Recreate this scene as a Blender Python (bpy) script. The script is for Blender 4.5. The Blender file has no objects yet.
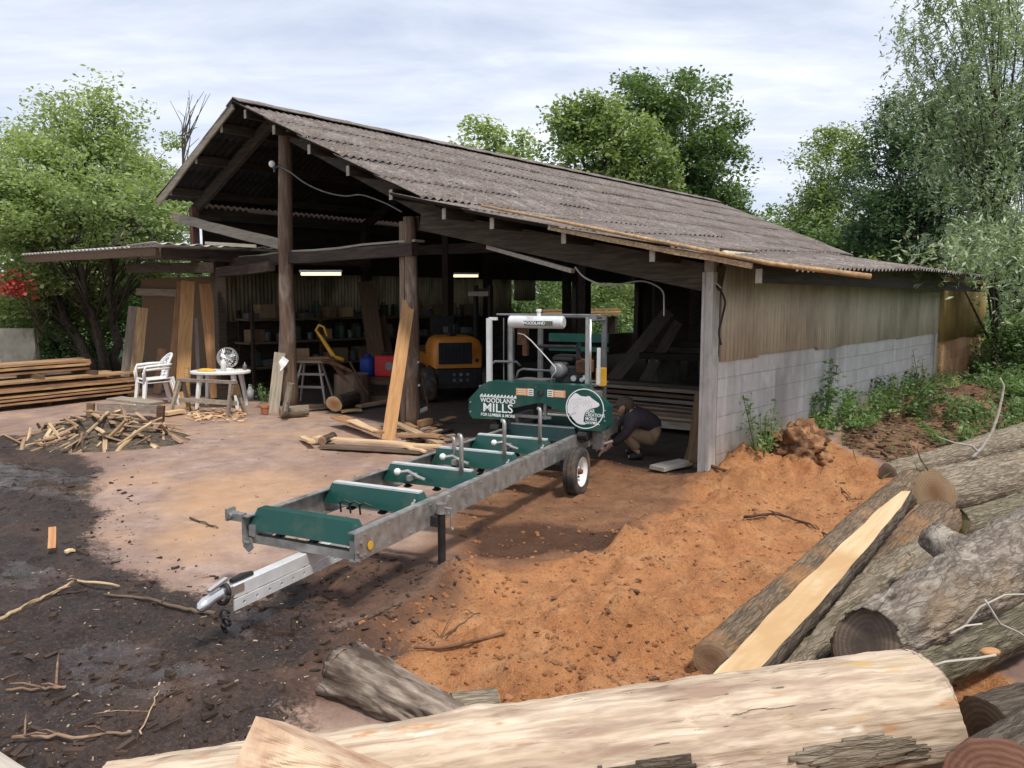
import bpy, math, random
import numpy as np
from mathutils import Vector as V, Matrix, noise as mn
R = math.radians
sin, cos, pi = math.sin, math.cos, math.pi
random.seed(7)
rng = np.random.default_rng(7)
SC = bpy.context.scene
COL = SC.collection
# ---------------------------------------------------------------- camera model
F = 769.0; PIT = R(6.2); CH = 1.8
CAM = V((0, 0, CH))
def ray(px, py):
    x = (px-512)/F; y = -(py-384)/F
    return V((x, cos(PIT)+y*sin(PIT), -sin(PIT)+y*cos(PIT)))
def P(px, py, z=0.0):
    d = ray(px, py); return CAM+d*((z-CH)/d.z)
def PY(px, py, Y):
    d = ray(px, py); return CAM+d*(Y/d.y)
# barn frame: x = depth (t), y = along the gable to the left (s)
BC = P(703, 475, 0); BA = R(48.8)
BM = Matrix.Translation(BC) @ Matrix.Rotation(BA, 4, 'Z')
def B(t, s, z=0.0): return BM @ V((t, s, z))
# ---------------------------------------------------------------- object helpers
def tag(o, label=None, cat=None, group=None, kind=None):
    if label: o['label'] = label
    if cat: o['category'] = cat
    if group: o['group'] = group
    if kind: o['kind'] = kind
    return o
def thing(name, label, cat, loc=(0, 0, 0), rz=0.0, group=None, kind=None):
    o = bpy.data.objects.new(name, None); COL.objects.link(o)
    o.location = loc; o.rotation_euler = (0, 0, rz); o.empty_display_size = .2
    return tag(o, label, cat, group, kind)
def dup(o, parent=None):
    c = o.copy(); COL.objects.link(c); c.parent = parent
    for ch in list(o.children): dup(ch, c)
    return c
def frame(x, up=V((0, 0, 1))):
    x = V(x).normalized(); up = V(up)
    if abs(x.dot(up.normalized())) > .98: up = V((0, 1, 0)) if abs(x.y) < .9 else V((1, 0, 0))
    y = up.cross(x).normalized(); z = x.cross(y)
    return x, y, z
def mat4(x, y, z, o):
    m = Matrix.Identity(4)
    for i in range(3): m[i][0] = x[i]; m[i][1] = y[i]; m[i][2] = z[i]; m[i][3] = o[i]
    return m
class MB:
    def __init__(s): s.v = []; s.f = []; s.mi = []
    def add(s, vs, fs, mi=0):
        n = len(s.v); s.v.extend([tuple(q) for q in vs]); s.f.extend([tuple(i+n for i in f) for f in fs]); s.mi.extend([mi]*len(fs)); return s
    def box(s, c, size, rot=None, mi=0, bev=0.0):
        c = V(c); hx, hy, hz = size[0]/2, size[1]/2, size[2]/2
        r = rot if rot else Matrix.Identity(3)
        if bev <= 0:
            vs = [c+r@V((x*hx, y*hy, z*hz)) for x in (-1, 1) for y in (-1, 1) for z in (-1, 1)]
            return s.add(vs, [(0, 1, 3, 2), (4, 6, 7, 5), (0, 4, 5, 1), (2, 3, 7, 6), (0, 2, 6, 4), (1, 5, 7, 3)], mi)
        b = bev; vs = []
        def q(x, y, z): vs.append(c+r@V((x, y, z)))
        for z in (-1, 1):
            for (x, y) in ((-1, -1), (1, -1), (1, 1), (-1, 1)):
                q(x*(hx-b), y*(hy-b), z*hz)
        rings = []
        for z in (-1, 1):
            i0 = len(vs)
            for (x, y, a) in ((-1, -1, 0), (-1, -1, 1), (1, -1, 1), (1, -1, 0), (1, 1, 0), (1, 1, 1), (-1, 1, 1), (-1, 1, 0)):
                q(x*(hx-(b if a else 0)), y*(hy-(0 if a else b)), z*(hz-b))
            rings.append(i0)
        a, t = rings
        fs = [(3, 2, 1, 0), (4, 5, 6, 7)]
        for k in range(8): fs.append((a+k, a+(k+1) % 8, t+(k+1) % 8, t+k))
        for k in range(4):
            fs.append((k, (k+1) % 4, a+(2*k+2) % 8, a+2*k+1)); fs.append((k, a+2*k+1, a+2*k))
            fs.append((4+(k+1) % 4, 4+k, t+2*k+1, t+(2*k+2) % 8)); fs.append((4+k, t+2*k, t+2*k+1))
        return s.add(vs, fs, mi)
    def beam(s, p0, p1, w, h, up=V((0, 0, 1)), mi=0, n=1, jit=0.0):
        p0 = V(p0); p1 = V(p1); x, y, z = frame(p1-p0, up); vs = []
        for i in range(n+1):
            c = p0.lerp(p1, i/n)
            if jit and 0 < i < n: c = c+y*random.uniform(-jit, jit)+z*random.uniform(-jit, jit)
            for a, b in ((-1, -1), (1, -1), (1, 1), (-1, 1)): vs.append(c+y*(a*w/2)+z*(b*h/2))
        fs = [(3, 2, 1, 0), tuple(4*n+k for k in range(4))]
        for i in range(n):
            for k in range(4):
                fs.append((4*i+k, 4*i+(k+1) % 4, 4*i+4+(k+1) % 4, 4*i+4+k))
        return s.add(vs, fs, mi)
    def tube(s, pts, r, n=8, mi=0, cap=True, jit=0.0):
        pts = [V(p) for p in pts]; m = len(pts)
        rs = list(r) if hasattr(r, '__len__') else [r]*m
        vs = []; fs = []; prev = None
        for i, p in enumerate(pts):
            d = (pts[min(i+1, m-1)]-pts[max(i-1, 0)])
            if d.length < 1e-9: d = V((0, 0, 1))
            d.normalize()
            if prev is None: x, y, z = frame(d)
            else:
                y = (prev-d*prev.dot(d))
                if y.length < 1e-6: x, y, z = frame(d)
                else: y.normalize(); z = d.cross(y)
            prev = y
            for k in range(n):
                a = 2*pi*k/n; rr = rs[i]*(1+(random.uniform(-jit, jit) if jit else 0))
                vs.append(p+y*(cos(a)*rr)+z*(sin(a)*rr))
        for i in range(m-1):
            for k in range(n):
                fs.append((i*n+k, i*n+(k+1) % n, (i+1)*n+(k+1) % n, (i+1)*n+k))
        if cap: fs.append(tuple(range(n-1, -1, -1))); fs.append(tuple((m-1)*n+k for k in range(n)))
        return s.add(vs, fs, mi)
    def cyl(s, p0, p1, r, n=16, mi=0): return s.tube([p0, p1], r, n, mi)
    def prism(s, poly, o, ax, ay, az, d, mi=0):
        o = V(o); ax = V(ax); ay = V(ay); az = V(az); n = len(poly)
        vs = [o+ax*p[0]+ay*p[1] for p in poly]+[o+ax*p[0]+ay*p[1]+az*d for p in poly]
        fs = [tuple(range(n-1, -1, -1)), tuple(range(n, 2*n))]+[(i, (i+1) % n, n+(i+1) % n, n+i) for i in range(n)]
        return s.add(vs, fs, mi)
    def lathe(s, prof, o, axis=V((0, 0, 1)), n=24, mi=0, caps=True):
        o = V(o); x, y, z = frame(axis); m = len(prof); vs = []; fs = []
        for (r, h) in prof:
            for k in range(n):
                a = 2*pi*k/n; vs.append(o+x*h+y*(r*cos(a))+z*(r*sin(a)))
        for i in range(m-1):
            for k in range(n): fs.append((i*n+k, i*n+(k+1) % n, (i+1)*n+(k+1) % n, (i+1)*n+k))
        if caps and prof[0][0] > 1e-5: fs.append(tuple(range(n-1, -1, -1)))
        if caps and prof[-1][0] > 1e-5: fs.append(tuple((m-1)*n+k for k in range(n)))
        return s.add(vs, fs, mi)
    def ball(s, c, r, n=10, mi=0, sq=(1, 1, 1)):
        c = V(c); m = n//2+1; vs = []; fs = []
        for i in range(m+1):
            th = pi*i/m
            for k in range(n):
                a = 2*pi*k/n
                vs.append(c+V((r*sq[0]*sin(th)*cos(a), r*sq[1]*sin(th)*sin(a), r*sq[2]*cos(th))))
        for i in range(m):
            for k in range(n): fs.append((i*n+k, (i+1)*n+k, (i+1)*n+(k+1) % n, i*n+(k+1) % n))
        return s.add(vs, fs, mi)
    def mesh(s, name, off=V((0, 0, 0)), smooth=False, mats=()):
        me = bpy.data.meshes.new(name)
        me.from_pydata([(a-off[0], b-off[1], c-off[2]) for a, b, c in s.v], [], s.f)
        for m in mats: me.materials.append(m)
        if len(mats) > 1: me.polygons.foreach_set('material_index', s.mi)
        if smooth: me.polygons.foreach_set('use_smooth', [True]*len(s.f))
        me.update(); return me
    def build(s, name, mat, parent=None, smooth=False, loc=None):
        """child: vertices are in the parent's frame; top level: world, origin moved to the base"""
        mats = mat if isinstance(mat, (list, tuple)) else [mat]
        off = V((0, 0, 0))
        if parent is None:
            if loc is None:
                a = np.array(s.v); loc = ((a[:, 0].min()+a[:, 0].max())/2, (a[:, 1].min()+a[:, 1].max())/2, a[:, 2].min())
            off = V(loc)
        me = s.mesh(name, off, smooth, mats)
        o = bpy.data.objects.new(name, me); COL.objects.link(o)
        if parent is None: o.location = off
        else: o.parent = parent
        return o
def autosmooth(o, ang=35):
    me = o.data
    me.polygons.foreach_set('use_smooth', [True]*len(me.polygons))
    try: me.set_sharp_from_angle(angle=R(ang))
    except Exception: pass
    return o
def text(name, body, size, mat, parent, m, ext=.0006, align='CENTER', sx=1.0, bold=0.0):
    cu = bpy.data.curves.new(name, 'FONT'); cu.body = body; cu.size = size; cu.extrude = ext
    cu.align_x = align; cu.align_y = 'CENTER'; cu.offset = bold; cu.resolution_u = 3
    t = bpy.data.objects.new(name, cu); COL.objects.link(t)
    dg = bpy.context.evaluated_depsgraph_get()
    me = bpy.data.meshes.new_from_object(t.evaluated_get(dg)); bpy.data.objects.remove(t)
    me.materials.clear(); me.materials.append(mat)
    me.transform(m @ Matrix.Diagonal((sx, 1, 1, 1)))
    o = bpy.data.objects.new(name, me); COL.objects.link(o); o.parent = parent
    return o
# ---------------------------------------------------------------- numpy noise
def _h(ix, iy, sd):
    n = (ix.astype(np.int64)*374761393+iy.astype(np.int64)*668265263+sd*974634777) & 0xffffffff
    n = ((n ^ (n >> 13))*1274126177) & 0xffffffff
    n = n ^ (n >> 16)
    return (n & 0xffff)/65535.0
def vnoise(x, y, sd=0):
    ix = np.floor(x); iy = np.floor(y); fx = x-ix; fy = y-iy
    fx = fx*fx*(3-2*fx); fy = fy*fy*(3-2*fy)
    a = _h(ix, iy, sd); b = _h(ix+1, iy, sd); c = _h(ix, iy+1, sd); d = _h(ix+1, iy+1, sd)
    return (a*(1-fx)+b*fx)*(1-fy)+(c*(1-fx)+d*fx)*fy
def fbm(x, y, sc, oc=4, sd=0, gain=.5):
    x = np.asarray(x, float); y = np.asarray(y, float)
    t = 0; a = 1.0; tot = 0
    for o in range(oc):
        t = t+a*vnoise(x*sc+o*17.3, y*sc-o*9.1, sd+o); tot += a; a *= gain; sc *= 2.03
    return t/tot
def sdf_poly(X, Y, poly):
    """signed distance, negative inside"""
    d = np.full(X.shape, 1e9); ins = np.zeros(X.shape, bool); n = len(poly)
    for i in range(n):
        ax, ay = poly[i]; bx, by = poly[(i+1) % n]
        ex, ey = bx-ax, by-ay; wx, wy = X-ax, Y-ay
        t = np.clip((wx*ex+wy*ey)/(ex*ex+ey*ey+1e-12), 0, 1)
        d = np.minimum(d, (wx-ex*t)**2+(wy-ey*t)**2)
        c = ((ay > Y) != (by > Y)) & (X < (bx-ax)*(Y-ay)/((by-ay) if abs(by-ay) > 1e-12 else 1e-12)+ax)
        ins ^= c
    return np.where(ins, -1, 1)*np.sqrt(d)
def sstep(a, b, x):
    t = np.clip((x-a)/(b-a), 0, 1); return t*t*(3-2*t)
SKYC = 7.8; SUNE = 2.5; EXPO = .58
# ---------------------------------------------------------------- materials
def newmat(name):
    m = bpy.data.materials.new(name); m.use_nodes = True
    nt = m.node_tree; b = nt.nodes['Principled BSDF']
    return m, nt, b
def nd(nt, typ, **kw):
    n = nt.nodes.new(typ)
    for k, v in kw.items():
        if k in n.inputs: 
            if hasattr(v, 'is_output'): nt.links.new(v, n.inputs[k])
            else: n.inputs[k].default_value = v
        else: setattr(n, k, v)
    return n
def lk(nt, a, b): nt.links.new(a, b)
def c4(c): return (c[0], c[1], c[2], 1)
def ramp(nt, fac, stops):
    r = nt.nodes.new('ShaderNodeValToRGB'); e = r.color_ramp.elements
    while len(e) < len(stops): e.new(.5)
    for i, (p, c) in enumerate(stops):
        e[i].position = p; e[i].color = c4(c) if hasattr(c, '__len__') else (c, c, c, 1)
    lk(nt, fac, r.inputs[0]); return r.outputs[0]
def mix(nt, f, a, b, mode='MIX'):
    n = nt.nodes.new('ShaderNodeMix'); n.data_type = 'RGBA'; n.blend_type = mode
    for i, v in ((0, f), (6, a), (7, b)):
        if hasattr(v, 'is_output'): lk(nt, v, n.inputs[i])
        else: n.inputs[i].default_value = (c4(v) if hasattr(v, '__len__') else v)
    return n.outputs[2]
def mth(nt, op, a, b=0.0, clamp=False):
    n = nt.nodes.new('ShaderNodeMath'); n.operation = op; n.use_clamp = clamp
    for i, v in ((0, a), (1, b)):
        if hasattr(v, 'is_output'): lk(nt, v, n.inputs[i])
        else: n.inputs[i].default_value = v
    return n.outputs[0]
def coords(nt, stretch=(1, 1, 1), rnd=True, kind='Object'):
    tc = nt.nodes.new('ShaderNodeTexCoord')
    mp = nt.nodes.new('ShaderNodeMapping'); mp.inputs['Scale'].default_value = stretch
    lk(nt, tc.outputs[kind], mp.inputs['Vector'])
    out = mp.outputs[0]
    if rnd:
        oi = nt.nodes.new('ShaderNodeObjectInfo')
        m = mth(nt, 'MULTIPLY', oi.outputs['Random'], 57.0)
        va = nt.nodes.new('ShaderNodeVectorMath'); va.operation = 'ADD'
        lk(nt, out, va.inputs[0]); lk(nt, m, va.inputs[1]); out = va.outputs[0]
    return out
def noi(nt, vec, scale, detail=6, rough=.6, dist=0.0):
    n = nt.nodes.new('ShaderNodeTexNoise')
    n.inputs['Scale'].default_value = scale; n.inputs['Detail'].default_value = detail
    n.inputs['Roughness'].default_value = rough; n.inputs['Distortion'].default_value = dist
    lk(nt, vec, n.inputs['Vector']); return n.outputs['Fac']
def bump(nt, b, h, strength=.4, dist=.01):
    n = nt.nodes.new('ShaderNodeBump'); n.inputs['Strength'].default_value = strength; n.inputs['Distance'].default_value = dist
    lk(nt, h, n.inputs['Height']); lk(nt, n.outputs[0], b.inputs['Normal']); return n
def mk(name, cols, scale=5, stretch=(1, 1, 1), detail=6, rough=.8, metal=0.0, bmp=.3, bd=.01, over=(), vary=.2, spec=.3, dist=0.0, rr=0.0, hue=0.0):
    m, nt, b = newmat(name)
    vec = coords(nt, stretch)
    f = noi(nt, vec, scale, detail, .6, dist)
    col = ramp(nt, f, cols)
    for (c, sc, lo, hi, st) in over:
        v2 = coords(nt, st)
        f2 = noi(nt, v2, sc, 5, .6)
        col = mix(nt, ramp(nt, f2, [(lo, 0.0), (hi, 1.0)]), col, c)
    if vary:
        oi = nt.nodes.new('ShaderNodeObjectInfo')
        hs = nt.nodes.new('ShaderNodeHueSaturation')
        lk(nt, mth(nt, 'MULTIPLY_ADD', oi.outputs['Random'], 2*vary), hs.inputs['Value'])
        hs.inputs['Value'].links[0].from_node.inputs[2].default_value = 1-vary
        if hue:
            h2 = mth(nt, 'MULTIPLY_ADD', oi.outputs['Random'], hue); h2.node.inputs[2].default_value = .5-hue/2
            lk(nt, h2, hs.inputs['Hue'])
        lk(nt, col, hs.inputs['Color']); col = hs.outputs[0]
    lk(nt, col, b.inputs['Base Color'])
    if rr: lk(nt, ramp(nt, f, [(.3, max(0, rough-rr)), (.7, min(1, rough+rr))]), b.inputs['Roughness'])
    else: b.inputs['Roughness'].default_value = rough
    b.inputs['Metallic'].default_value = metal; b.inputs['Specular IOR Level'].default_value = spec
    if bmp: bump(nt, b, f, bmp, bd)
    return m
WX = (1.2, 14, 14)   # grain along x
WZ = (14, 14, 1.2)
M = {}
def wood(key, a, b, c, st=WX, rough=.75, vary=.22, over=(), bmp=.35, sc=2.2, hue=.03):
    M[key] = mk(key, [(.25, a), (.5, b), (.72, c)], sc, st, 7, rough, 0, bmp, .008, over, vary, .25, .6, hue=hue)
wood('fresh_board', (.22, .11, .05), (.36, .205, .10), (.47, .30, .155), over=[((.20, .12, .07), 2, .58, .75, (1, 3, 3))])
wood('stack_board', (.20, .105, .055), (.37, .22, .115), (.52, .34, .185), over=[((.16, .12, .09), 1.5, .5, .68, (1, 3, 3))])
wood('orange_board', (.30, .135, .06), (.42, .215, .10), (.50, .285, .145), vary=.1)
wood('slab_wood', (.50, .33, .18), (.62, .44, .26), (.68, .52, .34), vary=.05, over=[((.50, .31, .16), 1.1, .52, .66, (1, 1.5, 1.5))])
wood('grey_board', (.15, .125, .10), (.27, .225, .18), (.37, .32, .26), vary=.25)
wood('pale_grey_board', (.28, .25, .21), (.40, .36, .31), (.50, .46, .40), vary=.2)
wood('brown_board', (.075, .045, .028), (.13, .08, .05), (.19, .12, .075), vary=.3)
wood('dark_beam', (.025, .018, .014), (.05, .036, .028), (.09, .068, .052), vary=.25)
wood('dark_beam_y', (.025, .018, .014), (.05, .036, .028), (.09, .068, .052), st=(14, 1.2, 14), vary=.25)
wood('pole_wood', (.085, .055, .04), (.16, .105, .075), (.26, .18, .13), st=WZ, over=[((.33, .27, .22), 1.3, .55, .7, (3, 3, 1))])
wood('red_pole', (.13, .06, .04), (.20, .10, .07), (.28, .16, .11), st=WZ)
wood('grey_brace', (.16, .13, .10), (.28, .24, .19), (.38, .33, .27), st=(14, 1.2, 14))
wood('purlin_end', (.20, .17, .14), (.36, .31, .26), (.48, .43, .37), st=(5, 5, 5), vary=.1)
wood('stick_wood', (.16, .10, .06), (.32, .215, .135), (.52, .38, .25), vary=.45)
wood('stick_bark', (.05, .034, .025), (.10, .07, .05), (.17, .12, .09), vary=.35)
wood('stump_wood', (.10, .065, .045), (.18, .125, .085), (.27, .20, .14), st=WZ)
M['peeled'] = mk('peeled_log', [(.28, (.26, .185, .13)), (.42, (.44, .34, .245)), (.55, (.55, .445, .335)), (.75, (.64, .54, .425))], 2.6, (.9, 11, 11), 10, .7, 0, .55, .012,
    [((.30, .205, .15), 1.5, .50, .64, (.8, 5, 5)), ((.34, .255, .18), 3.2, .52, .80, (.35, 24, 24)), ((.47, .36, .25), 1.1, .50, .66, (.7, 2, 2)), ((.19, .125, .095), 1.6, .58, .66, (.8, 4.5, 4.5)), ((.50, .33, .13), 2.2, .62, .70, (1, 2, 2)), ((.44, .24, .12), 4.0, .64, .72, (1, 4, 4)), ((.10, .075, .06), 2.0, .655, .675, (.5, 26, 26)), ((.30, .235, .18), 4, .56, .74, (.6, 8, 8)), ((.14, .10, .08), 14, .70, .74, (1, 3, 3)), ((.72, .66, .56), 3.5, .64, .74, (1, 4, 4))], 0, .25, .9)
def bark(key, a, b, c, over=(), st=(1.3, 11, 11), sc=2.4, bmp=.9, vary=.12, cel=.3):
    m, nt, bs = newmat(key)
    vec = coords(nt, st)
    n1 = noi(nt, vec, sc, 8, .65, .8)
    vo = nt.nodes.new('ShaderNodeTexVoronoi'); vo.feature = 'DISTANCE_TO_EDGE'; vo.inputs['Scale'].default_value = sc*1.3
    wv = nt.nodes.new('ShaderNodeVectorMath'); wv.operation = 'ADD'
    nn = nt.nodes.new('ShaderNodeTexNoise'); nn.inputs['Scale'].default_value = 2.2; nn.inputs['Detail'].default_value = 4
    lk(nt, vec, nn.inputs['Vector']); lk(nt, vec, wv.inputs[0]); lk(nt, nn.outputs['Color'], wv.inputs[1]); lk(nt, wv.outputs[0], vo.inputs['Vector'])
    ed = ramp(nt, vo.outputs['Distance'], [(.0, 0.0), (.16, 1.0)])
    fine = noi(nt, coords(nt, (st[0]*3, st[1]*2.5, st[2]*2.5)), sc, 6, .7)
    hh = mth(nt, 'MULTIPLY', mth(nt, 'ADD', mth(nt, 'MULTIPLY', ed, cel), 1-cel), mth(nt, 'ADD', mth(nt, 'MULTIPLY', n1, .6), mth(nt, 'MULTIPLY', fine, .4)))
    col = ramp(nt, hh, [(.26, a), (.42, b), (.60, c)])
    for (cc, s2, lo, hi, st2) in over:
        col = mix(nt, ramp(nt, noi(nt, coords(nt, st2), s2, 6, .65), [(lo, 0.0), (hi, 1.0)]), col, cc)
    lk(nt, col, bs.inputs['Base Color']); bs.inputs['Roughness'].default_value = .85; bs.inputs['Specular IOR Level'].default_value = .2
    bump(nt, bs, hh, bmp, .03)
    M[key] = m
bark('grey_bark', (.07, .055, .04), (.20, .165, .12), (.36, .31, .24), [((.26, .225, .17), 2.5, .54, .7, (1, 1, 1)), ((.30, .18, .095), 1.6, .60, .74, (1, 1, 1)), ((.40, .36, .30), 4, .62, .72, (1, 3, 3))])
bark('olive_bark', (.055, .045, .032), (.16, .14, .098), (.28, .25, .185), [((.22, .205, .13), 2.0, .5, .66, (1, 1, 1)), ((.12, .10, .07), 4, .6, .7, (1, 1, 1))])
bark('plate_bark', (.05, .04, .032), (.15, .122, .098), (.32, .28, .235), [((.38, .335, .28), 3.2, .55, .66, (1.6, 2.5, 2.5)), ((.33, .225, .13), 1.3, .52, .74, (1, 1, 1)), ((.055, .042, .034), 4, .60, .70, (1.2, 3, 3))], st=(2.6, 8, 8), cel=.22)
bark('dark_bark', (.035, .026, .02), (.085, .066, .05), (.17, .14, .11), [((.20, .15, .10), 2, .58, .7, (1, 1, 1))])
bark('dusty_bark', (.055, .04, .03), (.15, .11, .075), (.28, .205, .14), [((.36, .19, .085), 1.8, .50, .66, (1, 1, 1))])
bark('tree_bark', (.03, .025, .02), (.07, .058, .045), (.13, .11, .09), st=(8, 8, 2), sc=1.5)
def ring_mat(key, a, b, core, crack=(.05, .03, .02)):
    m, nt, bs = newmat(key)
    vec = coords(nt, (1, 1, 1))
    vec0 = coords(nt, (1, 1, 1), False)
    sp = nt.nodes.new('ShaderNodeSeparateXYZ'); lk(nt, vec0, sp.inputs[0])
    cb = nt.nodes.new('ShaderNodeCombineXYZ'); lk(nt, sp.outputs[1], cb.inputs[1]); lk(nt, sp.outputs[2], cb.inputs[2])
    ln = nt.nodes.new('ShaderNodeVectorMath'); ln.operation = 'LENGTH'; lk(nt, cb.outputs[0], ln.inputs[0])
    r = mth(nt, 'ADD', ln.outputs['Value'], mth(nt, 'MULTIPLY', noi(nt, vec, 9, 3), .035))
    rings = mth(nt, 'SINE', mth(nt, 'MULTIPLY', r, 300.0))
    col = mix(nt, mth(nt, 'MULTIPLY_ADD', rings, .5), a, b); col.node.inputs[0].links[0].from_node.inputs[2].default_value = .5
    col = mix(nt, ramp(nt, r, [(.05, 1.0), (.13, 0.0)]), col, core)
    col = mix(nt, ramp(nt, noi(nt, vec, 7, 7), [(.5, 0.0), (.75, .75)]), col, tuple(x*.55 for x in a))
    col = mix(nt, ramp(nt, noi(nt, coords(nt, (1, 3, 40)), 2.5, 3), [(.68, 0.0), (.72, .8)]), col, crack)
    lk(nt, col, bs.inputs['Base Color']); bs.inputs['Roughness'].default_value = .8
    bump(nt, bs, noi(nt, coords(nt, (1, 4, 40)), 6, 6), .4, .006)
    M[key] = m
ring_mat('cut_pale', (.56, .37, .20), (.66, .47, .27), (.44, .24, .11))
ring_mat('cut_tan', (.34, .23, .13), (.45, .32, .19), (.24, .14, .08))
ring_mat('cut_red', (.22, .105, .065), (.33, .175, .11), (.16, .075, .05))
ring_mat('cut_dark', (.10, .068, .046), (.16, .115, .08), (.06, .042, .03))
ring_mat('cut_moss', (.16, .135, .07), (.23, .20, .11), (.10, .085, .045))
ring_mat('cut_grey', (.22, .18, .14), (.30, .25, .20), (.16, .12, .09))
M['galv'] = mk('galvanised_steel', [(.3, (.27, .265, .255)), (.55, (.38, .375, .36)), (.75, (.48, .475, .46))], 14, (1, 1, 1), 6, .5, .75, .08, .002, [((.24, .19, .14), 3.5, .60, .80, (1, 1, 1)), ((.2, .17, .14), 7, .64, .78, (1, 1, 1))], 0, .4, rr=.12)
M['white_steel'] = mk('white_galvanised_steel', [(.3, (.58, .59, .60)), (.7, (.72, .73, .73))], 11, (1, 1, 1), 5, .45, .35, .06, .002, [((.40, .33, .27), 4, .6, .75, (1, 1, 1))], 0, .4)
M['chrome'] = mk('bright_steel', [(.3, (.62, .62, .62)), (.7, (.75, .75, .75))], 8, (1, 1, 1), 4, .28, .9, .03, .002, [((.3, .24, .2), 9, .64, .75, (1, 1, 1))], 0)
M['green'] = mk('green_paint', [(.3, (.004, .050, .040)), (.7, (.006, .066, .053))], 3, (1, 1, 1), 5, .38, 0, .03, .002, [((.06, .085, .06), 4, .54, .8, (1, 1, 1)), ((.16, .10, .06), 26, .66, .76, (1, 1, 1))], 0, .5, rr=.08)
M['black'] = mk('black_paint', [(.3, (.012, .012, .013)), (.7, (.03, .029, .028))], 8, (1, 1, 1), 5, .5, 0, .1, .003, [((.12, .085, .06), 6, .6, .8, (1, 1, 1))], 0)
M['rubber'] = mk('tyre_rubber', [(.3, (.028, .026, .025)), (.7, (.055, .05, .046))], 12, (1, 1, 1), 6, .85, 0, .2, .004, [((.20, .13, .085), 5, .48, .72, (1, 1, 1))], 0)
M['rust'] = mk('rusty_steel', [(.3, (.09, .045, .028)), (.7, (.22, .11, .06))], 15, (1, 1, 1), 7, .85, .2, .3, .004)
M['white_plastic'] = mk('white_plastic', [(.3, (.68, .68, .67)), (.7, (.80, .80, .79))], 4, (1, 1, 1), 4, .4, 0, 0, .01, [((.45, .38, .30), 5, .6, .85, (1, 1, 1))], 0, .45)
M['white_paint'] = mk('white_lettering', [(.3, (.74, .76, .74)), (.7, (.82, .83, .82))], 20, (1, 1, 1), 4, .5, 0, 0, .01, (), 0)
M['orange_paint'] = mk('orange_paint', [(.3, (.46, .165, .02)), (.7, (.58, .225, .032))], 4, (1, 1, 1), 5, .4, 0, .04, .003, [((.20, .11, .05), 5, .6, .8, (1, 1, 1))], 0, .5)
M['yellow_paint'] = mk('yellow_paint', [(.3, (.55, .30, .03)), (.7, (.68, .40, .05))], 6, (1, 1, 1), 5, .45, 0, .05, .003, (), 0)
M['red_paint'] = mk('red_paint', [(.3, (.40, .02, .018)), (.7, (.52, .035, .03))], 4, (1, 1, 1), 4, .45, 0, .05, .003, (), 0)
M['blue_plastic'] = mk('blue_plastic', [(.3, (.012, .035, .20)), (.7, (.02, .055, .30))], 4, (1, 1, 1), 4, .5, 0, .1, .01, (), .2)
M['terracotta'] = mk('terracotta', [(.3, (.36, .125, .065)), (.7, (.46, .18, .10))], 8, (1, 1, 1), 5, .85, 0, .1, .004, (), 0)
M['cardboard'] = mk('cardboard', [(.3, (.22, .15, .09)), (.7, (.32, .23, .14))], 5, (1, 1, 1), 5, .9, 0, .05, .004, (), .35)
M['grey_metal'] = mk('grey_metal', [(.3, (.10, .105, .11)), (.7, (.20, .205, .21))], 6, (1, 1, 1), 5, .5, .5, .05, .003, (), .3)
M['dull_green'] = mk('dull_green_can', [(.3, (.04, .07, .05)), (.7, (.08, .12, .085))], 5, (1, 1, 1), 5, .6, 0, .05, .003, (), .3)
M['concrete'] = mk('concrete_post', [(.25, (.36, .34, .31)), (.5, (.50, .475, .44)), (.75, (.60, .575, .535))], 6, (2, 2, .7), 8, .9, 0, .3, .006, [((.22, .20, .17), 3, .6, .78, (3, 3, .6))], 0)
M['old_concrete'] = mk('old_concrete', [(.3, (.24, .24, .19)), (.7, (.40, .385, .32))], 4, (1, 1, 1), 8, .9, 0, .3, .008, [((.12, .13, .08), 2, .52, .7, (1, 1, .5))], 0)
M['skin'] = mk('skin', [(.3, (.42, .24, .17)), (.7, (.52, .31, .22))], 6, (1, 1, 1), 4, .5, 0, .05, .002, (), 0)
M['hair'] = mk('hair', [(.3, (.05, .035, .025)), (.7, (.14, .10, .07))], 20, (1, 1, 6), 5, .7, 0, .3, .004, (), 0)
M['jacket'] = mk('jacket_cloth', [(.3, (.035, .03, .038)), (.7, (.07, .06, .07))], 6, (1, 1, 1), 6, .9, 0, .3, .01, (), 0)
M['trousers'] = mk('trouser_cloth', [(.3, (.22, .15, .09)), (.7, (.31, .22, .14))], 6, (1, 1, 1), 6, .9, 0, .3, .01, (), 0)
M['dark_glass'] = mk('dark_grille', [(.3, (.008, .009, .012)), (.7, (.018, .02, .025))], 6, (1, 1, 1), 4, .4, 0, 0, .01, (), 0)
M['cable'] = mk('pale_cable', [(.3, (.45, .46, .46)), (.7, (.6, .6, .6))], 6, (1, 1, 1), 3, .5, 0, 0, .01, (), 0)
def simple(key, col, rough=.6, em=None):
    m, nt, b = newmat(key); b.inputs['Roughness'].default_value = rough
    lk(nt, mix(nt, noi(nt, coords(nt), 8, 4), tuple(x*.85 for x in col), tuple(min(1, x*1.12) for x in col)), b.inputs['Base Color'])
    if em: b.inputs['Emission Color'].default_value = c4(em[0]); b.inputs['Emission Strength'].default_value = em[1]
    M[key] = m
simple('lamp_glow', (.9, .9, .8), .4, ((1, .80, .45), 1.15))
simple('lamp_white', (.9, .9, .9), .4)
simple('sticker_orange', (.62, .27, .12)); simple('sticker_white', (.72, .70, .62)); simple('label_dark', (.05, .06, .045))
simple('label_green', (.22, .26, .12)); simple('emblem_white', (.72, .70, .71)); simple('emblem_grey', (.38, .39, .40)); simple('flower_red', (.45, .06, .05), .6)
simple('yellow_cloth', (.68, .40, .04), .9)
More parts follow.
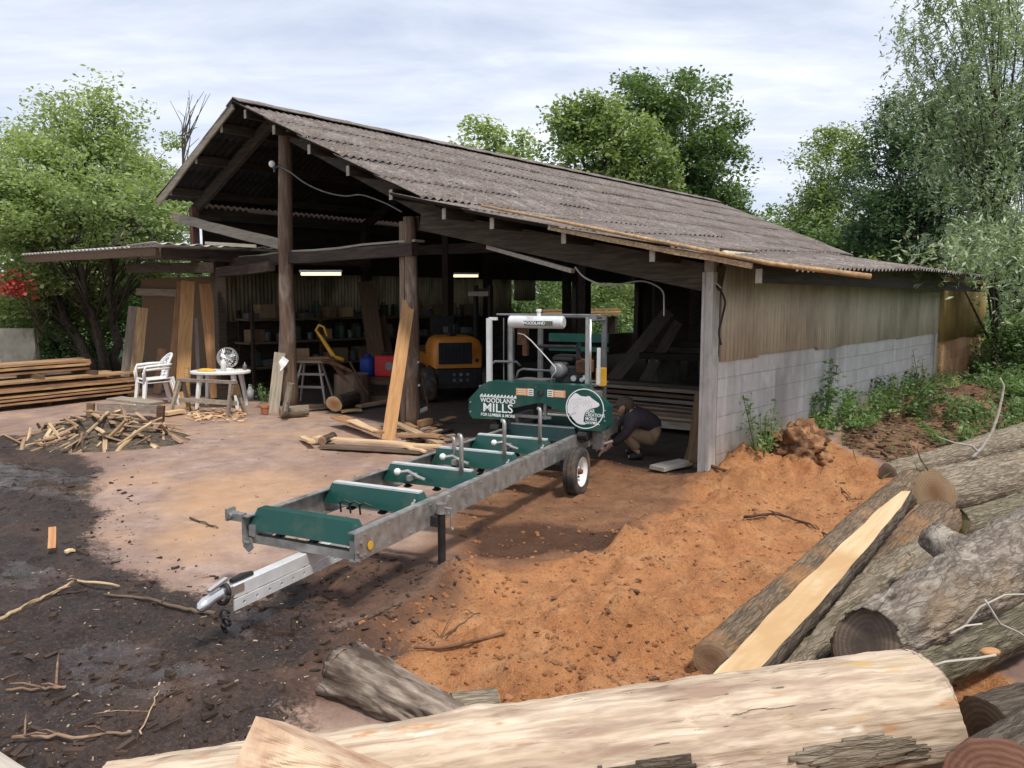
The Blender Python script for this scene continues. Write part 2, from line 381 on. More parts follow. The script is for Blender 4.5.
def leaf_mat(key, a, b, c, trans=.42):
    m, nt, bs = newmat(key)
    g = nt.nodes.new('ShaderNodeNewGeometry')
    tc = coords(nt, (1, 1, 1), True)
    f = mth(nt, 'ADD', mth(nt, 'MULTIPLY', g.outputs['Random Per Island'], .5), mth(nt, 'MULTIPLY', noi(nt, tc, .9, 3), .5))
    col = ramp(nt, f, [(.25, a), (.5, b), (.75, c)])
    lk(nt, col, bs.inputs['Base Color']); bs.inputs['Roughness'].default_value = .5; bs.inputs['Specular IOR Level'].default_value = .35
    t = nt.nodes.new('ShaderNodeBsdfTranslucent'); lk(nt, mix(nt, 1.0, col, (1.15, 1.2, .55), 'MULTIPLY'), t.inputs[0])
    ms = nt.nodes.new('ShaderNodeMixShader'); ms.inputs[0].default_value = trans
    lk(nt, bs.outputs[0], ms.inputs[1]); lk(nt, t.outputs[0], ms.inputs[2])
    lk(nt, ms.outputs[0], nt.nodes['Material Output'].inputs[0])
    M[key] = m
leaf_mat('leaf_fresh', (0.144, 0.202, 0.084), (0.238, 0.316, 0.133), (0.348, 0.427, 0.190))
leaf_mat('leaf_light', (0.212, 0.281, 0.133), (0.332, 0.411, 0.203), (0.462, 0.531, 0.281))
leaf_mat('leaf_mid', (0.079, 0.135, 0.058), (0.141, 0.215, 0.094), (0.215, 0.305, 0.136))
leaf_mat('leaf_dark', (0.064, 0.120, 0.056), (0.110, 0.190, 0.087), (0.178, 0.278, 0.132))
leaf_mat('leaf_willow', (0.194, 0.256, 0.161), (0.301, 0.380, 0.250), (0.461, 0.539, 0.385), .3)
leaf_mat('leaf_conifer', (0.056, 0.105, 0.063), (0.096, 0.158, 0.096), (0.153, 0.229, 0.143))
leaf_mat('leaf_weed', (0.098, 0.168, 0.062), (0.165, 0.268, 0.100), (0.250, 0.369, 0.152))
leaf_mat('leaf_yellow', (0.262, 0.299, 0.123), (0.364, 0.400, 0.178), (0.487, 0.506, 0.265))
# translucent corrugated sheets
def sheet_mat(key, a, b, dirt_shade, trans, ph=0.0):
    m, nt, bs = newmat(key)
    vec = coords(nt, (3, 3, .35)); f = noi(nt, vec, 2.2, 8, .65)
    col = ramp(nt, f, [(.3, a), (.65, b)])
    col = mix(nt, ramp(nt, noi(nt, coords(nt, (1.2, 1.2, .4)), 1.6, 6, .65), [(.44, 0.0), (.66, .85)]), col, dirt_shade)
    col = mix(nt, ramp(nt, noi(nt, coords(nt, (10, 10, .5)), 2.2, 4), [(.52, 0.0), (.75, .45)]), col, dirt_shade)
    sx_ = nt.nodes.new('ShaderNodeSeparateXYZ'); lk(nt, coords(nt, (1, 1, 1), False), sx_.inputs[0])
    val = mth(nt, 'COSINE', mth(nt, 'MULTIPLY', mth(nt, 'SUBTRACT', sx_.outputs[0], ph), 2*pi/.09))   # valley shade of the ribs put into the colour
    val = mth(nt, 'MULTIPLY', ramp(nt, val, [(.35, 0.0), (.95, 1.0)]), ramp(nt, noi(nt, coords(nt, (1, 1, 1)), 2.0, 5), [(.3, .35), (.7, .95)]))
    col = mix(nt, val, col, tuple(x*.62 for x in dirt_shade))
    lk(nt, col, bs.inputs['Base Color']); bs.inputs['Roughness'].default_value = .6
    t = nt.nodes.new('ShaderNodeBsdfTranslucent'); lk(nt, col, t.inputs[0])
    ms = nt.nodes.new('ShaderNodeMixShader'); ms.inputs[0].default_value = trans
    lk(nt, bs.outputs[0], ms.inputs[1]); lk(nt, t.outputs[0], ms.inputs[2]); lk(nt, ms.outputs[0], nt.nodes['Material Output'].inputs[0])
    M[key] = m
sheet_mat('sheet_cream', (.58, .50, .38), (.70, .63, .51), (.36, .30, .23), .12, .09)
sheet_mat('sheet_yellow', (.56, .37, .11), (.66, .47, .17), (.34, .22, .08), .25)
sheet_mat('sheet_inner', (.46, .42, .32), (.56, .51, .39), (.18, .155, .11), .45)
# concrete block wall
def block_mat(key, a, b, mortar, bw, bh, stain, rust=None):
    m, nt, bs = newmat(key)
    tc = coords(nt, (1, 1, 1), False); sp = nt.nodes.new('ShaderNodeSeparateXYZ'); lk(nt, tc, sp.inputs[0])
    cb = nt.nodes.new('ShaderNodeCombineXYZ'); lk(nt, sp.outputs[0], cb.inputs[0]); lk(nt, sp.outputs[2], cb.inputs[1])
    br = nt.nodes.new('ShaderNodeTexBrick'); lk(nt, cb.outputs[0], br.inputs['Vector'])
    br.inputs['Color1'].default_value = c4(a); br.inputs['Color2'].default_value = c4(b); br.inputs['Mortar'].default_value = c4(mortar)
    br.inputs['Scale'].default_value = 1; br.inputs['Mortar Size'].default_value = .009; br.inputs['Brick Width'].default_value = bw; br.inputs['Row Height'].default_value = bh
    br.inputs['Mortar Smooth'].default_value = .5
    col = br.outputs['Color']
    f = noi(nt, tc, 9, 8, .7)
    col = mix(nt, ramp(nt, f, [(.3, .0), (.8, .55)]), col, tuple(x*.6 for x in a))
    col = mix(nt, ramp(nt, noi(nt, coords(nt, (.55, .55, .28), False), 1.7, 6, .6), [(.5, 0.0), (.66, .8)]), col, stain)
    col = mix(nt, ramp(nt, noi(nt, coords(nt, (3.5, 3.5, .25), False), 1.6, 5, .6), [(.56, 0.0), (.75, .6)]), col, tuple(min(1, x*1.35) for x in b))
    hgt = mth(nt, 'ADD', sp.outputs[2], mth(nt, 'MULTIPLY', noi(nt, tc, 3, 5), .25))
    col = mix(nt, ramp(nt, hgt, [(.22, .75), (.55, 0.0)]), col, (.25, .17, .10))
    lk(nt, col, bs.inputs['Base Color']); bs.inputs['Roughness'].default_value = .92
    h = mth(nt, 'SUBTRACT', mth(nt, 'MULTIPLY', f, .35), br.outputs['Fac']); bump(nt, bs, h, .5, .008)
    M[key] = m
block_mat('grey_blocks', (.57, .54, .51), (.68, .65, .62), (.47, .44, .415), .45, .2, (.28, .265, .25))
block_mat('orange_blocks', (.50, .25, .13), (.62, .38, .22), (.55, .40, .28), .5, .2, (.42, .19, .10))
# fibre cement roof
def roof_mat(key):
    m, nt, bs = newmat(key)
    tc = coords(nt, (1, 1, 1), False)
    n1 = noi(nt, coords(nt, (1, .35, 1), False), 5, 9, .7); n2 = noi(nt, tc, 1.1, 5, .6)
    col = ramp(nt, n1, [(.3, (.09, .073, .066)), (.5, (.18, .152, .138)), (.7, (.30, .27, .25))])
    col = mix(nt, ramp(nt, n2, [(.4, 0.0), (.68, .65)]), col, (.115, .085, .07))
    vo = nt.nodes.new('ShaderNodeTexVoronoi'); vo.inputs['Scale'].default_value = 9; lk(nt, tc, vo.inputs['Vector'])
    spot = mth(nt, 'MULTIPLY', ramp(nt, vo.outputs['Distance'], [(.12, 1.0), (.30, 0.0)]), ramp(nt, noi(nt, tc, 2.6, 4), [(.45, 0.0), (.6, 1.0)]))
    col = mix(nt, spot, col, (.035, .028, .024))
    col = mix(nt, ramp(nt, noi(nt, tc, 17, 5, .7), [(.50, 0.0), (.62, .75)]), col, (.075, .058, .052))
    col = mix(nt, ramp(nt, noi(nt, tc, 24, 3), [(.60, 0.0), (.70, .8)]), col, (.40, .37, .34))
    lk(nt, col, bs.inputs['Base Color']); bs.inputs['Roughness'].default_value = .92
    bump(nt, bs, mth(nt, 'ADD', n1, mth(nt, 'MULTIPLY', spot, 1.2)), .6, .02)
    M[key] = m
roof_mat('roof_sheet')
M['roof_under'] = mk('painted_shade_underside', [(.3, (.014, .013, .012)), (.6, (.03, .027, .023)), (.8, (.06, .053, .043))], 2.5, (1, 1, 1), 6, .95, 0, .2, .006, (), 0)  # roof shade put into the colour: same sheet, near-black underside
M['tin'] = mk('tin_sheet', [(.3, (.42, .42, .42)), (.7, (.62, .62, .62))], 5, (1, 1, 1), 6, .5, .3, .05, .003, [((.22, .17, .13), 2.5, .5, .7, (1, 1, 1))], 0)
# ---------------------------------------------------------------- ground
def gp(*pts): return [(P(x, y).x, P(x, y).y) for x, y in pts]
MUD = gp((20, 436), (70, 452), (105, 470), (85, 492), (105, 512), (85, 535), (120, 568), (180, 592), (235, 600), (300, 572), (352, 556), (400, 552), (445, 566), (420, 598), (350, 625), (400, 655), (330, 690), (290, 730), (200, 767))+[(-1.2, 1.6), (-6, 1.0), (-12, 4), (-14, 11)]
SAW = gp((455, 520), (520, 470), (600, 458), (690, 474), (715, 470), (800, 440), (872, 462), (912, 486), (905, 540), (905, 600))+[(2.4, 2.2), (.6, 2.2)]+gp((470, 700), (420, 690), (330, 655), (360, 628), (430, 596), (455, 566))
BRN = gp((425, 560), (440, 500), (560, 440), (700, 462), (690, 505), (640, 540), (560, 565), (480, 580))
STAIN = gp((160, 485), (260, 470), (330, 478), (380, 470), (300, 500), (240, 520), (200, 560), (150, 545), (175, 515))
WET = gp((470, 530), (520, 519), (600, 528), (650, 540), (610, 552), (560, 548), (520, 560), (470, 555))
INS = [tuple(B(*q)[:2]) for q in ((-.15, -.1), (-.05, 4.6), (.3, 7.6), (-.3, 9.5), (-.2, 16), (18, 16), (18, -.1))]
def gheight(X, Y, full=False):
    X = np.asarray(X, float); Y = np.asarray(Y, float)
    saw = sstep(.25, -.35, sdf_poly(X, Y, SAW)); mud = sstep(.2, -.3, sdf_poly(X, Y, MUD)); ins = sstep(.1, -.4, sdf_poly(X, Y, INS))
    z = (fbm(X, Y, .8, 3, 3)-.5)*.03
    l1 = fbm(X, Y, 3.0, 4, 11); l2 = fbm(X, Y, 8, 3, 23)
    flat = sstep(.2, -.3, sdf_poly(X, Y, BRN))*.75; saw = saw*(1-flat)
    z = z+saw*((l1-.48)*.22+np.maximum(0, fbm(X, Y, 5.2, 4, 83)-.5)*.5*sstep(.47, .6, fbm(X, Y, .9, 2, 87))+np.maximum(0, l2-.48)*.2*fbm(X, Y, 1.3, 2, 31)*1.6+np.maximum(0, fbm(X, Y, 19, 2, 63)-.55)*.09*sstep(.35, .6, fbm(X, Y, 1.7, 2, 71)))
    z = z+mud*((fbm(X, Y, 2.2, 4, 41)-.5)*.12+np.maximum(0, fbm(X, Y, 9, 3, 47)-.52)*.12)
    z = z+(1-saw)*(1-mud)*(fbm(X, Y, 14, 2, 53)-.5)*.012
    # wet hollow
    z = z-.05*sstep(.1, -.25, sdf_poly(X, Y, WET))
    def hump(px, py, r, h, rough=.6, sd=5, rx=1.0):
        c = P(px, py); d = np.sqrt(((X-c.x)/rx)**2+(Y-c.y)**2)/r
        g = np.exp(-d*d*1.6)
        return g*h*(1-rough+rough*2*fbm(X, Y, 4.5, 4, sd)) 
    z = z+hump(735, 470, .42, .2, .5, 5)+hump(790, 456, .5, .14, .9, 8)-hump(818, 470, .22, .10, .5, 34)+hump(755, 460, .4, .14, .9, 9)+hump(850, 440, 1.2, .15)+hump(960, 415, 1.6, .42, .7, 12, 1.6)
    z = z+hump(700, 540, .5, .12, .9, 15)+hump(640, 600, .7, .09, .9, 16)+hump(880, 600, .6, .10, .8, 17)+hump(455, 590, .4, .07, .9, 18)+hump(250, 690, .5, .06, .9, 19)+hump(545, 690, .25, .10, .9, 21)+hump(600, 640, .5, .08, .8, 22)
    # tyre ruts pressed into the sawdust
    for pa, pb_ in (((560, 690), (640, 480)), ((700, 640), (690, 480)), ((470, 640), (800, 560))):
        a = P(*pa); b = P(*pb_); ex, ey = b.x-a.x, b.y-a.y; L = math.hypot(ex, ey)
        dd = ((X-a.x)*ey-(Y-a.y)*ex)/L+.12*(fbm(X, Y, .7, 2, 91)-.5); al = ((X-a.x)*ex+(Y-a.y)*ey)/L
        z = z+saw*(-.055*np.exp(-(dd/.085)**4)+.03*np.exp(-((np.abs(dd)-.14)/.05)**2)+.012*np.exp(-(dd/.08)**4)*np.sign(np.sin(al*55+dd*20)))*sstep(.35, .55, fbm(X, Y, .8, 2, 95))
    z = z*(1-.85*ins)
    return z
def gz(x, y): return float(gheight(np.array([x]), np.array([y]))[0])
def axis(lo, hi, step, far, g=1.18):
    a = list(np.arange(lo, hi, step)); s = step; v = hi
    while v < far: a.append(v); s *= g; v += s
    a.append(far); s = step; v = lo-step; pre = []
    while v > -far: pre.append(v); s *= g; v -= s
    pre.append(-far); return np.array(pre[::-1]+a)
gx = axis(-6.5, 6.6, .04, 600); gy = axis(1.4, 10.5, .04, 600)
GX, GY = np.meshgrid(gx, gy)
SOIL = gp((838, 450), (860, 425), (930, 398), (1060, 385), (1100, 470), (960, 480), (905, 470))
GRIM = gp((300, 560), (440, 545), (470, 600), (420, 640), (380, 690), (330, 720), (280, 700), (330, 640))
dist = np.sqrt(GX**2+GY**2)
GZ = gheight(GX, GY)*sstep(40, 16, dist)
nx, ny = len(gx), len(gy)
me = bpy.data.meshes.new('ground')
vv = np.stack([GX, GY, GZ], -1).reshape(-1, 3)
idx = np.arange(nx*ny).reshape(ny, nx)
q = np.stack([idx[:-1, :-1], idx[:-1, 1:], idx[1:, 1:], idx[1:, :-1]], -1).reshape(-1, 4)
me.vertices.add(len(vv)); me.vertices.foreach_set('co', vv.ravel())
me.loops.add(q.size); me.loops.foreach_set('vertex_index', q.ravel().astype(np.int32))
me.polygons.add(len(q)); me.polygons.foreach_set('loop_start', np.arange(0, q.size, 4, dtype=np.int32)); me.polygons.foreach_set('use_smooth', np.ones(len(q), bool))
me.update(calc_edges=True)
def attr(nm, arr):
    a = me.attributes.new(nm, 'FLOAT', 'POINT'); a.data.foreach_set('value', arr.ravel().astype(np.float32))
attr('mud', sstep(.55, -.55, sdf_poly(GX, GY, MUD))); attr('saw', sstep(.45, -.45, sdf_poly(GX, GY, SAW)))
attr('stain', sstep(.35, -.5, sdf_poly(GX, GY, STAIN))); attr('wet', sstep(.2, -.2, sdf_poly(GX, GY, WET)))
attr('brown', sstep(.4, -.4, sdf_poly(GX, GY, BRN))); attr('soil', sstep(.3, -.3, sdf_poly(GX, GY, SOIL))); attr('grime', sstep(.35, -.35, sdf_poly(GX, GY, GRIM)))
PUDS = [gp((60, 650), (120, 640), (200, 660), (230, 690), (170, 705), (90, 690)), gp((-20, 462), (60, 470), (112, 488), (90, 505), (20, 492), (-20, 490)), gp((205, 612), (280, 600), (340, 615), (320, 640), (250, 636)), gp((110, 520), (135, 540), (150, 572), (120, 566)), gp((10, 560), (60, 575), (40, 590), (0, 585)), gp((565, 538), (600, 533), (625, 540), (600, 547), (570, 546))]
pd = np.zeros(GX.shape)
for q_ in PUDS: pd = np.maximum(pd, sstep(.14, -.10, sdf_poly(GX, GY, q_)))
attr('puddle', pd)
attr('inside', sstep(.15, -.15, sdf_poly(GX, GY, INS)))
yard = sdf_poly(GX, GY, [(-14, -2), (9, -2)]+[tuple(B(*q)[:2]) for q in ((-.5, -3.6), (9, -1.1), (16, -1.0), (17, 16))]+[(-18, 16)])
attr('green', sstep(-.3, .8, yard))
m, nt, bs = newmat('yard_ground')
def at_(n):
    a = nt.nodes.new('ShaderNodeAttribute'); a.attribute_name = n; return a.outputs['Fac']
tc = coords(nt, (1, 1, 1), False)
nA = noi(nt, tc, 1.1, 6, .6); nB = noi(nt, tc, 4.5, 8, .65); nC = noi(nt, tc, 22, 6, .7); nD = noi(nt, tc, 70, 3, .6)
nE = noi(nt, tc, 38, 5, .75); nF = noi(nt, tc, 130, 3, .7)
def edge(att, amt=.55, lo=.42, hi=.58):
    s = mth(nt, 'ADD', at_(att), mth(nt, 'MULTIPLY', mth(nt, 'SUBTRACT', mth(nt, 'ADD', mth(nt, 'ADD', mth(nt, 'MULTIPLY', nA, .3), mth(nt, 'MULTIPLY', nB, .4)), mth(nt, 'MULTIPLY', nE, .3)), .5), amt*2.2))
    return ramp(nt, s, [(lo, 0.0), (hi, 1.0)])
slab = ramp(nt, nB, [(.3, (.20, .135, .108)), (.5, (.30, .21, .17)), (.7, (.39, .295, .25))])
slab = mix(nt, ramp(nt, nA, [(.45, 0.0), (.62, .6)]), slab, (.44, .275, .17))
slab = mix(nt, ramp(nt, nC, [(.55, 0.0), (.72, .5)]), slab, (.20, .135, .10))
slab = mix(nt, ramp(nt, noi(nt, coords(nt, (1, .45, 1), False), .9, 6, .6), [(.46, 0.0), (.66, .75)]), slab, (.165, .10, .08))
slab = mix(nt, mth(nt, 'MULTIPLY', edge('stain', .6, .15, .85), .6), slab, mix(nt, nB, (.36, .19, .09), (.50, .32, .18)))
saw = ramp(nt, nB, [(.26, (.26, .098, .035)), (.48, (.40, .168, .062)), (.7, (.50, .248, .108))])
saw = mix(nt, ramp(nt, nA, [(.45, 0.0), (.7, .55)]), saw, (.48, .25, .11))
saw = mix(nt, ramp(nt, nC, [(.52, 0.0), (.70, .7)]), saw, (.19, .085, .04))
saw = mix(nt, ramp(nt, noi(nt, tc, 2.3, 8, .7), [(.60, 0.0), (.72, .7)]), saw, (.17, .085, .045))
saw = mix(nt, ramp(nt, nD, [(.63, 0.0), (.70, .7)]), saw, (.52, .34, .2))
mud = ramp(nt, nB, [(.3, (.016, .011, .010)), (.55, (.034, .022, .019)), (.75, (.072, .042, .032))])
mud = mix(nt, ramp(nt, nA, [(.5, 0.0), (.7, .55)]), mud, (.115, .06, .036))
mud = mix(nt, ramp(nt, nD, [(.64, 0.0), (.72, .7)]), mud, (.20, .135, .095))
grn = ramp(nt, nB, [(.3, (.03, .06, .015)), (.6, (.06, .11, .028)), (.8, (.12, .10, .05))])
inn = ramp(nt, nB, [(.3, (.04, .03, .024)), (.7, (.085, .062, .048))])  # barn floor tone lowered to deepen the interior shade
saw = mix(nt, ramp(nt, nE, [(.54, 0.0), (.66, .75)]), saw, (.17, .070, .032)); saw = mix(nt, ramp(nt, nF, [(.55, 0.0), (.68, .6)]), saw, (.50, .31, .17))
mud = mix(nt, ramp(nt, nE, [(.52, 0.0), (.66, .7)]), mud, (.10, .066, .05)); mud = mix(nt, ramp(nt, nE, [(.36, .8), (.46, 0.0)]), mud, (.010, .007, .006)); mud = mix(nt, ramp(nt, nF, [(.62, 0.0), (.70, .8)]), mud, (.21, .16, .125))
slab = mix(nt, ramp(nt, nE, [(.56, 0.0), (.70, .5)]), slab, (.17, .115, .088)); slab = mix(nt, ramp(nt, nF, [(.58, 0.0), (.70, .4)]), slab, (.50, .40, .33))
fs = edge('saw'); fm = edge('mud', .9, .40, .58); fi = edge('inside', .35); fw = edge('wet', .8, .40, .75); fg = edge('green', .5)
col = mix(nt, fs, slab, saw); col = mix(nt, fm, col, mud); brn = ramp(nt, nB, [(.3, (.075, .038, .022)), (.5, (.15, .075, .042)), (.7, (.25, .13, .07))]); brn = mix(nt, ramp(nt, nE, [(.52, 0.0), (.64, .6)]), brn, (.30, .16, .09)); brn = mix(nt, ramp(nt, nC, [(.5, 0.0), (.7, .6)]), brn, (.09, .048, .03))
soil = ramp(nt, nB, [(.3, (.075, .042, .025)), (.5, (.16, .088, .05)), (.7, (.29, .165, .09))]); soil = mix(nt, ramp(nt, nC, [(.5, 0.0), (.68, .7)]), soil, (.045, .03, .02))
grm = ramp(nt, nB, [(.3, (.06, .032, .022)), (.55, (.12, .062, .04)), (.75, (.20, .105, .06))])
col = mix(nt, mth(nt, 'MULTIPLY', edge('brown', .5, .3, .7), .8), col, brn); col = mix(nt, mth(nt, 'MULTIPLY', edge('grime', .6, .3, .7), .8), col, grm); col = mix(nt, edge('soil', .5, .35, .65), col, soil)
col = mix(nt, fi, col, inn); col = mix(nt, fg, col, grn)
col = mix(nt, mth(nt, 'MULTIPLY', fw, .8), col, (.06, .028, .017))
lk(nt, col, bs.inputs['Base Color'])
pud = mth(nt, 'MULTIPLY', edge('puddle', .7, .42, .58), mth(nt, 'MAXIMUM', fm, fw))
gloss = mth(nt, 'MAXIMUM', mth(nt, 'MULTIPLY', fm, mth(nt, 'MULTIPLY_ADD', pud, .6)), fw); gloss.node.inputs[0].links[0].from_node
for n_ in nt.nodes:
    if n_.type == 'MATH' and n_.operation == 'MULTIPLY_ADD' and not n_.inputs[2].is_linked and n_.inputs[2].default_value == .5: n_.inputs[2].default_value = .25
lk(nt, ramp(nt, mth(nt, 'MAXIMUM', mth(nt, 'MULTIPLY', gloss, 1.0), pud), [(0, .92), (.4, .55), (1, .12)]), bs.inputs['Roughness'])
bs.inputs['Specular IOR Level'].default_value = .4
hgt = mth(nt, 'ADD', mth(nt, 'MULTIPLY', nB, .8), mth(nt, 'MULTIPLY', nC, .5))
hgt = mth(nt, 'ADD', hgt, mth(nt, 'MULTIPLY', nE, .35)); hgt = mth(nt, 'ADD', hgt, mth(nt, 'MULTIPLY', nF, .12))
rough_amt = mth(nt, 'MAXIMUM', mth(nt, 'MAXIMUM', fs, mth(nt, 'MULTIPLY', fm, mth(nt, 'SUBTRACT', 1.0, mth(nt, 'MULTIPLY', pud, .9)))), .22)
bm_ = bump(nt, bs, hgt, .8, .05); lk(nt, mth(nt, 'MULTIPLY', rough_amt, .9), bm_.inputs['Strength'])
me.materials.append(m)
go = bpy.data.objects.new('ground', me); COL.objects.link(go); tag(go, 'bare yard of tan concrete, orange sawdust and black mud', 'ground', kind='structure')
# loose bits too many to count
def scatter(name, label, mat, poly, n, lo, hi, seed, flat=.35, cat='litter', excl=None):
    r = random.Random(seed); mb = MB(); xs = [p[0] for p in poly]; ys = [p[1] for p in poly]; c = 0
    pts = []
    while len(pts) < n:
        if poly is SOIL:
            px = r.uniform(830, 1040); g = P(px, r.uniform(390, 485)); pts.append((g.x, g.y)); continue
        # denser near the camera side is not needed: even scatter within view
        px = r.uniform(-10, 960); py = 425+(768-425)*r.random()**1.0
        g = P(px, py); pts.append((g.x, g.y))
    A = np.array(pts); ok = sdf_poly(A[:, 0], A[:, 1], poly) < -.02
    for (x, y), k in zip(pts, ok):
        if not k: continue
        d = math.hypot(x, y); s = lo*(hi/lo)**(r.random()**2.2)
        z = gz_fast(x, y)
        a = r.uniform(0, pi); rot = Matrix.Rotation(a, 3, 'Z') @ Matrix.Rotation(r.uniform(-.4, .4), 3, 'X') @ Matrix.Rotation(r.uniform(-.3, .3), 3, 'Y')
        dims = (s*r.uniform(.8, 2.6), s*r.uniform(.4, .8), s*flat*r.uniform(.5, 1.2)) if flat < .8 else (s*r.uniform(.8, 1.3), s*r.uniform(.7, 1.0), s*flat*r.uniform(.5, .9))
        n0 = len(mb.v); mb.box((x, y, z+s*flat*(.3 if flat < .8 else .12)), dims, rot, bev=0 if flat < .8 else min(dims)*.24); jj = s*(.12 if flat < .8 else .14)
        for q in range(n0, len(mb.v)): a, b, c_ = mb.v[q]; mb.v[q] = (a+r.uniform(-jj, jj), b+r.uniform(-jj, jj), c_+r.uniform(-jj, jj)*.6)
    o = mb.build(name, mat); return tag(o, label, cat, kind='stuff')
def gz_fast(x, y):
    i = int(np.searchsorted(gx, x))-1; j = int(np.searchsorted(gy, y))-1
    i = max(0, min(nx-2, i)); j = max(0, min(ny-2, j))
    fx = (x-gx[i])/(gx[i+1]-gx[i]); fy = (y-gy[j])/(gy[j+1]-gy[j])
    return float((GZ[j, i]*(1-fx)+GZ[j, i+1]*fx)*(1-fy)+(GZ[j+1, i]*(1-fx)+GZ[j+1, i+1]*fx)*fy)
gz = gz_fast
scatter('wood_chips', 'pale wood chips scattered over the black mud', mk('chips_pale', [(.3, (.22, .15, .10)), (.6, (.40, .30, .21)), (.8, (.58, .48, .36))], 3, (1, 1, 1), 3, .8, bmp=0, vary=0), MUD, 1700, .003, .016, 3)
scatter('bark_crumbs', 'dark bark crumbs littering the black mud', mk('crumbs_dark', [(.3, (.02, .014, .011)), (.7, (.085, .055, .04))], 3, (1, 1, 1), 3, .85, bmp=0, vary=0), MUD, 4500, .004, .04, 4, .6)
scatter('sawdust_clods', 'clods of orange sawdust and bark lying on the sawdust ground', mk('clods', [(.3, (.14, .062, .03)), (.5, (.27, .122, .052)), (.75, (.38, .19, .09))], 2, (1, 1, 1), 4, .95, bmp=.3, vary=0), SAW, 12000, .004, .034, 5, .9)
scatter('bark_flakes', 'dark bark flakes scattered on the orange sawdust', mk('flakes', [(.3, (.05, .03, .02)), (.7, (.16, .09, .055))], 3, (1, 1, 1), 3, .9, bmp=0, vary=0), SAW, 1500, .004, .03, 6, .4)
SLABP = gp((40, 425), (700, 470), (560, 480), (460, 520), (330, 555), (240, 595), (120, 560), (90, 470))
scatter('yard_crumbs', 'small dark crumbs scattered over the tan concrete yard', mk('crumbs_y', [(.3, (.09, .055, .035)), (.7, (.30, .2, .13))], 3, (1, 1, 1), 3, .9, bmp=0, vary=0), SLABP, 2600, .003, .024, 8, .5)
EDGE = gp((85, 440), (150, 470), (140, 540), (240, 585), (350, 545), (460, 560), (470, 600), (400, 660), (330, 690), (300, 640), (200, 610), (110, 590), (60, 540), (60, 470))
scatter('mud_crumbs', 'dark crumbs trodden along the edge between mud and concrete', mk('crumbs_e', [(.3, (.02, .014, .011)), (.7, (.07, .045, .034))], 3, (1, 1, 1), 3, .9, bmp=0, vary=0), EDGE, 6000, .003, .03, 10, .6)
scatter('leaf_litter', 'brown bark and leaf litter on the soil below the block wall', mk('litter', [(.3, (.05, .03, .02)), (.55, (.14, .085, .05)), (.75, (.30, .20, .13))], 3, (1, 1, 1), 3, .95, bmp=0, vary=0), SOIL, 9000, .008, .07, 9, .4)
# ---------------------------------------------------------------- barn (local x = depth, y = along the gable, z up)
barn = thing('barn', 'open fronted timber barn with corrugated gable roof and block side wall', 'barn', BC, BA)
RS, RZ = 8.0, 4.93            # ridge
ES, EZ = 3.79, 3.06            # break between main and lower slope
LS, LZ = -1.12, 2.04           # lower eave
WS, WZL = 10.85, 3.66           # left eave
def rz_main(s): return EZ+(RZ-EZ)*(s-ES)/(RS-ES)
def rz_left(s): return RZ+(WZL-RZ)*(s-RS)/(WS-RS)
def rz_low(s): return LZ+(EZ-LZ)*(s-LS)/(ES-LS)
T0, T1 = -.6, 16.0
def corr_slope(name, s0, z0, s1, z1, t0, t1, nsheet, lift, seed, mat, amp=.019, per=.13, wav=.03, twist=0.0):
    """corrugated sheets from the upper edge (s0,z0) to the lower edge (s1,z1), in overlapping courses"""
    r = random.Random(seed); mb = MB(); step = per/6; nt_ = int((t1-t0)/step)
    ts = [t0+k*(t1-t0)/nt_ for k in range(nt_+1)]
    nrm = V((0, -(z1-z0), (s1-s0))); nrm.normalize()
    if nrm.z < 0: nrm = -nrm
    ncol = int((t1-t0)/.95)+1
    jit = [[(r.uniform(-.006, .012), r.uniform(-.02, .02)) for c in range(ncol+2)] for _ in range(nsheet)]
    for k in range(nsheet):
        a = k/nsheet; b = (k+1)/nsheet+.02*(k < nsheet-1)
        rows = []
        for fi, f in enumerate((a, (a+b)/2, b)):
            base = (s0+(s1-s0)*f, z0+(z1-z0)*f); row = []
            for t in ts:
                c = int((t-t0)/.95); jl, js = jit[k][c]
                sag = -wav*(sin(t*.9+seed)*.5+sin(t*.37+2+seed)*.5+.5)*sin(pi*min(1, f))*1.0
                off = twist*f*max(0, min(1, (t+.2)/3.5))+amp*cos(2*pi*(t-t0)/per)+sag+.012+(lift*(fi/2.0))+jl*(fi > 0)
                ss = base[0]+(js if fi == 2 else 0)*(1 if s1 > s0 else -1)
                row.append(V((t, ss, base[1]))+nrm*off)
            rows.append(row)
        n = len(ts); vs = [v for row in rows for v in row]
        fs = [(i*n+j, i*n+j+1, (i+1)*n+j+1, (i+1)*n+j) for i in range(2) for j in range(n-1)]
        mb.add(vs, fs)
    o = mb.build(name, mat, barn, True)
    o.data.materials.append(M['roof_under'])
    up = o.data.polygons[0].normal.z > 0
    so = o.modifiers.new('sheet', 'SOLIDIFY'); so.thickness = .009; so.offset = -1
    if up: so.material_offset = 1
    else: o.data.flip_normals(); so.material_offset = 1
    return o
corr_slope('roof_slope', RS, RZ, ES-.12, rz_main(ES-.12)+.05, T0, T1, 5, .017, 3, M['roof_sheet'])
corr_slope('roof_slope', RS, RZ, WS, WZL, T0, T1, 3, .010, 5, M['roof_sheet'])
corr_slope('roof_slope', ES+.45, rz_main(ES+.45)-.09, LS, LZ, T0, 9.35, 4, .018, 8, M['roof_sheet'], wav=.05, twist=.12)
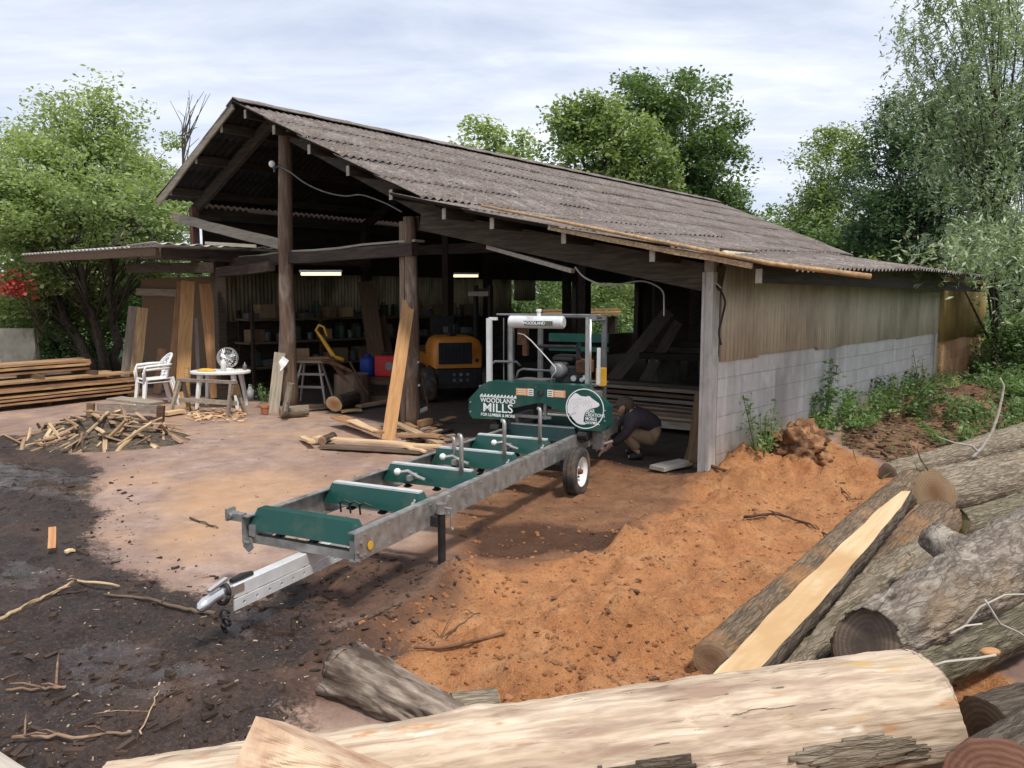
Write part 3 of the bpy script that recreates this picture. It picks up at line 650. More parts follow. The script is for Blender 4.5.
# ridge cap: overlapping bent tiles
mb = MB(); k = 0; t = T0-.02
while t < T1:
    for sg in (-1, 1):
        a = V((t, RS, RZ+.075+.012*(k % 2))); b = V((t+.46, RS, RZ+.072+.012*((k+1) % 2)))
        sl = -.47
        mb.add([a, b, b+V((0, sg*.21, .21*sl)), a+V((0, sg*.21, .21*sl))], [(0, 1, 2, 3)])
    t += .44; k += 1
o = mb.build('ridge_cap', M['roof_sheet'], barn); so = o.modifiers.new('s', 'SOLIDIFY'); so.thickness = .012
# moss lumps; those in rows stand in for shadows at the sheet overlaps
r_ = random.Random(21); mb = MB()
for k in range(2600):
    t = r_.uniform(T0, 15.9)
    if r_.random() < .62:
        s = r_.uniform(ES+.1, RS-.1); z = rz_main(s)
        if r_.random() < .5: s = ES-.12+(RS-ES)*round((s-ES)/(RS-ES)*5)/5+r_.uniform(-.05, .05); z = rz_main(s)
    else: s = r_.uniform(LS+.1, ES); z = rz_low(s)+.12*(1-(s-LS)/(ES-LS))*max(0, min(1, (t+.2)/3.5)); t = min(t, 9.2)
    if mn.noise(V((t*.5, s*.8, 3))) < r_.uniform(-.5, .25): continue
    t = T0+.13*(round((t-T0)/.13)+.5)+r_.uniform(-.02, .02); a = r_.uniform(.015, .04)
    mb.ball((t, s, z-.012+.012), a, 5, sq=(1, r_.uniform(.8, 2.2), .55))
o = mb.build('moss_shade_dots', mk('roof_moss_shade', [(.3, (.028, .022, .018)), (.7, (.075, .06, .045))], 6, (1, 1, 1), 4, .95, bmp=.3, vary=0), barn); o['kind'] = 'stuff'
# rafters
def rafter(t, w=.075, h=.2):
    mb = MB(); d = .21
    mb.beam((t, ES-.25, rz_main(ES-.25)-d), (t, RS, RZ-d), w, h, mi=0); mb.build('rafter', M['dark_beam_y'], barn)
    mb = MB(); mb.beam((t+.005, WS-.1, rz_left(WS-.1)-d), (t+.005, RS+.04, RZ-d-.02), w, h); mb.build('rafter', M['dark_beam_y'], barn)
    q = -.12 if t < 1 else (.25 if t < 9 else 4.2)
    mb = MB(); mb.beam((t-.004, q, rz_low(q)-.25), (t-.004, ES+.5, rz_low(ES+.5)-.27), w+.02, h+.08); mb.build('rafter', M['dark_beam_y'], barn)
for t in (0.05, 4.1, 8.2, 12.2, 15.8): rafter(t)
# purlins with pale sawn ends
def purlin(s, z, tend=T0+.06, t1=T1-.1):
    mb = MB(); mb.beam((tend, s, z), (t1, s, z), .065, .14); o = mb.build('purlin', M['dark_beam'], barn)
    mb = MB(); mb.box((tend-.006, s, z-.01), (.012, .06, .13)); mb.build('sawn_end', M['purlin_end'], o)
for s in (4.25, 5.15, 6.05, 6.95, 7.75): purlin(s, rz_main(s)-.085)
for s in (8.5, 9.4, 10.4): purlin(s, rz_left(s)-.085)
for s in (-.75, .35, 1.45, 2.5, 3.3): purlin(s, rz_low(s)-.09, T0+.1, 9.25 if s < 2 else T1-.1)
# barge boards
mb = MB(); mb.beam((T0+.02, WS, rz_left(WS)-.06), (T0+.02, RS+.05, RZ-.03), .03, .14, n=10, jit=.008); mb.build('barge_board', M['grey_brace'], barn)
mb = MB(); mb.tube([(T0-.03, 2.55, rz_low(2.55)+.085), (T0-.05, .6, rz_low(.6)+.055), (T0-.07, -.9, rz_low(-.9)+.035), (T0-.08, -1.75, rz_low(-1.75)+.08)], [.014, .018, .02, .022], 8)
o = mb.build('edge_pole', M['stack_board'], barn, True)
mb = MB(); mb.beam((T0+.02, 1.6, rz_low(1.6)-.02), (T0+.02, LS+.4, rz_low(LS+.4)-.02), .022, .05, n=6, jit=.008); mb.build('barge_board', M['stick_wood'], barn)
# posts
def trunk_post(t, s, z1, r, mat, seed, bend=.05, z0=-.05):
    r_ = random.Random(seed); pts = []; rr = []
    n = 14
    for k in range(n+1):
        f = k/n; pts.append((t+bend*sin(f*5+seed)*.6, s+bend*sin(f*3.1+seed), z0+(z1-z0)*f)); rr.append(r*(1.12-.2*f)*(1+r_.uniform(-.05, .05)))
    mb = MB(); mb.tube(pts, rr, 14, jit=.03); return mb.build('post', mat, barn, True)
trunk_post(0, 7.57, 4.55, .118, M['pole_wood'], 2)
trunk_post(0.02, 4.53, 2.95, .095, M['pole_wood'], 4, .02)
mb = MB(); mb.beam((0.05, 4.72, 0), (0.05, 4.69, 2.9), .09, .10, V((0, 1, 0)), n=8, jit=.008); mb.build('post', M['pole_wood'], barn)
mb = MB(); mb.beam((0, 10.65, 2.3), (0, 10.65, rz_left(10.65)-.2), .13, .13, V((0, 1, 0))); mb.build('post', M['red_pole'], barn)
for t in (4.1, 8.2, 12.2, 15.8):
    for s, top in ((4.5, 2.9), (8.0, 4.6), (10.7, 3.5)):
        mb = MB(); mb.beam((t, s, 0), (t, s, top), .17, .17, V((0, 1, 0)), n=4, jit=.01); mb.build('post', M['dark_beam'], barn)
for t, s in ((15.8, 1.0), (15.8, 2.6), (15.8, 6.4)):
    mb = MB(); mb.beam((t, s, 0), (t, s, 2.6), .15, .15, V((0, 1, 0))); mb.build('post', M['dark_beam'], barn)
# concrete corner post, two ribs and a groove
mb = MB(); mb.prism([(.06, -.10), (.06, .02), (-.09, .02), (-.09, -.005), (-.072, -.012), (-.072, -.062), (-.09, -.07), (-.09, -.10)], (0, 0, -.1), V((1, 0, 0)), V((0, 1, 0)), V((0, 0, 1)), 2.18)
mb.build('corner_post', M['concrete'], barn)
mb = MB(); mb.box((-.01, -.04, 2.2), (.12, .10, .24)); mb.build('post_cap', M['purlin_end'], barn)
mb = MB(); mb.beam((9.07, -.03, -.1), (9.07, -.03, 2.2), .15, .17, V((0, 1, 0))); mb.build('wall_post', M['concrete'], barn)
# beams
mb = MB(); mb.beam((-.07, 11.35, 3.42), (-.09, 7.62, 2.72), .05, .17, n=8, jit=.01); mb.build('brace', M['grey_brace'], barn)
mb = MB(); mb.beam((0, 9.3, 2.47), (0, 4.4, 2.5), .14, .17, n=8, jit=.012); mb.build('lintel', M['dark_beam_y'], barn)
mb = MB(); mb.beam((.1, 9.1, 2.57), (.08, 4.4, 2.62), .18, .03, n=8, jit=.012); mb.build('lintel_board', M['grey_brace'], barn)
for t in (4.1, 8.2, 12.2):
    mb = MB(); mb.beam((t, 10.7, 2.9), (t, 4.5, 2.8), .12, .2); mb.build('tie_beam', M['dark_beam_y'], barn)
    mb = MB(); mb.beam((t, 4.6, 2.55), (t, -.1, 2.2), .1, .18); mb.build('tie_beam', M['dark_beam_y'], barn)
mb = MB(); mb.beam((0.1, 4.5, 2.86), (15.8, 4.5, 2.9), .14, .2); mb.build('wall_plate', M['dark_beam'], barn)
mb = MB(); mb.beam((0.1, 10.75, 3.45), (15.8, 10.75, 3.45), .14, .2); mb.build('wall_plate', M['dark_beam'], barn)
mb = MB(); mb.beam((0.06, 0.0, 2.27), (13.5, 0.0, 2.27), .12, .12); mb.build('wall_plate', M['dark_beam'], barn)
mb = MB(); mb.box((11.45, 1.9, 2.42), (4.5, 4.1, .05), Matrix.Rotation(.06, 3, 'X')); mb.build('annex_roof', M['roof_sheet'], barn)
# side wall
mb = MB(); mb.box((4.53, 0, .6), (8.90, .19, 1.25)); mb.build('block_wall', M['grey_blocks'], barn)
mb = MB(); mb.box((11.4, .02, .5), (4.5, .19, 1.15)); mb.build('block_wall', M['orange_blocks'], barn)
def corr_wall(name, t0, t1, s, z0, z1, mat, per=.09, amp=.022, axis='t', seed=1, ragged=.02, slack=0):
    r = random.Random(seed); n = int((t1-t0)/(per/4)); t1 = t0+n*per/4; vs = []
    zb = 0
    for k in range(n+1):
        t = t0+(t1-t0)*k/n
        o = amp*cos(2*pi*k/4)
        if k % 40 == 0: zb = r.uniform(-ragged, ragged)
        for z in (z0+zb+r.uniform(-.004, .004), (z0+z1)/2, z1):
            vs.append((t, s+o+.01*sin(t*1.7+z), z) if axis == 't' else (s+o, t, z))
    fs = [(3*k+j, 3*k+3+j, 3*k+4+j, 3*k+1+j) for k in range(n) for j in range(2)]
    mb = MB(); mb.add(vs, fs); o = mb.build(name, mat, barn, True)
    so = o.modifiers.new('sheet', 'SOLIDIFY'); so.thickness = .004
    return o
corr_wall('side_cladding', .09, 9.0, -.125, 1.19, 2.3, M['sheet_cream'])
corr_wall('side_cladding', 9.15, 13.6, -.11, 1.02, 2.25, M['sheet_yellow'], seed=4)
corr_wall('left_cladding', .4, 9.4, 10.87, 1.36, 2.38, M['sheet_inner'], seed=6, per=.09)
corr_wall('left_cladding', 9.5, 10.5, 10.87, 1.8, 2.38, M['sheet_inner'], seed=7, per=.09)
mb = MB(); mb.box((5.1, 10.93, .7), (9.6, .04, 1.4)); mb.build('left_boarding', M['dark_beam'], barn)
mb = MB(); mb.box((8.2, 10.93, 3.06), (15.8, .04, 1.36)); mb.build('left_boarding', M['dark_beam'], barn)
mb = MB(); mb.box((11.5, 10.93, .62), (3.7, .05, 1.24)); mb.build('left_boarding', M['dark_beam'], barn)
mb = MB(); mb.box((14.7, 10.93, .34), (2.6, .05, .68)); mb.build('left_boarding', M['dark_beam'], barn)
mb = MB(); mb.prism([(6.4, 0), (10.7, 0), (10.7, 3.45), (8.0, 4.65), (6.4, 3.98)], (15.93, 0, 0), V((0, 1, 0)), V((0, 0, 1)), V((1, 0, 0)), .04); mb.build('back_boarding', M['dark_beam_y'], barn)
mb = MB(); mb.box((15.95, 3.2, .3), (.05, 6.3, .6)); mb.build('back_boarding', M['dark_beam_y'], barn)
mb = MB(); mb.beam((15.8, 10.7, 2.72), (15.8, 0, 2.3), .12, .2); mb.build('tie_beam', M['dark_beam_y'], barn)
# ---------------------------------------------------------------- low flat lean-to on the left of the barn
lean = thing('lean_to', 'low flat roofed lean-to with thin tin edge left of the barn front', 'lean-to', BC, BA)
mb = MB()
n = 44
for k in range(n+1):
    pass
vs = []; cols = 160
for k in range(cols+1):
    s = 9.1+(15.7-9.1)*k/cols
    for t in (-1.45, .9, 3.2): vs.append((t, s, 2.70+.105*(s-9.1)/6.6+.018*cos(k*1.4)+.02*t/3))
mb.add(vs, [(3*k+j, 3*k+3+j, 3*k+4+j, 3*k+1+j) for k in range(cols) for j in range(2)])
o = mb.build('roof_sheet', M['tin'], lean, True); so = o.modifiers.new('s', 'SOLIDIFY'); so.thickness = .012
mb = MB(); vs = []
for k in range(61):
    t = -1.5+2.6*k/60
    for s in (9.02, 9.55, 10.1): vs.append((t, s, 2.735+.02*cos(k*1.1)-.01*(s-9.02)+.02*(t > -.2)))
mb.add(vs, [(3*k+j, 3*k+3+j, 3*k+4+j, 3*k+1+j) for k in range(60) for j in range(2)])
o = mb.build('edge_sheet', M['tin'], lean, True); so = o.modifiers.new('s', 'SOLIDIFY'); so.thickness = .008
mb = MB(); mb.beam((-1.38, 9.2, 2.60), (-1.38, 15.6, 2.69), .06, .13, n=8, jit=.006); mb.build('fascia_board', M['brown_board'], lean)
mb = MB(); mb.beam((-1.3, 9.2, 2.57), (3.0, 9.2, 2.6), .08, .2, n=5, jit=.006); mb.build('edge_beam', M['dark_beam'], lean)
mb = MB(); mb.beam((-.6, 9.0, 2.36), (-.75, 11.8, 2.42), .16, .18, n=5, jit=.01); mb.build('cross_beam', M['dark_beam_y'], lean)
mb = MB(); mb.beam((-.4, 9.05, 2.28), (-.2, 7.7, 2.36), .14, .16, n=5, jit=.01); mb.build('cross_beam', M['dark_beam_y'], lean)
for (t, s) in ((-.25, 9.35), (2.9, 15.2)):
    mb = MB(); mb.beam((t, s, 0), (t, s, 2.5), .15, .15, V((0, 1, 0)), n=4, jit=.01); mb.build('post', M['dark_beam'], lean)
mb = MB(); mb.box((.75, 12.95, 1.15), (.04, 3.7, 2.3)); mb.build('board_panel', M['brown_board'], lean)
mb = MB(); mb.box((2.9, 12.6, 1.2), (.04, 3.4, 2.5)); mb.build('board_panel', M['dark_beam'], lean)  # dark sheet added in place of the lean-to's shaded interior
mb = MB(); mb.beam((.68, 12.3, 1.95), (.68, 14.9, 2.0), .06, .16); mb.build('rail', M['grey_brace'], lean)
mb = MB(); mb.box((-.55, 8.35, 2.72), (.5, .75, .05), Matrix.Rotation(.08, 3, 'X')); mb.build('edge_board', M['pale_grey_board'], lean)
# ---------------------------------------------------------------- portable sawmill (local x right, y away, origin under the right rail's front end)
mill = thing('portable_sawmill', 'green portable band sawmill with long steel trailer bed and white tank', 'sawmill')
def part(mb, name, mat, par=None, smooth=False): return mb.build(name, mat, par or mill, smooth)
X0, X1 = -.80, 0.0
for sx, x in ((1, X1), (-1, X0)):
    mb = MB()
    mb.box((x+sx*.022, 2.36, .412), (.008, 4.8, .165)); mb.box((x-sx*.004, 2.36, .494), (.044, 4.8, .008)); mb.box((x-sx*.004, 2.36, .333), (.044, 4.8, .008))
    y = .05
    while y < 4.6:
        for dz in (-.055, .065):
            mb.cyl((x+sx*.024, y, .405+dz), (x+sx*.032, y, .405+dz), .006, 6)
        y += .237
    for dy, dz in ((0, 0), (.03, .05), (.03, -.03), (.0, -.045)): mb.cyl((x+sx*.026, -.02+dy, .38+dz), (x+sx*.038, -.02+dy, .38+dz), .010, 8)
    part(mb, 'rail', M['galv'])
mb = MB(); mb.cyl((.030, .09, .395), (.034, .09, .395), .026, 16); part(mb, 'reflector', M['yellow_paint'])
for y in (.03, .95, 2.0, 3.05, 4.1):
    mb = MB(); mb.beam((X0+.0, y, .345), (X1-.02, y, .345), .05, .05); part(mb, 'cross_tube', M['galv'])
BUNKS = (0.0, .71, 1.42, 2.13, 2.85, 3.57, 4.3)
for i, y in enumerate(BUNKS):
    mb = MB(); z0, z1 = .405, .535
    bt = [(X0-.02, y, z0), (X1+.0, y, z0), (X1+.0, y+.13, z0), (X0-.02, y+.13, z0)]
    tp = [(X0+.035, y+.035, z1), (X1-.055, y+.035, z1), (X1-.055, y+.105, z1), (X0+.035, y+.105, z1)]
    mb.add(bt+tp, [(3, 2, 1, 0), (4, 5, 6, 7)]+[(k, (k+1) % 4, 4+(k+1) % 4, 4+k) for k in range(4)])
    b_ = part(mb, 'bunk', M['green'])
    if i:
        mb = MB(); mb.box((-.41, y+.07, z1+.006), (.70, .05, .012)); mb.build('cap_strip', M['white_steel'], b_)
    else:
        mb = MB(); mb.box((-.02, y+.01, .40), (.05, .03, .07)); mb.box((-.78, y+.01, .40), (.05, .03, .07)); mb.build('end_plate', M['galv'], b_)
    for x in (-.62, -.36):
        mb = MB(); mb.cyl((x, y+.06, .36), (x, y+.06, .405), .022, 8); mb.box((x, y+.06, .37), (.05, .05, .012)); mb.build('levelling_bolt', M['black'], b_)
    if i in (1, 3, 4):
        mb = MB(); mb.beam((-.09, y+.015, .44), (-.07, y+.012, .50), .008, .014); mb.beam((-.065, y+.015, .46), (-.095, y+.01, .475), .008, .014); mb.build('wing_handle', M['white_steel'], b_)
# front bracket plates on the left rail
mb = MB(); mb.prism([(-.03, .36), (.03, .36), (.045, .30), (.01, .27), (-.03, .30)], (-.80, -.03, 0), V((1, 0, 0)), V((0, 0, 1)), V((0, 1, 0)), .012); part(mb, 'corner_plate', M['galv'])
mb = MB(); mb.box((-.90, .0, .475), (.11, .05, .045)); mb.box((-.955, .0, .485), (.02, .07, .075)); mb.cyl((-.93, -.04, .48), (-.93, .04, .48), .018, 10); part(mb, 'end_roller_bracket', M['galv'])
# draw bar, flange with holes, coupler
mb = MB(); mb.box((-.40, -.02, .275), (.062, 1.08, .075), bev=.005); part(mb, 'draw_bar', M['white_steel'])
mb = MB(); ys = [-.50+.095*k for k in range(9)]; zc = .205; x0 = -.365; r_ = .010
y0 = -.57; y1 = .40
# plate built of strips round square-cut octagonal holes
cur = y0
for yc in ys:
    mb.add([(x0, cur, .178), (x0, yc-r_, .178), (x0, yc-r_, .236), (x0, cur, .236)], [(0, 1, 2, 3)])
    o_ = [(yc+r_*cos(a), zc+r_*sin(a)) for a in [pi/8+pi/4*k for k in range(8)]]
    q_ = [(yc+r_, .236), (yc-r_, .236), (yc-r_, .178), (yc+r_, .178)]
    vs = [(x0, a, b) for a, b in o_]+[(x0, a, b) for a, b in q_]
    mb.add(vs, [(0, 8, 9, 3, 2, 1), (3, 9, 10, 4), (4, 10, 11, 7, 6, 5), (7, 11, 8, 0)])
    cur = yc+r_
mb.add([(x0, cur, .178), (x0, y1, .178), (x0, y1, .236), (x0, cur, .236)], [(0, 1, 2, 3)])
o = part(mb, 'drilled_flange', M['white_steel']); so = o.modifiers.new('s', 'SOLIDIFY'); so.thickness = .008; so.offset = 0
mb = MB(); mb.tube([(-.40, -.52, .285), (-.40, -.62, .287), (-.40, -.68, .28), (-.40, -.725, .268), (-.40, -.755, .258), (-.40, -.772, .252)], [.034, .032, .028, .034, .028, .010], 14); mb.box((-.40, -.56, .285), (.066, .14, .045)); c_ = part(mb, 'coupler', M['chrome'], None, True); autosmooth(c_)
mb = MB(); mb.beam((-.40, -.70, .322), (-.40, -.58, .352), .024, .015); mb.build('lever', M['chrome'], c_)
mb = MB(); mb.tube([(-.40, -.55, .326), (-.40, -.48, .33), (-.40, -.40, .322)], [.014, .019, .014], 10); mb.build('grip', M['black'], c_)
mb = MB(); mb.tube([(-.40+.045*cos(a), -.61+.01*sin(a), .28+.05*sin(a)) for a in [2*pi*k/16 for k in range(17)]], .012, 8)
for k in range(3): mb.tube([(-.36+.012*sin(k*2)+.016*cos(a), -.64+.012*cos(a+k), .19-.04*k+.026*sin(a)) for a in [2*pi*j/10 for j in range(11)]], .008, 6)
part(mb, 'safety_chain', M['black'], None, True)
# jacks
for (x, y) in ((.085, .80), (-.885, 3.6)):
    mb = MB(); mb.cyl((x, y, .07), (x, y, .42), .026, 14); mb.cyl((x, y, .0), (x, y, .09), .018, 12); j = part(mb, 'jack_leg', M['black'])
    mb = MB(); mb.cyl((x, y, .41), (x, y, .475), .034, 14); mb.tube([(x+.02, y, .45), (x+.075, y, .45), (x+.075, y, .33), (x+.085, y, .31)], .008, 6); mb.build('jack_head', M['galv'], j)
    mb = MB(); mb.lathe([(.055, .0), (.055, .012), (.02, .02)], (x, y, -.01), n=14); mb.build('foot', M['galv'], j)
    mb = MB(); mb.box((x-.04 if x > 0 else x+.04, y, .36), (.06, .09, .07)); mb.build('jack_bracket', M['black'], j)
# wheels
for sx, x in ((1, .155), (-1, -.955)):
    y, z = 3.12, .228
    mb = MB(); prof = [(.135, -.055), (.15, -.062), (.19, -.066), (.214, -.058)]
    mb.lathe(prof+[(.222, -.052), (.222, -.022), (.214, -.020), (.214, -.016), (.224, -.014), (.225, .0), (.224, .014), (.216, .016), (.216, .02), (.222, .022), (.222, .052), (.214, .058), (.19, .066), (.15, .062), (.135, .055)], (x, y, z), V((1, 0, 0)), 48, caps=False)
    w = thing('wheel', None, None); w.parent = mill
    part(mb, 'tyre', M['rubber'], w)
    mb = MB(); mb.lathe([(.0, .02*sx), (.045, .02*sx), (.05, .005*sx), (.095, -.005*sx), (.105, .03*sx), (.128, .045*sx), (.138, .058*sx), (.1385, -.056*sx), (.0, -.05*sx)], (x, y, z), V((1, 0, 0)), 32)
    rm = part(mb, 'rim', M['white_plastic'], w); autosmooth(rm)
    mb = MB(); mb.lathe([(.0, .06*sx), (.02, .058*sx), (.028, .04*sx), (.03, .0)], (x, y, z), V((1, 0, 0)), 14)
    for k in range(4): a = 2*pi*k/4+.4; mb.cyl((x+sx*.0, y+.062*cos(a), z+.062*sin(a)), (x+sx*.022, y+.062*cos(a), z+.062*sin(a)), .009, 6)
    part(mb, 'hub', M['rust'], w)
mb = MB(); mb.beam((-.90, 3.12, .24), (.10, 3.12, .24), .05, .05); mb.box((.04, 3.12, .28), (.06, .10, .10)); mb.box((-.84, 3.12, .28), (.06, .10, .10)); part(mb, 'axle', M['black'])
# log stops and clamps
for (x, y, h) in ((-.133, 1.46, .25), (-.124, 2.17, .26), (-.115, 2.89, .27), (-.60, 2.17, .08)):
    mb = MB(); mb.tube([(x, y, .44), (x, y, .535+h), (x-.006, y+.004, .55+h), (x-.03, y+.01, .555+h)], .017, 10); part(mb, 'log_stop', M['galv'], None, True)
for (x, y) in ((-.62, 1.36), (-.50, 2.75), (-.60, 2.0)):
    mb = MB(); mb.tube([(x, y, .50), (x+.06, y+.03, .51), (x+.16, y+.02, .475), (x+.22, y+.02, .46)], .014, 8); mb.beam((x+.1, y-.03, .47), (x+.1, y+.12, .47), .03, .04); c = part(mb, 'log_clamp', M['galv'])
    mb = MB(); mb.ball((x-.012, y-.004, .505), .028, 12); mb.build('knob', M['white_plastic'], c, True)
# hooks under the second bunk
mb = MB()
for x in (-.60, -.52, -.44): mb.tube([(x, .63, .38), (x, .62, .45), (x+.05, .61, .47), (x+.10, .62, .45)], .007, 6)
part(mb, 'drag_hook', M['black'])
# ------------------------------------------------ saw head
HY = 3.46
head_poly = [(-1.165, .64), (-1.165, .79), (-1.01, .945), (-.93, .985), (.07, .985), (.13, .955), (.33, .79), (.33, .60), (.29, .555), (.06, .555), (.01, .60), (.0, .68), (-.36, .80), (-.70, .715), (-.735, .60), (-1.12, .59)]
mb = MB(); mb.prism(head_poly, (0, HY, 0), V((1, 0, 0)), V((0, 0, 1)), V((0, 1, 0)), .02)
guard = part(mb, 'blade_guard', M['green'])
# side skirt of the guard (butts against the back of the face plate)
mb = MB(); n_ = len(head_poly)
for k in range(n_):
    a = head_poly[k]; b = head_poly[(k+1) % n_]
    if k in (11, 12): continue
    cx, cz = -.42, .78
    sh = lambda p: (cx+(p[0]-cx)*.992, cz+(p[1]-cz)*.985)
    a = sh(a); b = sh(b)
    mb.add([(a[0], HY+.0215, a[1]), (b[0], HY+.0215, b[1]), (b[0], HY+.17, b[1]), (a[0], HY+.17, a[1])], [(0, 1, 2, 3)])
o = mb.build('guard_skirt', M['green'], guard); so = o.modifiers.new('s', 'SOLIDIFY'); so.thickness = .004; so.offset = 0
FM = lambda x, z, y=HY-.0015: Matrix(((1, 0, 0, x), (0, 0, 1, y), (0, 1, 0, z), (0, 0, 0, 1))) @ Matrix.Diagonal((1, 1, -1, 1))
wp = M['white_paint']
# left sign: saw tooth line, three lines of lettering
text('lettering', 'WOODLAND', .066, wp, guard, FM(-.83, .788), sx=.98, bold=.0008)
text('lettering', 'MILLS', .125, wp, guard, FM(-.83, .711), sx=1.12, bold=.0009)
text('lettering', 'FOR LUMBER & MORE', .042, wp, guard, FM(-.83, .640), sx=.95, bold=.0006)
mb = MB()
for k in range(11):
    x = -1.035+k*.038; mb.prism([(x, .832), (x+.034, .832), (x+.030, .857)], (0, HY-.0006, 0), V((1, 0, 0)), V((0, 0, 1)), V((0, -1, 0)), .0012)
mb.prism([(-1.035, .822), (-.62, .822), (-.62, .829), (-1.035, .829)], (0, HY-.0006, 0), V((1, 0, 0)), V((0, 0, 1)), V((0, -1, 0)), .0012)
mb.build('saw_tooth_mark', wp, guard)
# stickers
for (x, w, mt) in ((-.56, .13, 'sticker_orange'), (-.465, .06, 'sticker_white'), (-.255, .06, 'sticker_white'), (-.16, .13, 'sticker_orange')):
    mb = MB(); mb.box((x, HY-.0015, .895), (w, .002, .07)); s_ = mb.build('sticker', M[mt], guard)
    mb = MB()
    for k in range(3): mb.box((x, HY-.0032, .875+.02*k), (w*.7, .001, .007))
    mb.build('print', M['label_dark'] if mt == 'sticker_white' else M['sticker_white'], s_)
mb = MB(); mb.cyl((-.36, HY-.02, .895), (-.36, HY, .895), .028, 16); mb.build('latch', M['black'], guard)
# round bear emblem
ex, ez, er = .105, .765, .195
mb = MB(); N_ = 64
for k in range(N_):
    a, b = 2*pi*k/N_, 2*pi*(k+1)/N_
    mb.add([(ex+r_*cos(t), HY-.002, ez+r_*sin(t)) for r_, t in ((er, a), (er, b), (er-.009, b), (er-.009, a))], [(0, 1, 2, 3)])
mb.build('emblem_ring', wp, guard)
bear = [(-.10, .60), (-.45, .75), (-.35, .70), (-.20, .62), (.10, .62), (.18, .66), (.26, .60), (.36, .55), (.50, .42), (.62, .36), (.78, .26), (.80, .15), (.66, .08), (.50, .05), (.30, .0), (.12, -.08), (.04, -.18), (-.02, -.40), (-.06, -.62), (.0, -.66), (.06, -.78), (-.20, -.80), (-.32, -.76), (-.46, -.68), (-.66, -.46), (-.74, -.32), (-.62, -.24), (-.46, -.22), (-.62, -.27), (-.80, -.28), (-.92, -.18), (-.92, .10), (-.82, .42), (-.66, .62), (-.50, .76)]
bear = [(-.50, .76), (-.38, .72), (-.22, .62), (.06, .60), (.16, .64), (.26, .63), (.34, .55), (.52, .44), (.74, .30), (.76, .20), (.66, .12), (.46, .06), (.28, .0), (.12, -.06), (.02, -.2), (-.04, -.42), (-.06, -.64), (.05, -.72), (.04, -.78), (-.20, -.80), (-.40, -.74), (-.62, -.54), (-.74, -.36), (-.90, -.24), (-.92, .08), (-.82, .42), (-.66, .62)]
mb = MB(); mb.prism([(ex+x*er, ez+z*er) for x, z in bear], (0, HY-.0003, 0), V((1, 0, 0)), V((0, 0, 1)), V((0, -1, 0)), .0018)
mb.build('bear_emblem', M['emblem_white'], guard)
mb = MB()
for j, rr in enumerate((.16, .27, .38, .50)):
    c = (-.22, .16)
    for k in range(26):
        a0, a1 = R(-20+k*10), R(-13+k*10)
        if random.random() < .25: continue
        q = []
        for r2, t in ((rr, a0), (rr, a1), (rr-.022, a1), (rr-.022, a0)): q.append((ex+(c[0]+r2*cos(t)*1.15)*er, HY-.0034, ez+(c[1]+r2*sin(t)*.85)*er))
        if all((-.85 < (p[0]-ex)/er < .6) and (p[2]-ez)/er < .55 for p in q): mb.add(q, [(0, 1, 2, 3)])
mb.add([(ex+x*er, HY-.0034, ez+z*er) for x, z in ((-.72, -.30), (-.44, -.20), (-.45, -.24), (-.70, -.34))], [(0, 1, 2, 3)])
mb.build('ring_lines', M['emblem_grey'], guard)
for k, (w_, sz) in enumerate((('BEAR', .050), ('CREATIONS', .045), ('MOBILE', .043), ('SAWMILL', .043))):
    text('lettering', w_, sz, wp, guard, FM(ex+.008, ez-.020-.038*k), align='LEFT', sx=.80, bold=.0005)
mb = MB()
for x in (-1.14, .31):
    for z in (.66, .76): mb.cyl((x, HY-.012, z), (x, HY, z), .008, 6)
mb.build('screws', M['chrome'], guard)
# masts
for (x, y) in ((-.80, 3.72), (.04, 3.72), (-.66, 4.15), (.06, 4.15)):
    mb = MB(); mb.box((x, y, 1.06), (.045, .045, 1.16)); part(mb, 'mast', M['galv' if y < 4 else 'grey_metal'])
mb = MB(); mb.box((-.97, 3.55, 1.27), (.05, .04, .70)); mb.box((-.94, 3.58, 1.615), (.09, .03, .03)); part(mb, 'height_scale', M['white_steel'])
mb = MB(); mb.cyl((.105, 3.6, .98), (.105, 3.6, 1.62), .012, 8); part(mb, 'lift_rod', M['chrome'], None, True)
mb = MB(); mb.box((.165, 3.68, 1.16), (.03, .03, .36)); part(mb, 'height_scale', M['white_steel'])
mb = MB(); mb.cyl((-.97, 3.72, 1.655), (.17, 3.72, 1.655), .012, 8); mb.cyl((-.66, 4.15, 1.63), (.06, 4.15, 1.63), .015, 8); mb.box((.10, 3.7, 1.64), (.06, .04, .05)); mb.cyl((-.80, 3.72, 1.6), (-.66, 4.15, 1.6), .015, 6); mb.cyl((.04, 3.72, 1.6), (.06, 4.15, 1.6), .015, 6); part(mb, 'top_bar', M['grey_metal'])
for x in (-.88, -.83): 
    mb = MB(); mb.cyl((x, 3.7, .95), (x, 3.7, 1.62), .006, 6); part(mb, 'lift_cable', M['grey_metal'])
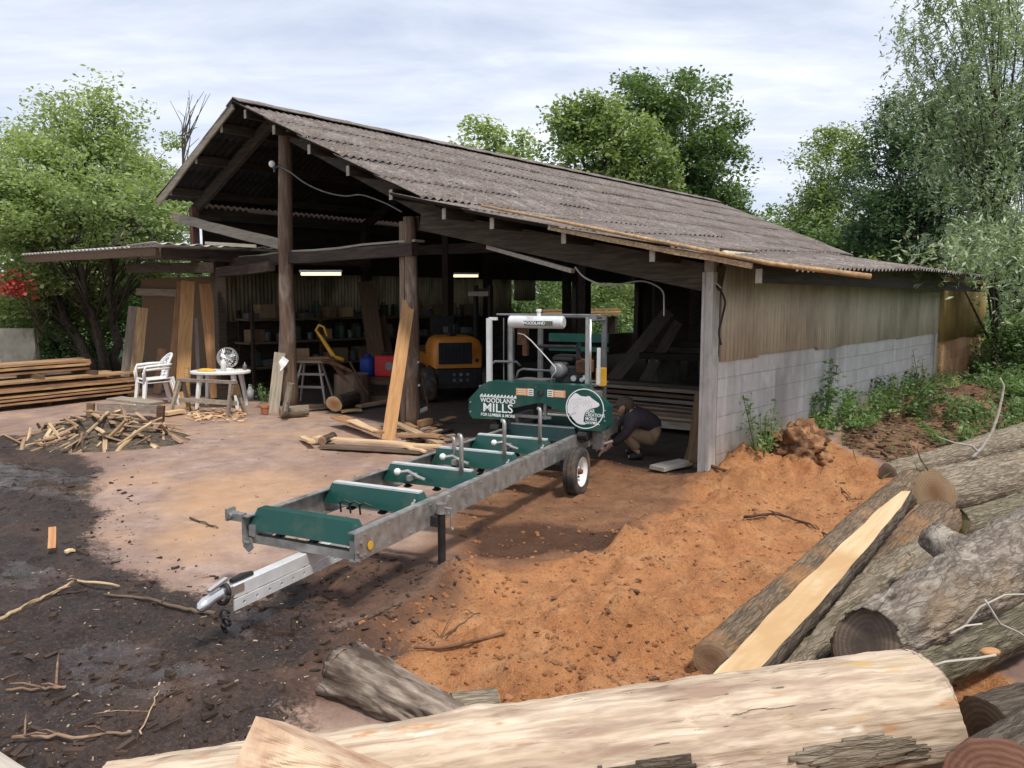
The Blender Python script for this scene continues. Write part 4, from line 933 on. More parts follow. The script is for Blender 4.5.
# carriage, rear guard, blade box
mb = MB(); mb.box((-.42, HY+.10, .88), (1.30, .10, .10)); mb.box((-.38, 3.95, .955), (.95, .5, .02)); mb.box((-.80, 3.93, .56), (.05, .6, .09)); mb.box((.04, 3.93, .56), (.05, .6, .09)); part(mb, 'carriage', M['grey_metal'])
mb = MB(); mb.box((-.30, 4.35, 1.40), (.68, .03, .09)); mb.box((-.30, 4.35, 1.28), (.68, .03, .05)); mb.box((-.30, 4.375, 1.335), (.05, .02, .22)); part(mb, 'rear_guard', M['green'])
mb = MB(); mb.box((-.50, HY+.12, .635), (.42, .025, .03)); mb.box((-.36, HY+.13, .69), (.03, .03, .16)); part(mb, 'blade_guide', M['galv'])
for sx, x in ((1, .075), (-1, -.875)):
    mb = MB(); mb.box((x, HY+.1, .50), (.05, .16, .14)); mb.cyl((x-.04, HY+.04, .50), (x+.05, HY+.04, .50), .05, 12); part(mb, 'carriage_roller', M['black'])
    mb = MB(); mb.box((x, HY+.42, .49), (.05, .14, .12)); mb.cyl((x-.03, HY+.42, .45), (x+.04, HY+.42, .45), .05, 12); part(mb, 'carriage_roller', M['black'])
mb = MB(); mb.box((.17, HY+.22, .42), (.10, .06, .16)); mb.tube([(.1, HY+.2, .40), (.2, HY+.25, .38), (.3, HY+.28, .42)], .016, 8); part(mb, 'feed_bracket', M['galv'])
# push handle
mb = MB(); mb.tube([(-1.0, 3.62, .99), (-1.0, 3.62, 1.13), (-.96, 3.66, 1.17), (-.74, 3.72, 1.17), (-.70, 3.72, 1.13)], .014, 8); mb.tube([(-.72, 3.66, 1.0), (-.70, 3.68, 1.08), (-.66, 3.7, 1.10), (-.3, 3.75, 1.085)], .014, 8); part(mb, 'push_handle', M['grey_metal'], None, True)
# water tank
mb = MB(); mb.lathe([(.0, -.32), (.05, -.32), (.064, -.308), (.064, .262), (.05, .275), (.0, .276)], (-.452, 3.62, 1.585), V((1, 0, 0)), 28); tk = part(mb, 'water_tank', M['white_steel'], None, True); autosmooth(tk)
mb = MB(); mb.cyl((-.45, 3.62, 1.64), (-.45, 3.62, 1.70), .02, 12); mb.cyl((-.45, 3.62, 1.69), (-.45, 3.62, 1.715), .028, 12); mb.build('filler_cap', M['white_plastic'], tk)
mb = MB(); mb.box((-.43, 3.5525, 1.575), (.31, .004, .045)); lb = mb.build('label', M['label_dark'], tk)
text('lettering', 'WOODLAND', .042, wp, tk, FM(-.475, 1.575, 3.549), sx=.95, bold=.0008); text('lettering', 'MILLS', .040, M['label_green'], tk, FM(-.328, 1.575, 3.549), sx=.9)
mb = MB(); mb.box((-.66, 3.70, 1.43), (.10, .06, .16)); mb.box((-.63, 3.70, 1.30), (.05, .05, .12)); mb.build('valve_block', M['rust'], tk)
mb = MB(); mb.tube([(-.67, 3.60, 1.47), (-.60, 3.59, 1.46), (-.52, 3.59, 1.40), (-.36, 3.6, 1.24), (-.27, 3.62, 1.14), (-.26, 3.62, 1.10), (-.31, 3.64, 1.05), (-.33, 3.66, .98)], .006, 6); part(mb, 'water_hose', M['cable'], None, True)
# engine
ey = 3.92
eng = MB(); eng.box((-.20, ey, 1.05), (.30, .24, .18), bev=.015); eng.box((-.30, ey-.02, 1.11), (.18, .26, .14), bev=.02); en = part(eng, 'engine', M['black'])
mb = MB(); mb.box((-.27, ey+.02, 1.205), (.26, .22, .08), bev=.03); mb.build('fuel_tank', M['black'], en)
mb = MB(); mb.lathe([(.0, -.085), (.06, -.085), (.075, -.07), (.075, .05), (.06, .07), (.0, .07)], (-.28, ey-.17, 1.10), V((0, 1, 0)), 20); mb.build('recoil_starter', M['grey_metal'], en, True)
mb = MB(); mb.box((-.05, ey-.05, 1.135), (.15, .16, .15), bev=.02)
for k in range(4): mb.box((-.05, ey-.135, 1.09+.03*k), (.11, .006, .012))
mb.build('muffler', M['rust'], en)
mb = MB(); mb.cyl((-.13, ey-.12, 1.02), (-.13, ey-.16, 1.02), .03, 12); mb.cyl((-.04, ey-.12, 1.01), (-.04, ey-.17, 1.01), .022, 10); mb.box((-.02, ey-.12, 1.03), (.03, .05, .05)); mb.build('carburettor', M['chrome'], en)
mb = MB(); mb.cyl((-.58, ey-.1, 1.33), (-.12, ey-.1, 1.335), .02, 10); mb.tube([(-.12, ey-.1, 1.335), (-.11, ey-.1, 1.28), (-.08, ey-.1, 1.22)], .016, 8); mb.cyl((-.10, ey-.1, 1.2), (-.10, ey-.1, 1.32), .022, 10); part(mb, 'feed_shaft', M['black'])
mb = MB(); mb.box((.10, 3.95, 1.03), (.08, .10, .18)); part(mb, 'battery_box', M['yellow_paint'])
mill.location = P(356, 531, .50); mill.location.z = 0; mill.rotation_euler = (0, 0, -R(25.5))
# ---------------------------------------------------------------- boards
def board(name, label, cat, p0, p1, w, th, mat, up=V((0, 0, 1)), group=None, n=8, warp=.004, wane=.0, roll=0.0, taper=1.0, parent=None):
    p0 = V(p0); p1 = V(p1); L = (p1-p0).length; x, y, z = frame(p1-p0, up)
    if roll: q = Matrix.Rotation(roll, 3, x); y = q @ y; z = q @ z
    mb = MB(); vs = []
    for i in range(n+1):
        f = i/n; wl = w/2*(1+(taper-1)*f); dz = warp*random.uniform(-1, 1) if 0 < i < n else 0
        a = -wl*(1+random.uniform(-wane, wane)); b = wl*(1+random.uniform(-wane, wane))
        xx = L*f+(random.uniform(-.015, .015) if i in (0, n) else 0)
        vs += [(xx, a, dz-th/2), (xx, b, dz-th/2), (xx, b*(1-wane*.5), dz+th/2), (xx, a*(1-wane*.5), dz+th/2)]
    fs = [(3, 2, 1, 0), tuple(4*n+k for k in range(4))]+[(4*i+k, 4*i+(k+1) % 4, 4*i+4+(k+1) % 4, 4*i+4+k) for i in range(n) for k in range(4)]
    mb.add(vs, fs); me = mb.mesh(name, mats=[mat]); o = bpy.data.objects.new(name, me); COL.objects.link(o)
    o.matrix_world = mat4(x, y, z, p0)
    return tag(o, label, cat, group)
# lumber stacks on the left
sd = V((sin(R(31)), cos(R(31)), 0)); sp_ = V((cos(R(31)), -sin(R(31)), 0))
s0 = P(136, 396)
def stack(origin, layers, per, zs, L, lab, grp, th=.036, w=.2, matn='stack_board', trim=.35):
    for k in range(layers):
        z = zs+k*(th+.026 if k % 2 == 0 else th+.034)
        for j in range(per):
            off = -j*(w+.014)+random.uniform(-.02, .02); e = random.uniform(-trim, .06) if j else random.uniform(-trim*.8, .08)
            a = origin+sp_*off+sd*e; a.z = z; b = a-sd*(L+random.uniform(-.2, .2)); b.z = z+random.uniform(-.006, .006)
            board('lumber_board', lab, 'board', b, a, w*random.uniform(.85, 1.0), th*random.uniform(.85, 1.0), M[matn], group=grp, warp=.003, wane=.03)
        # bearers
stack(s0, 6, 4, .10, 4.2, 'rough sawn board in the lower lumber stack beside the white chairs', 'boards in the lower lumber stack')
s1 = s0-sp_*.30-sd*.62
stack(V((s1.x, s1.y, 0)), 3, 3, .575, 4.0, 'rough sawn board in the raised top layers of the lumber stack', 'boards in the upper lumber stack', th=.044, w=.2)
for k, (e, zz, ln) in enumerate(((-.35, .04, .95), (-1.6, .04, .95), (-2.9, .04, .95), (-.75, .50, .75), (-1.7, .50, .75), (-2.7, .50, .75))):
    a = s0+sd*e+sp_*.03; b = a-sp_*ln
    board('stack_bearer', 'short square bearer %s the lumber stack' % ('on the ground under' if zz < .1 else 'between lower and upper boards of'), 'bearer', (a.x, a.y, zz), (b.x, b.y, zz), .08, .075, M['brown_board'], group='bearers under the lumber stack' if zz < .1 else 'bearers in the lumber stack', n=1)
# leaning boards
def lean_board(label, bx, by, tx, ty, Yb, dY, wpx, th, mat, n=8, group=None, **k):
    a = PY(bx, by, Yb); t = PY(tx, ty, Yb+dY); w = wpx/F*Yb
    return board('leaning_board', label, 'board', a, t, w, th, M[mat], up=CAM-a, group=group, n=n, **k)
lean_board('pale grey board leaning by the lumber stack, left one of two', 124, 396, 134, 306, 14.6, .35, 10, .03, 'grey_board')
lean_board('pale brown board leaning by the lumber stack, right one of two', 133, 397, 143, 307, 14.4, .4, 10, .03, 'stack_board')
lean_board('tall narrow tan board behind the wide one under the lean-to', 170, 396, 180.5, 281, 14.3, .5, 7, .04, 'fresh_board')
lean_board('tall wide tan board leaning between white chairs and table', 182, 402, 188, 281, 13.9, .5, 13, .05, 'orange_board')
lean_board('broad orange brown board standing behind the white table', 217, 398, 205, 284, 14.0, .45, 12, .05, 'orange_board')
lean_board('short tan offcut board leaning behind the white chairs', 157, 394, 162, 349, 14.6, .25, 8, .03, 'stack_board', n=4)
lean_board('narrow weathered batten leaning behind the table', 199, 395, 196, 318, 14.3, .3, 3.5, .03, 'pale_grey_board', n=4)
lean_board('wide grey board leaning on the left barn post, white paper on it', 273, 414, 280, 352, 12.35, .35, 11, .035, 'grey_board')
lean_board('thin grey lath standing against the left barn post', 279, 400, 283, 296, 12.9, .05, 4.5, .02, 'grey_board')
lean_board('long orange plank leaning on the middle barn post', 388, 441, 409, 301, 9.85, .95, 13.5, .045, 'orange_board')
lean_board('wide dark slanted board leaning high at the back wall', 379, 374, 366, 282, 16.0, .8, 17, .05, 'brown_board')
lean_board('second slanted board leaning at the back wall, half hidden', 391, 374, 379, 316, 16.3, .6, 12, .04, 'brown_board')
lean_board('pale split board leaning inside the concrete corner post', 690, 476, 700, 395, 8.15, .22, 11, .03, 'brown_board')
lean_board('dark narrow board leaning beside the corner post', 683, 474, 702, 415, 8.3, .2, 8, .03, 'brown_board')
lean_board('grey slanted plank leaning deep inside the right bay', 600, 395, 668, 312, 14.5, 1.2, 13, .05, 'grey_board')
lean_board('second grey slanted plank crossing deep inside the right bay', 640, 388, 678, 322, 14.2, .8, 10, .05, 'grey_board')
mb = MB(); mb.beam(PY(421, 372, 11.2), PY(429, 412, 11.0), .02, .02); tag(mb.build('iron_bar', M['rust']), 'thin rusty bar leaning beside the middle post', 'bar')
mb = MB()
for (x, y) in ((414, 362), (415, 385)): mb.beam(PY(x-2, y+1, 10.8), PY(x+5, y, 10.75), .02, .03)
tag(mb.build('post_hook', M['white_steel']), 'white metal hooks fixed to the middle barn post', 'hook')
mb = MB(); c = PY(281, 364, 12.6); mb.beam(c-V((.06, 0, .08)), c+V((.07, .05, .09)), .13, .012, V((0, -1, .3)), n=4, jit=.012); tag(mb.build('crumpled_paper', M['white_plastic']), 'crumpled white paper on the board at the left post', 'paper')
# ---------------------------------------------------------------- white plastic furniture
def chair_proto(name, label):
    c = thing(name, label, 'chair', group='white plastic chairs')
    mb = MB()      # seat, slightly dished
    vs = []; nn = 8
    for i in range(nn+1):
        for j in range(nn+1):
            u = i/nn*2-1; v = j/nn*2-1; w = .235-.02*(v > .5)
            vs.append((u*w, v*.23, .42-.022*(1-u*u)*(1-v*v)+.01*v))
    fs = [(i*(nn+1)+j, (i+1)*(nn+1)+j, (i+1)*(nn+1)+j+1, i*(nn+1)+j+1) for i in range(nn) for j in range(nn)]
    mb.add(vs, fs); o = mb.build('seat', M['white_plastic'], c, True); s = o.modifiers.new('s', 'SOLIDIFY'); s.thickness = .012
    mb = MB(); vs = []; n1, n2 = 12, 8   # curved slatted back with rounded top: facing -y, back at +y
    def bp(a, z): 
        th = (a-.5)*R(120); r = .27
        return V((r*sin(th), -.04+r*cos(th)*.82+(z-.42)*.22, z))
    for k in range(5):
        a0 = .16+k*.142; a1 = a0+.10; top = .80-.14*abs((a0+a1)/2-.5)**1.3*2.2
        for q in range(6):
            f0, f1 = q/6, (q+1)/6; z0 = .44+(top-.44)*f0; z1 = .44+(top-.44)*f1
            mb.add([bp(a0, z0), bp(a1, z0), bp(a1, z1), bp(a0, z1)], [(0, 1, 2, 3)])
    pts = [bp(.04, .62)]+[bp(.04+.92*k/14, .62+.205*sin(pi*k/14)**.6) for k in range(15)]
    mb2 = MB(); mb2.tube(pts, .022, 8)
    o = mb.build('backrest', M['white_plastic'], c, True); s = o.modifiers.new('s', 'SOLIDIFY'); s.thickness = .01
    mb2.build('back_rim', M['white_plastic'], o, True)
    for sx in (-1, 1):
        mb = MB(); mb.tube([(sx*.25, -.24, .42), (sx*.27, -.25, .58), (sx*.275, -.22, .635), (sx*.285, .0, .65), (sx*.265, .15, .655), (sx*.235, .20, .66)], [.02, .02, .022, .024, .022, .02], 8); mb.build('armrest', M['white_plastic'], c, True)
        for (y0, y1, zt) in ((-.22, -.27, .42), (.20, .30, .44)):
            mb = MB(); a = V((sx*.225, y0, zt)); b = V((sx*.262, y1, .0)); d = (b-a)
            mb.tube([a, a+d*.3, b], [.034, .03, .024], 4); mb.build('leg', M['white_plastic'], c)
    return c
ch = chair_proto('plastic_chair', 'white plastic armchair on the ground beside the lumber, lower of two stacked')
g = P(156, 405); ch.location = (g.x, g.y, 0); ch.rotation_euler = (0, 0, R(-50))
c2 = dup(ch); c2['label'] = 'white plastic armchair nested on top of another beside the lumber'; c2.location.z = .055; c2.location.x += .02
# oval table
tb = thing('plastic_table', 'white oval plastic table with thick legs by the sawhorse', 'table', P(222, 407))
mb = MB(); prof = []
vs = []
for z, k in ((.60, .9), (.575, .97), (.585, 1.0), (.615, 1.0), (.625, .97)):
    for i in range(32): a = 2*pi*i/32; vs.append((.50*k*cos(a), .36*k*sin(a), z))
fs = [(r*32+i, r*32+(i+1) % 32, (r+1)*32+(i+1) % 32, (r+1)*32+i) for r in range(4) for i in range(32)]+[tuple(range(4*32, 5*32))]
mb.add(vs, fs); autosmooth(mb.build('table_top', M['white_plastic'], tb))
for sx in (-1, 1):
    for sy in (-1, 1):
        mb = MB(); mb.tube([(sx*.27, sy*.17, .60), (sx*.31, sy*.2, .3), (sx*.34, sy*.22, .0)], [.05, .04, .03], 6); mb.build('leg', M['white_plastic'], tb)
tp = tb.location
f = thing('desk_fan', 'round white wire guard fan standing on the white table', 'fan', (tp.x+.06, tp.y+.18, .626))
mb = MB()
for (r, y) in ((.17, -.02), (.17, .03), (.12, -.05), (.06, -.062)): mb.tube([(r*cos(a), y, .20+r*sin(a)) for a in [2*pi*k/28 for k in range(29)]], .006 if r < .17 else .010, 6)
for k in range(28):
    a = 2*pi*k/28; mb.tube([(.02*cos(a), -.066, .20+.02*sin(a)), (.1*cos(a), -.058, .20+.1*sin(a)), (.17*cos(a), -.02, .20+.17*sin(a)), (.17*cos(a), .03, .20+.17*sin(a))], .003, 4)
mb.build('guard', M['chrome'], f)
mb = MB(); mb.lathe([(.0, -.06), (.04, -.06), (.05, .0), (.05, .10), (.0, .11)], (0, 0.0, .20), V((0, 1, 0)), 16)
for k in range(3):
    a = 2*pi*k/3; q = [(.03*cos(a), -.01, .20+.03*sin(a)), (.15*cos(a+.2), -.015, .20+.15*sin(a+.2)), (.15*cos(a+.9), .015, .20+.15*sin(a+.9)), (.03*cos(a+.6), .01, .20+.03*sin(a+.6))]; mb.add(q, [(0, 1, 2, 3)])
mb.build('blades', M['white_plastic'], f)
mb = MB(); mb.lathe([(.10, .0), (.10, .015), (.03, .03), (.022, .06)], (0, .02, 0), n=20); mb.build('base', M['white_plastic'], f, True)
mb = MB(); mb.lathe([(.0, 0), (.045, .0), (.045, .15), (.02, .19), (.02, .21), (.024, .21), (.024, .24), (.0, .24)], (tp.x+.10, tp.y-.12, .626), n=16); tag(mb.build('white_bottle', M['white_plastic'], None, True), 'white bottle standing on the front of the plastic table', 'bottle')
mb = MB(); mb.ball((tp.x-.20, tp.y-.12, .64), .14, 12, sq=(1, .8, .22)); mb.ball((tp.x-.10, tp.y-.18, .64), .09, 10, sq=(1, .8, .3)); tag(mb.build('yellow_cloth', M['yellow_cloth'], None, True), 'crumpled yellow cloth on the white table', 'cloth')
mb = MB(); mb.lathe([(.0, 0), (.035, 0), (.035, .08), (.012, .10), (.012, .13), (.0, .13)], (tp.x+.38, tp.y+.1, .626), n=12); tag(mb.build('small_bottle', M['grey_metal'], None, True), 'small dark bottle at the right edge of the white table', 'bottle')
mb = MB(); c = P(247, 401); mb.lathe([(.0, 0), (.06, 0), (.065, .15), (.03, .24), (.03, .28), (.0, .28)], (c.x, c.y+.2, 0), n=14); tag(mb.build('white_jug', M['white_plastic'], None, True), 'white jug on the ground right of the plastic table', 'jug')
# sawhorse
def sawhorse(name, label, a, b, h, spread, mat, wtop=.09, plate=True, rail=True):
    t = thing(name, label, 'sawhorse', ((a+b)/2))
    o = t.location; d = (b-a).normalized(); pz = V((d.y, -d.x, 0)); a = a-o; b = b-o
    mb = MB(); mb.beam(a+V((0, 0, h)), b+V((0, 0, h)), wtop, .045, n=4, jit=.004); mb.build('top_rail', mat, t)
    for e, s in ((a, 1), (b, -1)):
        for q in (-1, 1):
            mb = MB(); mb.beam(e+d*s*.06+pz*q*.03+V((0, 0, h-.02)), e+d*s*.0+pz*q*spread+V((0, 0, 0)), .055, .045, d); mb.build('leg', mat, t)
        if plate:
            mb = MB(); mb.prism([(-.05, h-.03), (.05, h-.03), (.11, h-.2), (-.11, h-.2)], e-d*s*.0-d*.012, pz, V((0, 0, 1)), d, .024); mb.build('gusset', M['brown_board'], t)
    if rail:
        mb = MB(); mb.beam(a+V((0, 0, h*.38)), b+V((0, 0, h*.38)), .03, .07); mb.build('lower_rail', mat, t)
    return t
a = P(180, 412); b = P(237, 416)
sawhorse('wooden_sawhorse', 'grey wooden sawhorse standing before the white plastic table', a, b, .53, .2, M['grey_board'])
a = PY(188, 401, 12.5); mb = MB(); mb.beam((a.x, a.y, .0), (a.x+.01, a.y, .72), .06, .05, V((0, 1, 0))); tag(mb.build('wooden_stake', M['fresh_board']), 'upright tan stake at the left end of the sawhorse', 'stake')
a = P(90, 421); b = P(160, 424)
t_ = thing('low_trestle', 'low broken wooden trestle behind the stick pile', 'trestle', (a+b)/2); o_ = t_.location
for e in (a, b):
    mb = MB(); mb.beam(e-o_, e-o_+V((.03, 0, .27)), .10, .06, V((0, 1, 0))); mb.build('leg', M['brown_board'], t_)
mb = MB(); mb.beam(a-o_+V((.1, .05, .2)), b-o_+V((.02, .05, .20)), .03, .12, n=4, jit=.01); mb.build('top_board', M['grey_board'], t_)
mb = MB(); mb.beam(a-o_+V((.2, .35, .30)), b-o_+V((-.2, .35, .26)), .3, .03, n=4, jit=.01); mb.build('top_board', M['grey_board'], t_)
# flower pot
c = P(265, 414); pt = thing('flower_pot', 'small terracotta pot with a dark plant at the left post', 'flower pot', c)
mb = MB(); mb.lathe([(.05, 0), (.066, .105), (.073, .105), (.073, .135), (.062, .135), (.058, .11), (.0, .11)], (0, 0, 0), n=22); autosmooth(mb.build('pot', M['terracotta'], pt))
# trestle workbench right of the left post
wb = thing('trestle_bench', 'metal legged trestle bench with planks right of the left post', 'bench', P(313, 403), R(-10))
for x in (-.26, .26):
    for q in (-1, 1):
        mb = MB(); mb.beam((x*.6, q*.05, .72), (x*1.25, q*.2, 0), .045, .03, V((1, 0, 0))); mb.build('leg', M['pale_grey_board'], wb)
mb = MB(); mb.beam((-.27, -.15, .30), (.29, -.15, .30), .03, .04); mb.beam((-.27, -.1, .52), (.27, -.1, .52), .03, .04); mb.build('cross_bar', M['pale_grey_board'], wb)
mb = MB(); mb.beam((-.5, 0, .745), (.36, 0, .745), .36, .045); mb.build('bench_top', M['grey_board'], wb)
w0 = wb.location
board('bench_plank', 'pale plank lying across the trestle bench', 'board', (w0.x-.55, w0.y-.1, .79), (w0.x+.30, w0.y+.05, .80), .22, .04, M['fresh_board'])
mb = MB(); mb.box((w0.x-.2, w0.y+.05, .885), (.28, .2, .15), Matrix.Rotation(.3, 3, 'Z'), bev=.008); tag(mb.build('cardboard_box', M['cardboard']), 'brown cardboard box on the trestle bench', 'box')
# chopping stump
def stump(name, label, c, r, h, mat, endmat, seed=1):
    t = thing(name, label, 'stump', c); r_ = random.Random(seed); mb = MB(); n = 32; vs = []; m = 8
    for i in range(m+1):
        for k in range(n):
            a = 2*pi*k/n; rr = r*(1+.05*mn.noise(V((cos(a)*1.6, sin(a)*1.6, seed)))+.02*mn.noise(V((cos(a)*9, sin(a)*9, i*.3)))+.05*(1-i/m)**3); vs.append((rr*cos(a), rr*sin(a), h*i/m))
    mb.add(vs, [(i*n+k, i*n+(k+1) % n, (i+1)*n+(k+1) % n, (i+1)*n+k) for i in range(m) for k in range(n)]); mb.build('side', mat, t, True)
    mb = MB(); mb.add([vs[m*n+k] for k in range(n)], [tuple(range(n))]); mb.build('top', endmat, t); return t
stump('chopping_block', 'wide round chopping stump in the barn mouth', P(352, 403), .30, .52, M['stump_wood'], M['cut_grey'], 3)
# yellow lifting hook lever leaning on the stump
mb = MB(); a = PY(318, 327, 13.3); q = [PY(x, y, 13.3) for x, y in ((327, 336), (324, 327), (319, 325), (316, 330), (321, 337), (327, 346), (334, 357), (344, 360))]
mb.tube(q, [.018, .02, .024, .024, .03, .038, .042, .038], 8)
lv = thing('lever_tool', 'tool with yellow hooked head leaning over the chopping block', 'tool', q[-1]); 
mb.v = [tuple(V(v)-lv.location) for v in mb.v]; mb.build('hook_head', M['yellow_paint'], lv, True)
mb = MB(); mb.tube([PY(x, y, 13.2)-lv.location for x, y in ((330, 358), (345, 378), (358, 392))], [.06, .05, .03], 8); mb.tube([PY(x, y, 13.15)-lv.location for x, y in ((350, 362), (362, 385), (368, 394))], .02, 6); mb.tube([PY(x, y, 13.1)-lv.location for x, y in ((322, 360), (340, 366), (352, 372))], .035, 6); mb.build('handle', M['rust'], lv)
# red generator box and blue drum on a small crate
def crate(name, label, c, sz, rz, mat):
    t = thing(name, label, 'crate', c, rz); w, d, h = sz
    for x in (-1, 1):
        for y in (-1, 1):
            mb = MB(); mb.box((x*(w/2-.025), y*(d/2-.025), h/2), (.05, .05, h)); mb.build('corner_post', mat, t)
    for z in (.06, h-.05):
        mb = MB(); mb.box((0, -d/2-.013, z), (w, .024, .09)); mb.box((0, d/2+.013, z), (w, .024, .09)); mb.build('side_slat', mat, t)
    mb = MB(); mb.box((0, 0, h+.016), (w+.04, d+.06, .03)); mb.build('lid', mat, t); return t
cg = P(380, 400); crate('wooden_crate', 'open sided wooden crate under the red box', cg, (.50, .4, .40), R(-8), M['brown_board'])
rb = thing('red_box', 'red metal box with round grey emblem behind the orange plank', 'box', (cg.x+.16, cg.y, .434), R(-12))
mb = MB(); mb.box((0, 0, .19), (.42, .3, .38), bev=.02); mb.build('body', M['red_paint'], rb)
mb = MB(); mb.cyl((.08, -.152, .20), (.08, -.162, .20), .075, 24); mb.build('emblem', M['grey_metal'], rb)
mb = MB(); mb.tube([(-.12, 0, .38), (-.1, 0, .43), (.1, 0, .43), (.12, 0, .38)], .014, 8); mb.build('handle', M['black'], rb)
mb = MB(); mb.lathe([(.0, 0), (.13, 0), (.15, .03), (.15, .30), (.12, .34), (.05, .36), (.05, .40), (.0, .40)], (cg.x-.22, cg.y+.08, .434), n=20); tag(mb.build('blue_drum', M['blue_plastic'], None, True), 'small blue plastic drum beside the red box', 'drum')
# dark log pieces round the left post and stump
# ---------------------------------------------------------------- logs
def log(name, label, p0, p1, r0, r1, mat, e0='cut_tan', e1='cut_tan', cat='log', group=None, n=56, m=60, rough=.05, furrow=.0, bend=0.0, bz=0.0, seed=1, knots=(), oval=1.0, lean0=0.0, lean1=0.0, flare=0.0):
    p0 = V(p0); p1 = V(p1); L = (p1-p0).length; x, y, z = frame(p1-p0)
    vs = []
    for i in range(m+1):
        f = i/m; cx = L*f; by = bend*sin(pi*f); bzz = bz*sin(pi*f)
        R0 = r0+(r1-r0)*f+flare*max(0, f-.5)**2*4
        for k in range(n):
            a = 2*pi*k/n; ca, sa = cos(a), sin(a)
            w = V((cx*1.6/max(.2, r0)*.12, ca*.9, sa*.9+seed*7.1))
            rr = R0*(1+rough*1.4*mn.noise(w)+rough*.7*mn.noise(V((cx*7, ca*2.5, sa*2.5+seed*3))))
            if furrow:
                q = mn.noise(V((cx*5, ca*R0*26, sa*R0*26+seed))); q2 = mn.noise(V((cx*16, ca*R0*60, sa*R0*60+seed)))
                rr -= furrow*max(0, .25-abs(q))*2.2; rr += furrow*.45*q2
            for (kx, ka, kr, kh) in knots:
                d = math.sqrt(((cx-kx)/kr)**2+((((a-ka+pi) % (2*pi))-pi)*R0/kr)**2)
                if d < 1.6: rr += kh*math.exp(-d*d*2)
            dx = 0
            if i == 0: dx = lean0*sa*R0
            elif i == m: dx = lean1*sa*R0
            vs.append((cx+dx, by+ca*rr, bzz+sa*rr*oval))
    fs = [(i*n+k, i*n+(k+1) % n, (i+1)*n+(k+1) % n, (i+1)*n+k) for i in range(m) for k in range(n)]
    me = bpy.data.meshes.new(name); me.from_pydata(vs, [], fs); me.materials.append(M[mat]); me.polygons.foreach_set('use_smooth', [True]*len(fs)); me.update()
    o = bpy.data.objects.new(name, me); COL.objects.link(o); o.matrix_world = mat4(x, y, z, p0); tag(o, label, cat, group)
    for (i, e, sg) in ((0, e0, -1), (m, e1, 1)):
        if not e: continue
        ring = [V(vs[i*n+k]) for k in range(n)]; c = sum(ring, V())/n; vv = list(ring); ff = []
        q = 5
        for j in range(1, q):
            for k in range(n): vv.append(c+(ring[k]-c)*(1-j/q)+V((sg*.004+.006*mn.noise((ring[k]-c)*(1-j/q)*14+V((seed, 0, 0))), 0, 0)))
        vv.append(c)
        for j in range(q-1):
            for k in range(n):
                t = (j*n+k, j*n+(k+1) % n, (j+1)*n+(k+1) % n, (j+1)*n+k); ff.append(t if sg > 0 else t[::-1])
        for k in range(n):
            t = ((q-1)*n+k, (q-1)*n+(k+1) % n, q*n); ff.append(t if sg > 0 else t[::-1])
        mb = MB(); mb.add(vv, ff); mb.build('cut_end', M[e], o, True)
    return o
def W(px, py, z): return P(px, py, z)
M['weather_wood'] = mk('weathered_wood', [(.28, (.05, .036, .028)), (.45, (.15, .115, .09)), (.6, (.30, .245, .20)), (.75, (.42, .36, .31))], 2.4, (1.4, 9, 9), 9, .9, 0, .8, .02, [((.06, .04, .03), 1.6, .54, .66, (1, 2, 2))], 0)
# near peeled log across the foreground
pl_ = log('peeled_log', 'big pale peeled log lying across the front of the yard', (-1.30, 2.30, .155), (1.60, 2.82, .235), .165, .222, 'peeled', 'cut_pale', 'cut_tan', n=120, m=200, rough=.06, furrow=.008, seed=3, knots=((2.0, 2.3, .10, -.022), (1.2, 1.0, .14, .02), (2.6, 1.9, .2, .02)), lean1=-.15, flare=.0)
pm_ = pl_.data; nn_ = 120; vv = [v.co.copy() for v in pm_.vertices][:nn_*201]
def bark_patch(f0, f1, a0, a1, mat, sd, lift=.007, cut=.12):
    mb = MB(); idx = {}; fs = []
    def gi(i, k):
        if (i, k) not in idx:
            c = vv[i*nn_+k]; d = V((0, c.y, c.z)).normalized(); idx[(i, k)] = len(mb.v); mb.v.append(tuple(c+d*(lift+.004*mn.noise(c*40))))
        return idx[(i, k)]
    for i in range(int(200*f0), int(200*f1)):
        for k in range(int(nn_*a0), int(nn_*a1)):
            u = (i/200-f0)/(f1-f0)*2-1; w = (k/nn_-a0)/(a1-a0)*2-1; c = vv[i*nn_+k]
            if u*u+w*w+1.3*mn.noise(V((c.x*3.5+sd, c.y*9, c.z*9)))+.7*mn.noise(V((c.x*12, c.y*30, c.z*30))) > 1-cut: continue
            fs.append((gi(i, k), gi(i, k+1), gi(i+1, k+1), gi(i+1, k)))
    mb.f = fs; mb.mi = [0]*len(fs); o = mb.build('bark_patch', M[mat], pl_, True); so = o.modifiers.new('s', 'SOLIDIFY'); so.thickness = .006; so.offset = -1
bark_patch(.34, .66, .43, .56, 'dark_bark', 1); bark_patch(.76, .95, .46, .56, 'grey_bark', 4, cut=.3); bark_patch(.28, .42, .40, .46, 'dark_bark', 6, cut=.4)
log('weathered_log', 'short weathered grey log with dark end behind the peeled log', (-.80, 3.42, .07), (-.20, 3.02, .03), .15, .085, 'weather_wood', 'cut_dark', 'cut_grey', n=80, m=70, rough=.22, furrow=.022, seed=23, lean0=.4, oval=.95)
mb = MB(); c = PY(796, 450, 8.35); c.z = gz(c.x, c.y)+.07; n_ = 60
mb.ball((0, 0, 0), 1.0, n_)
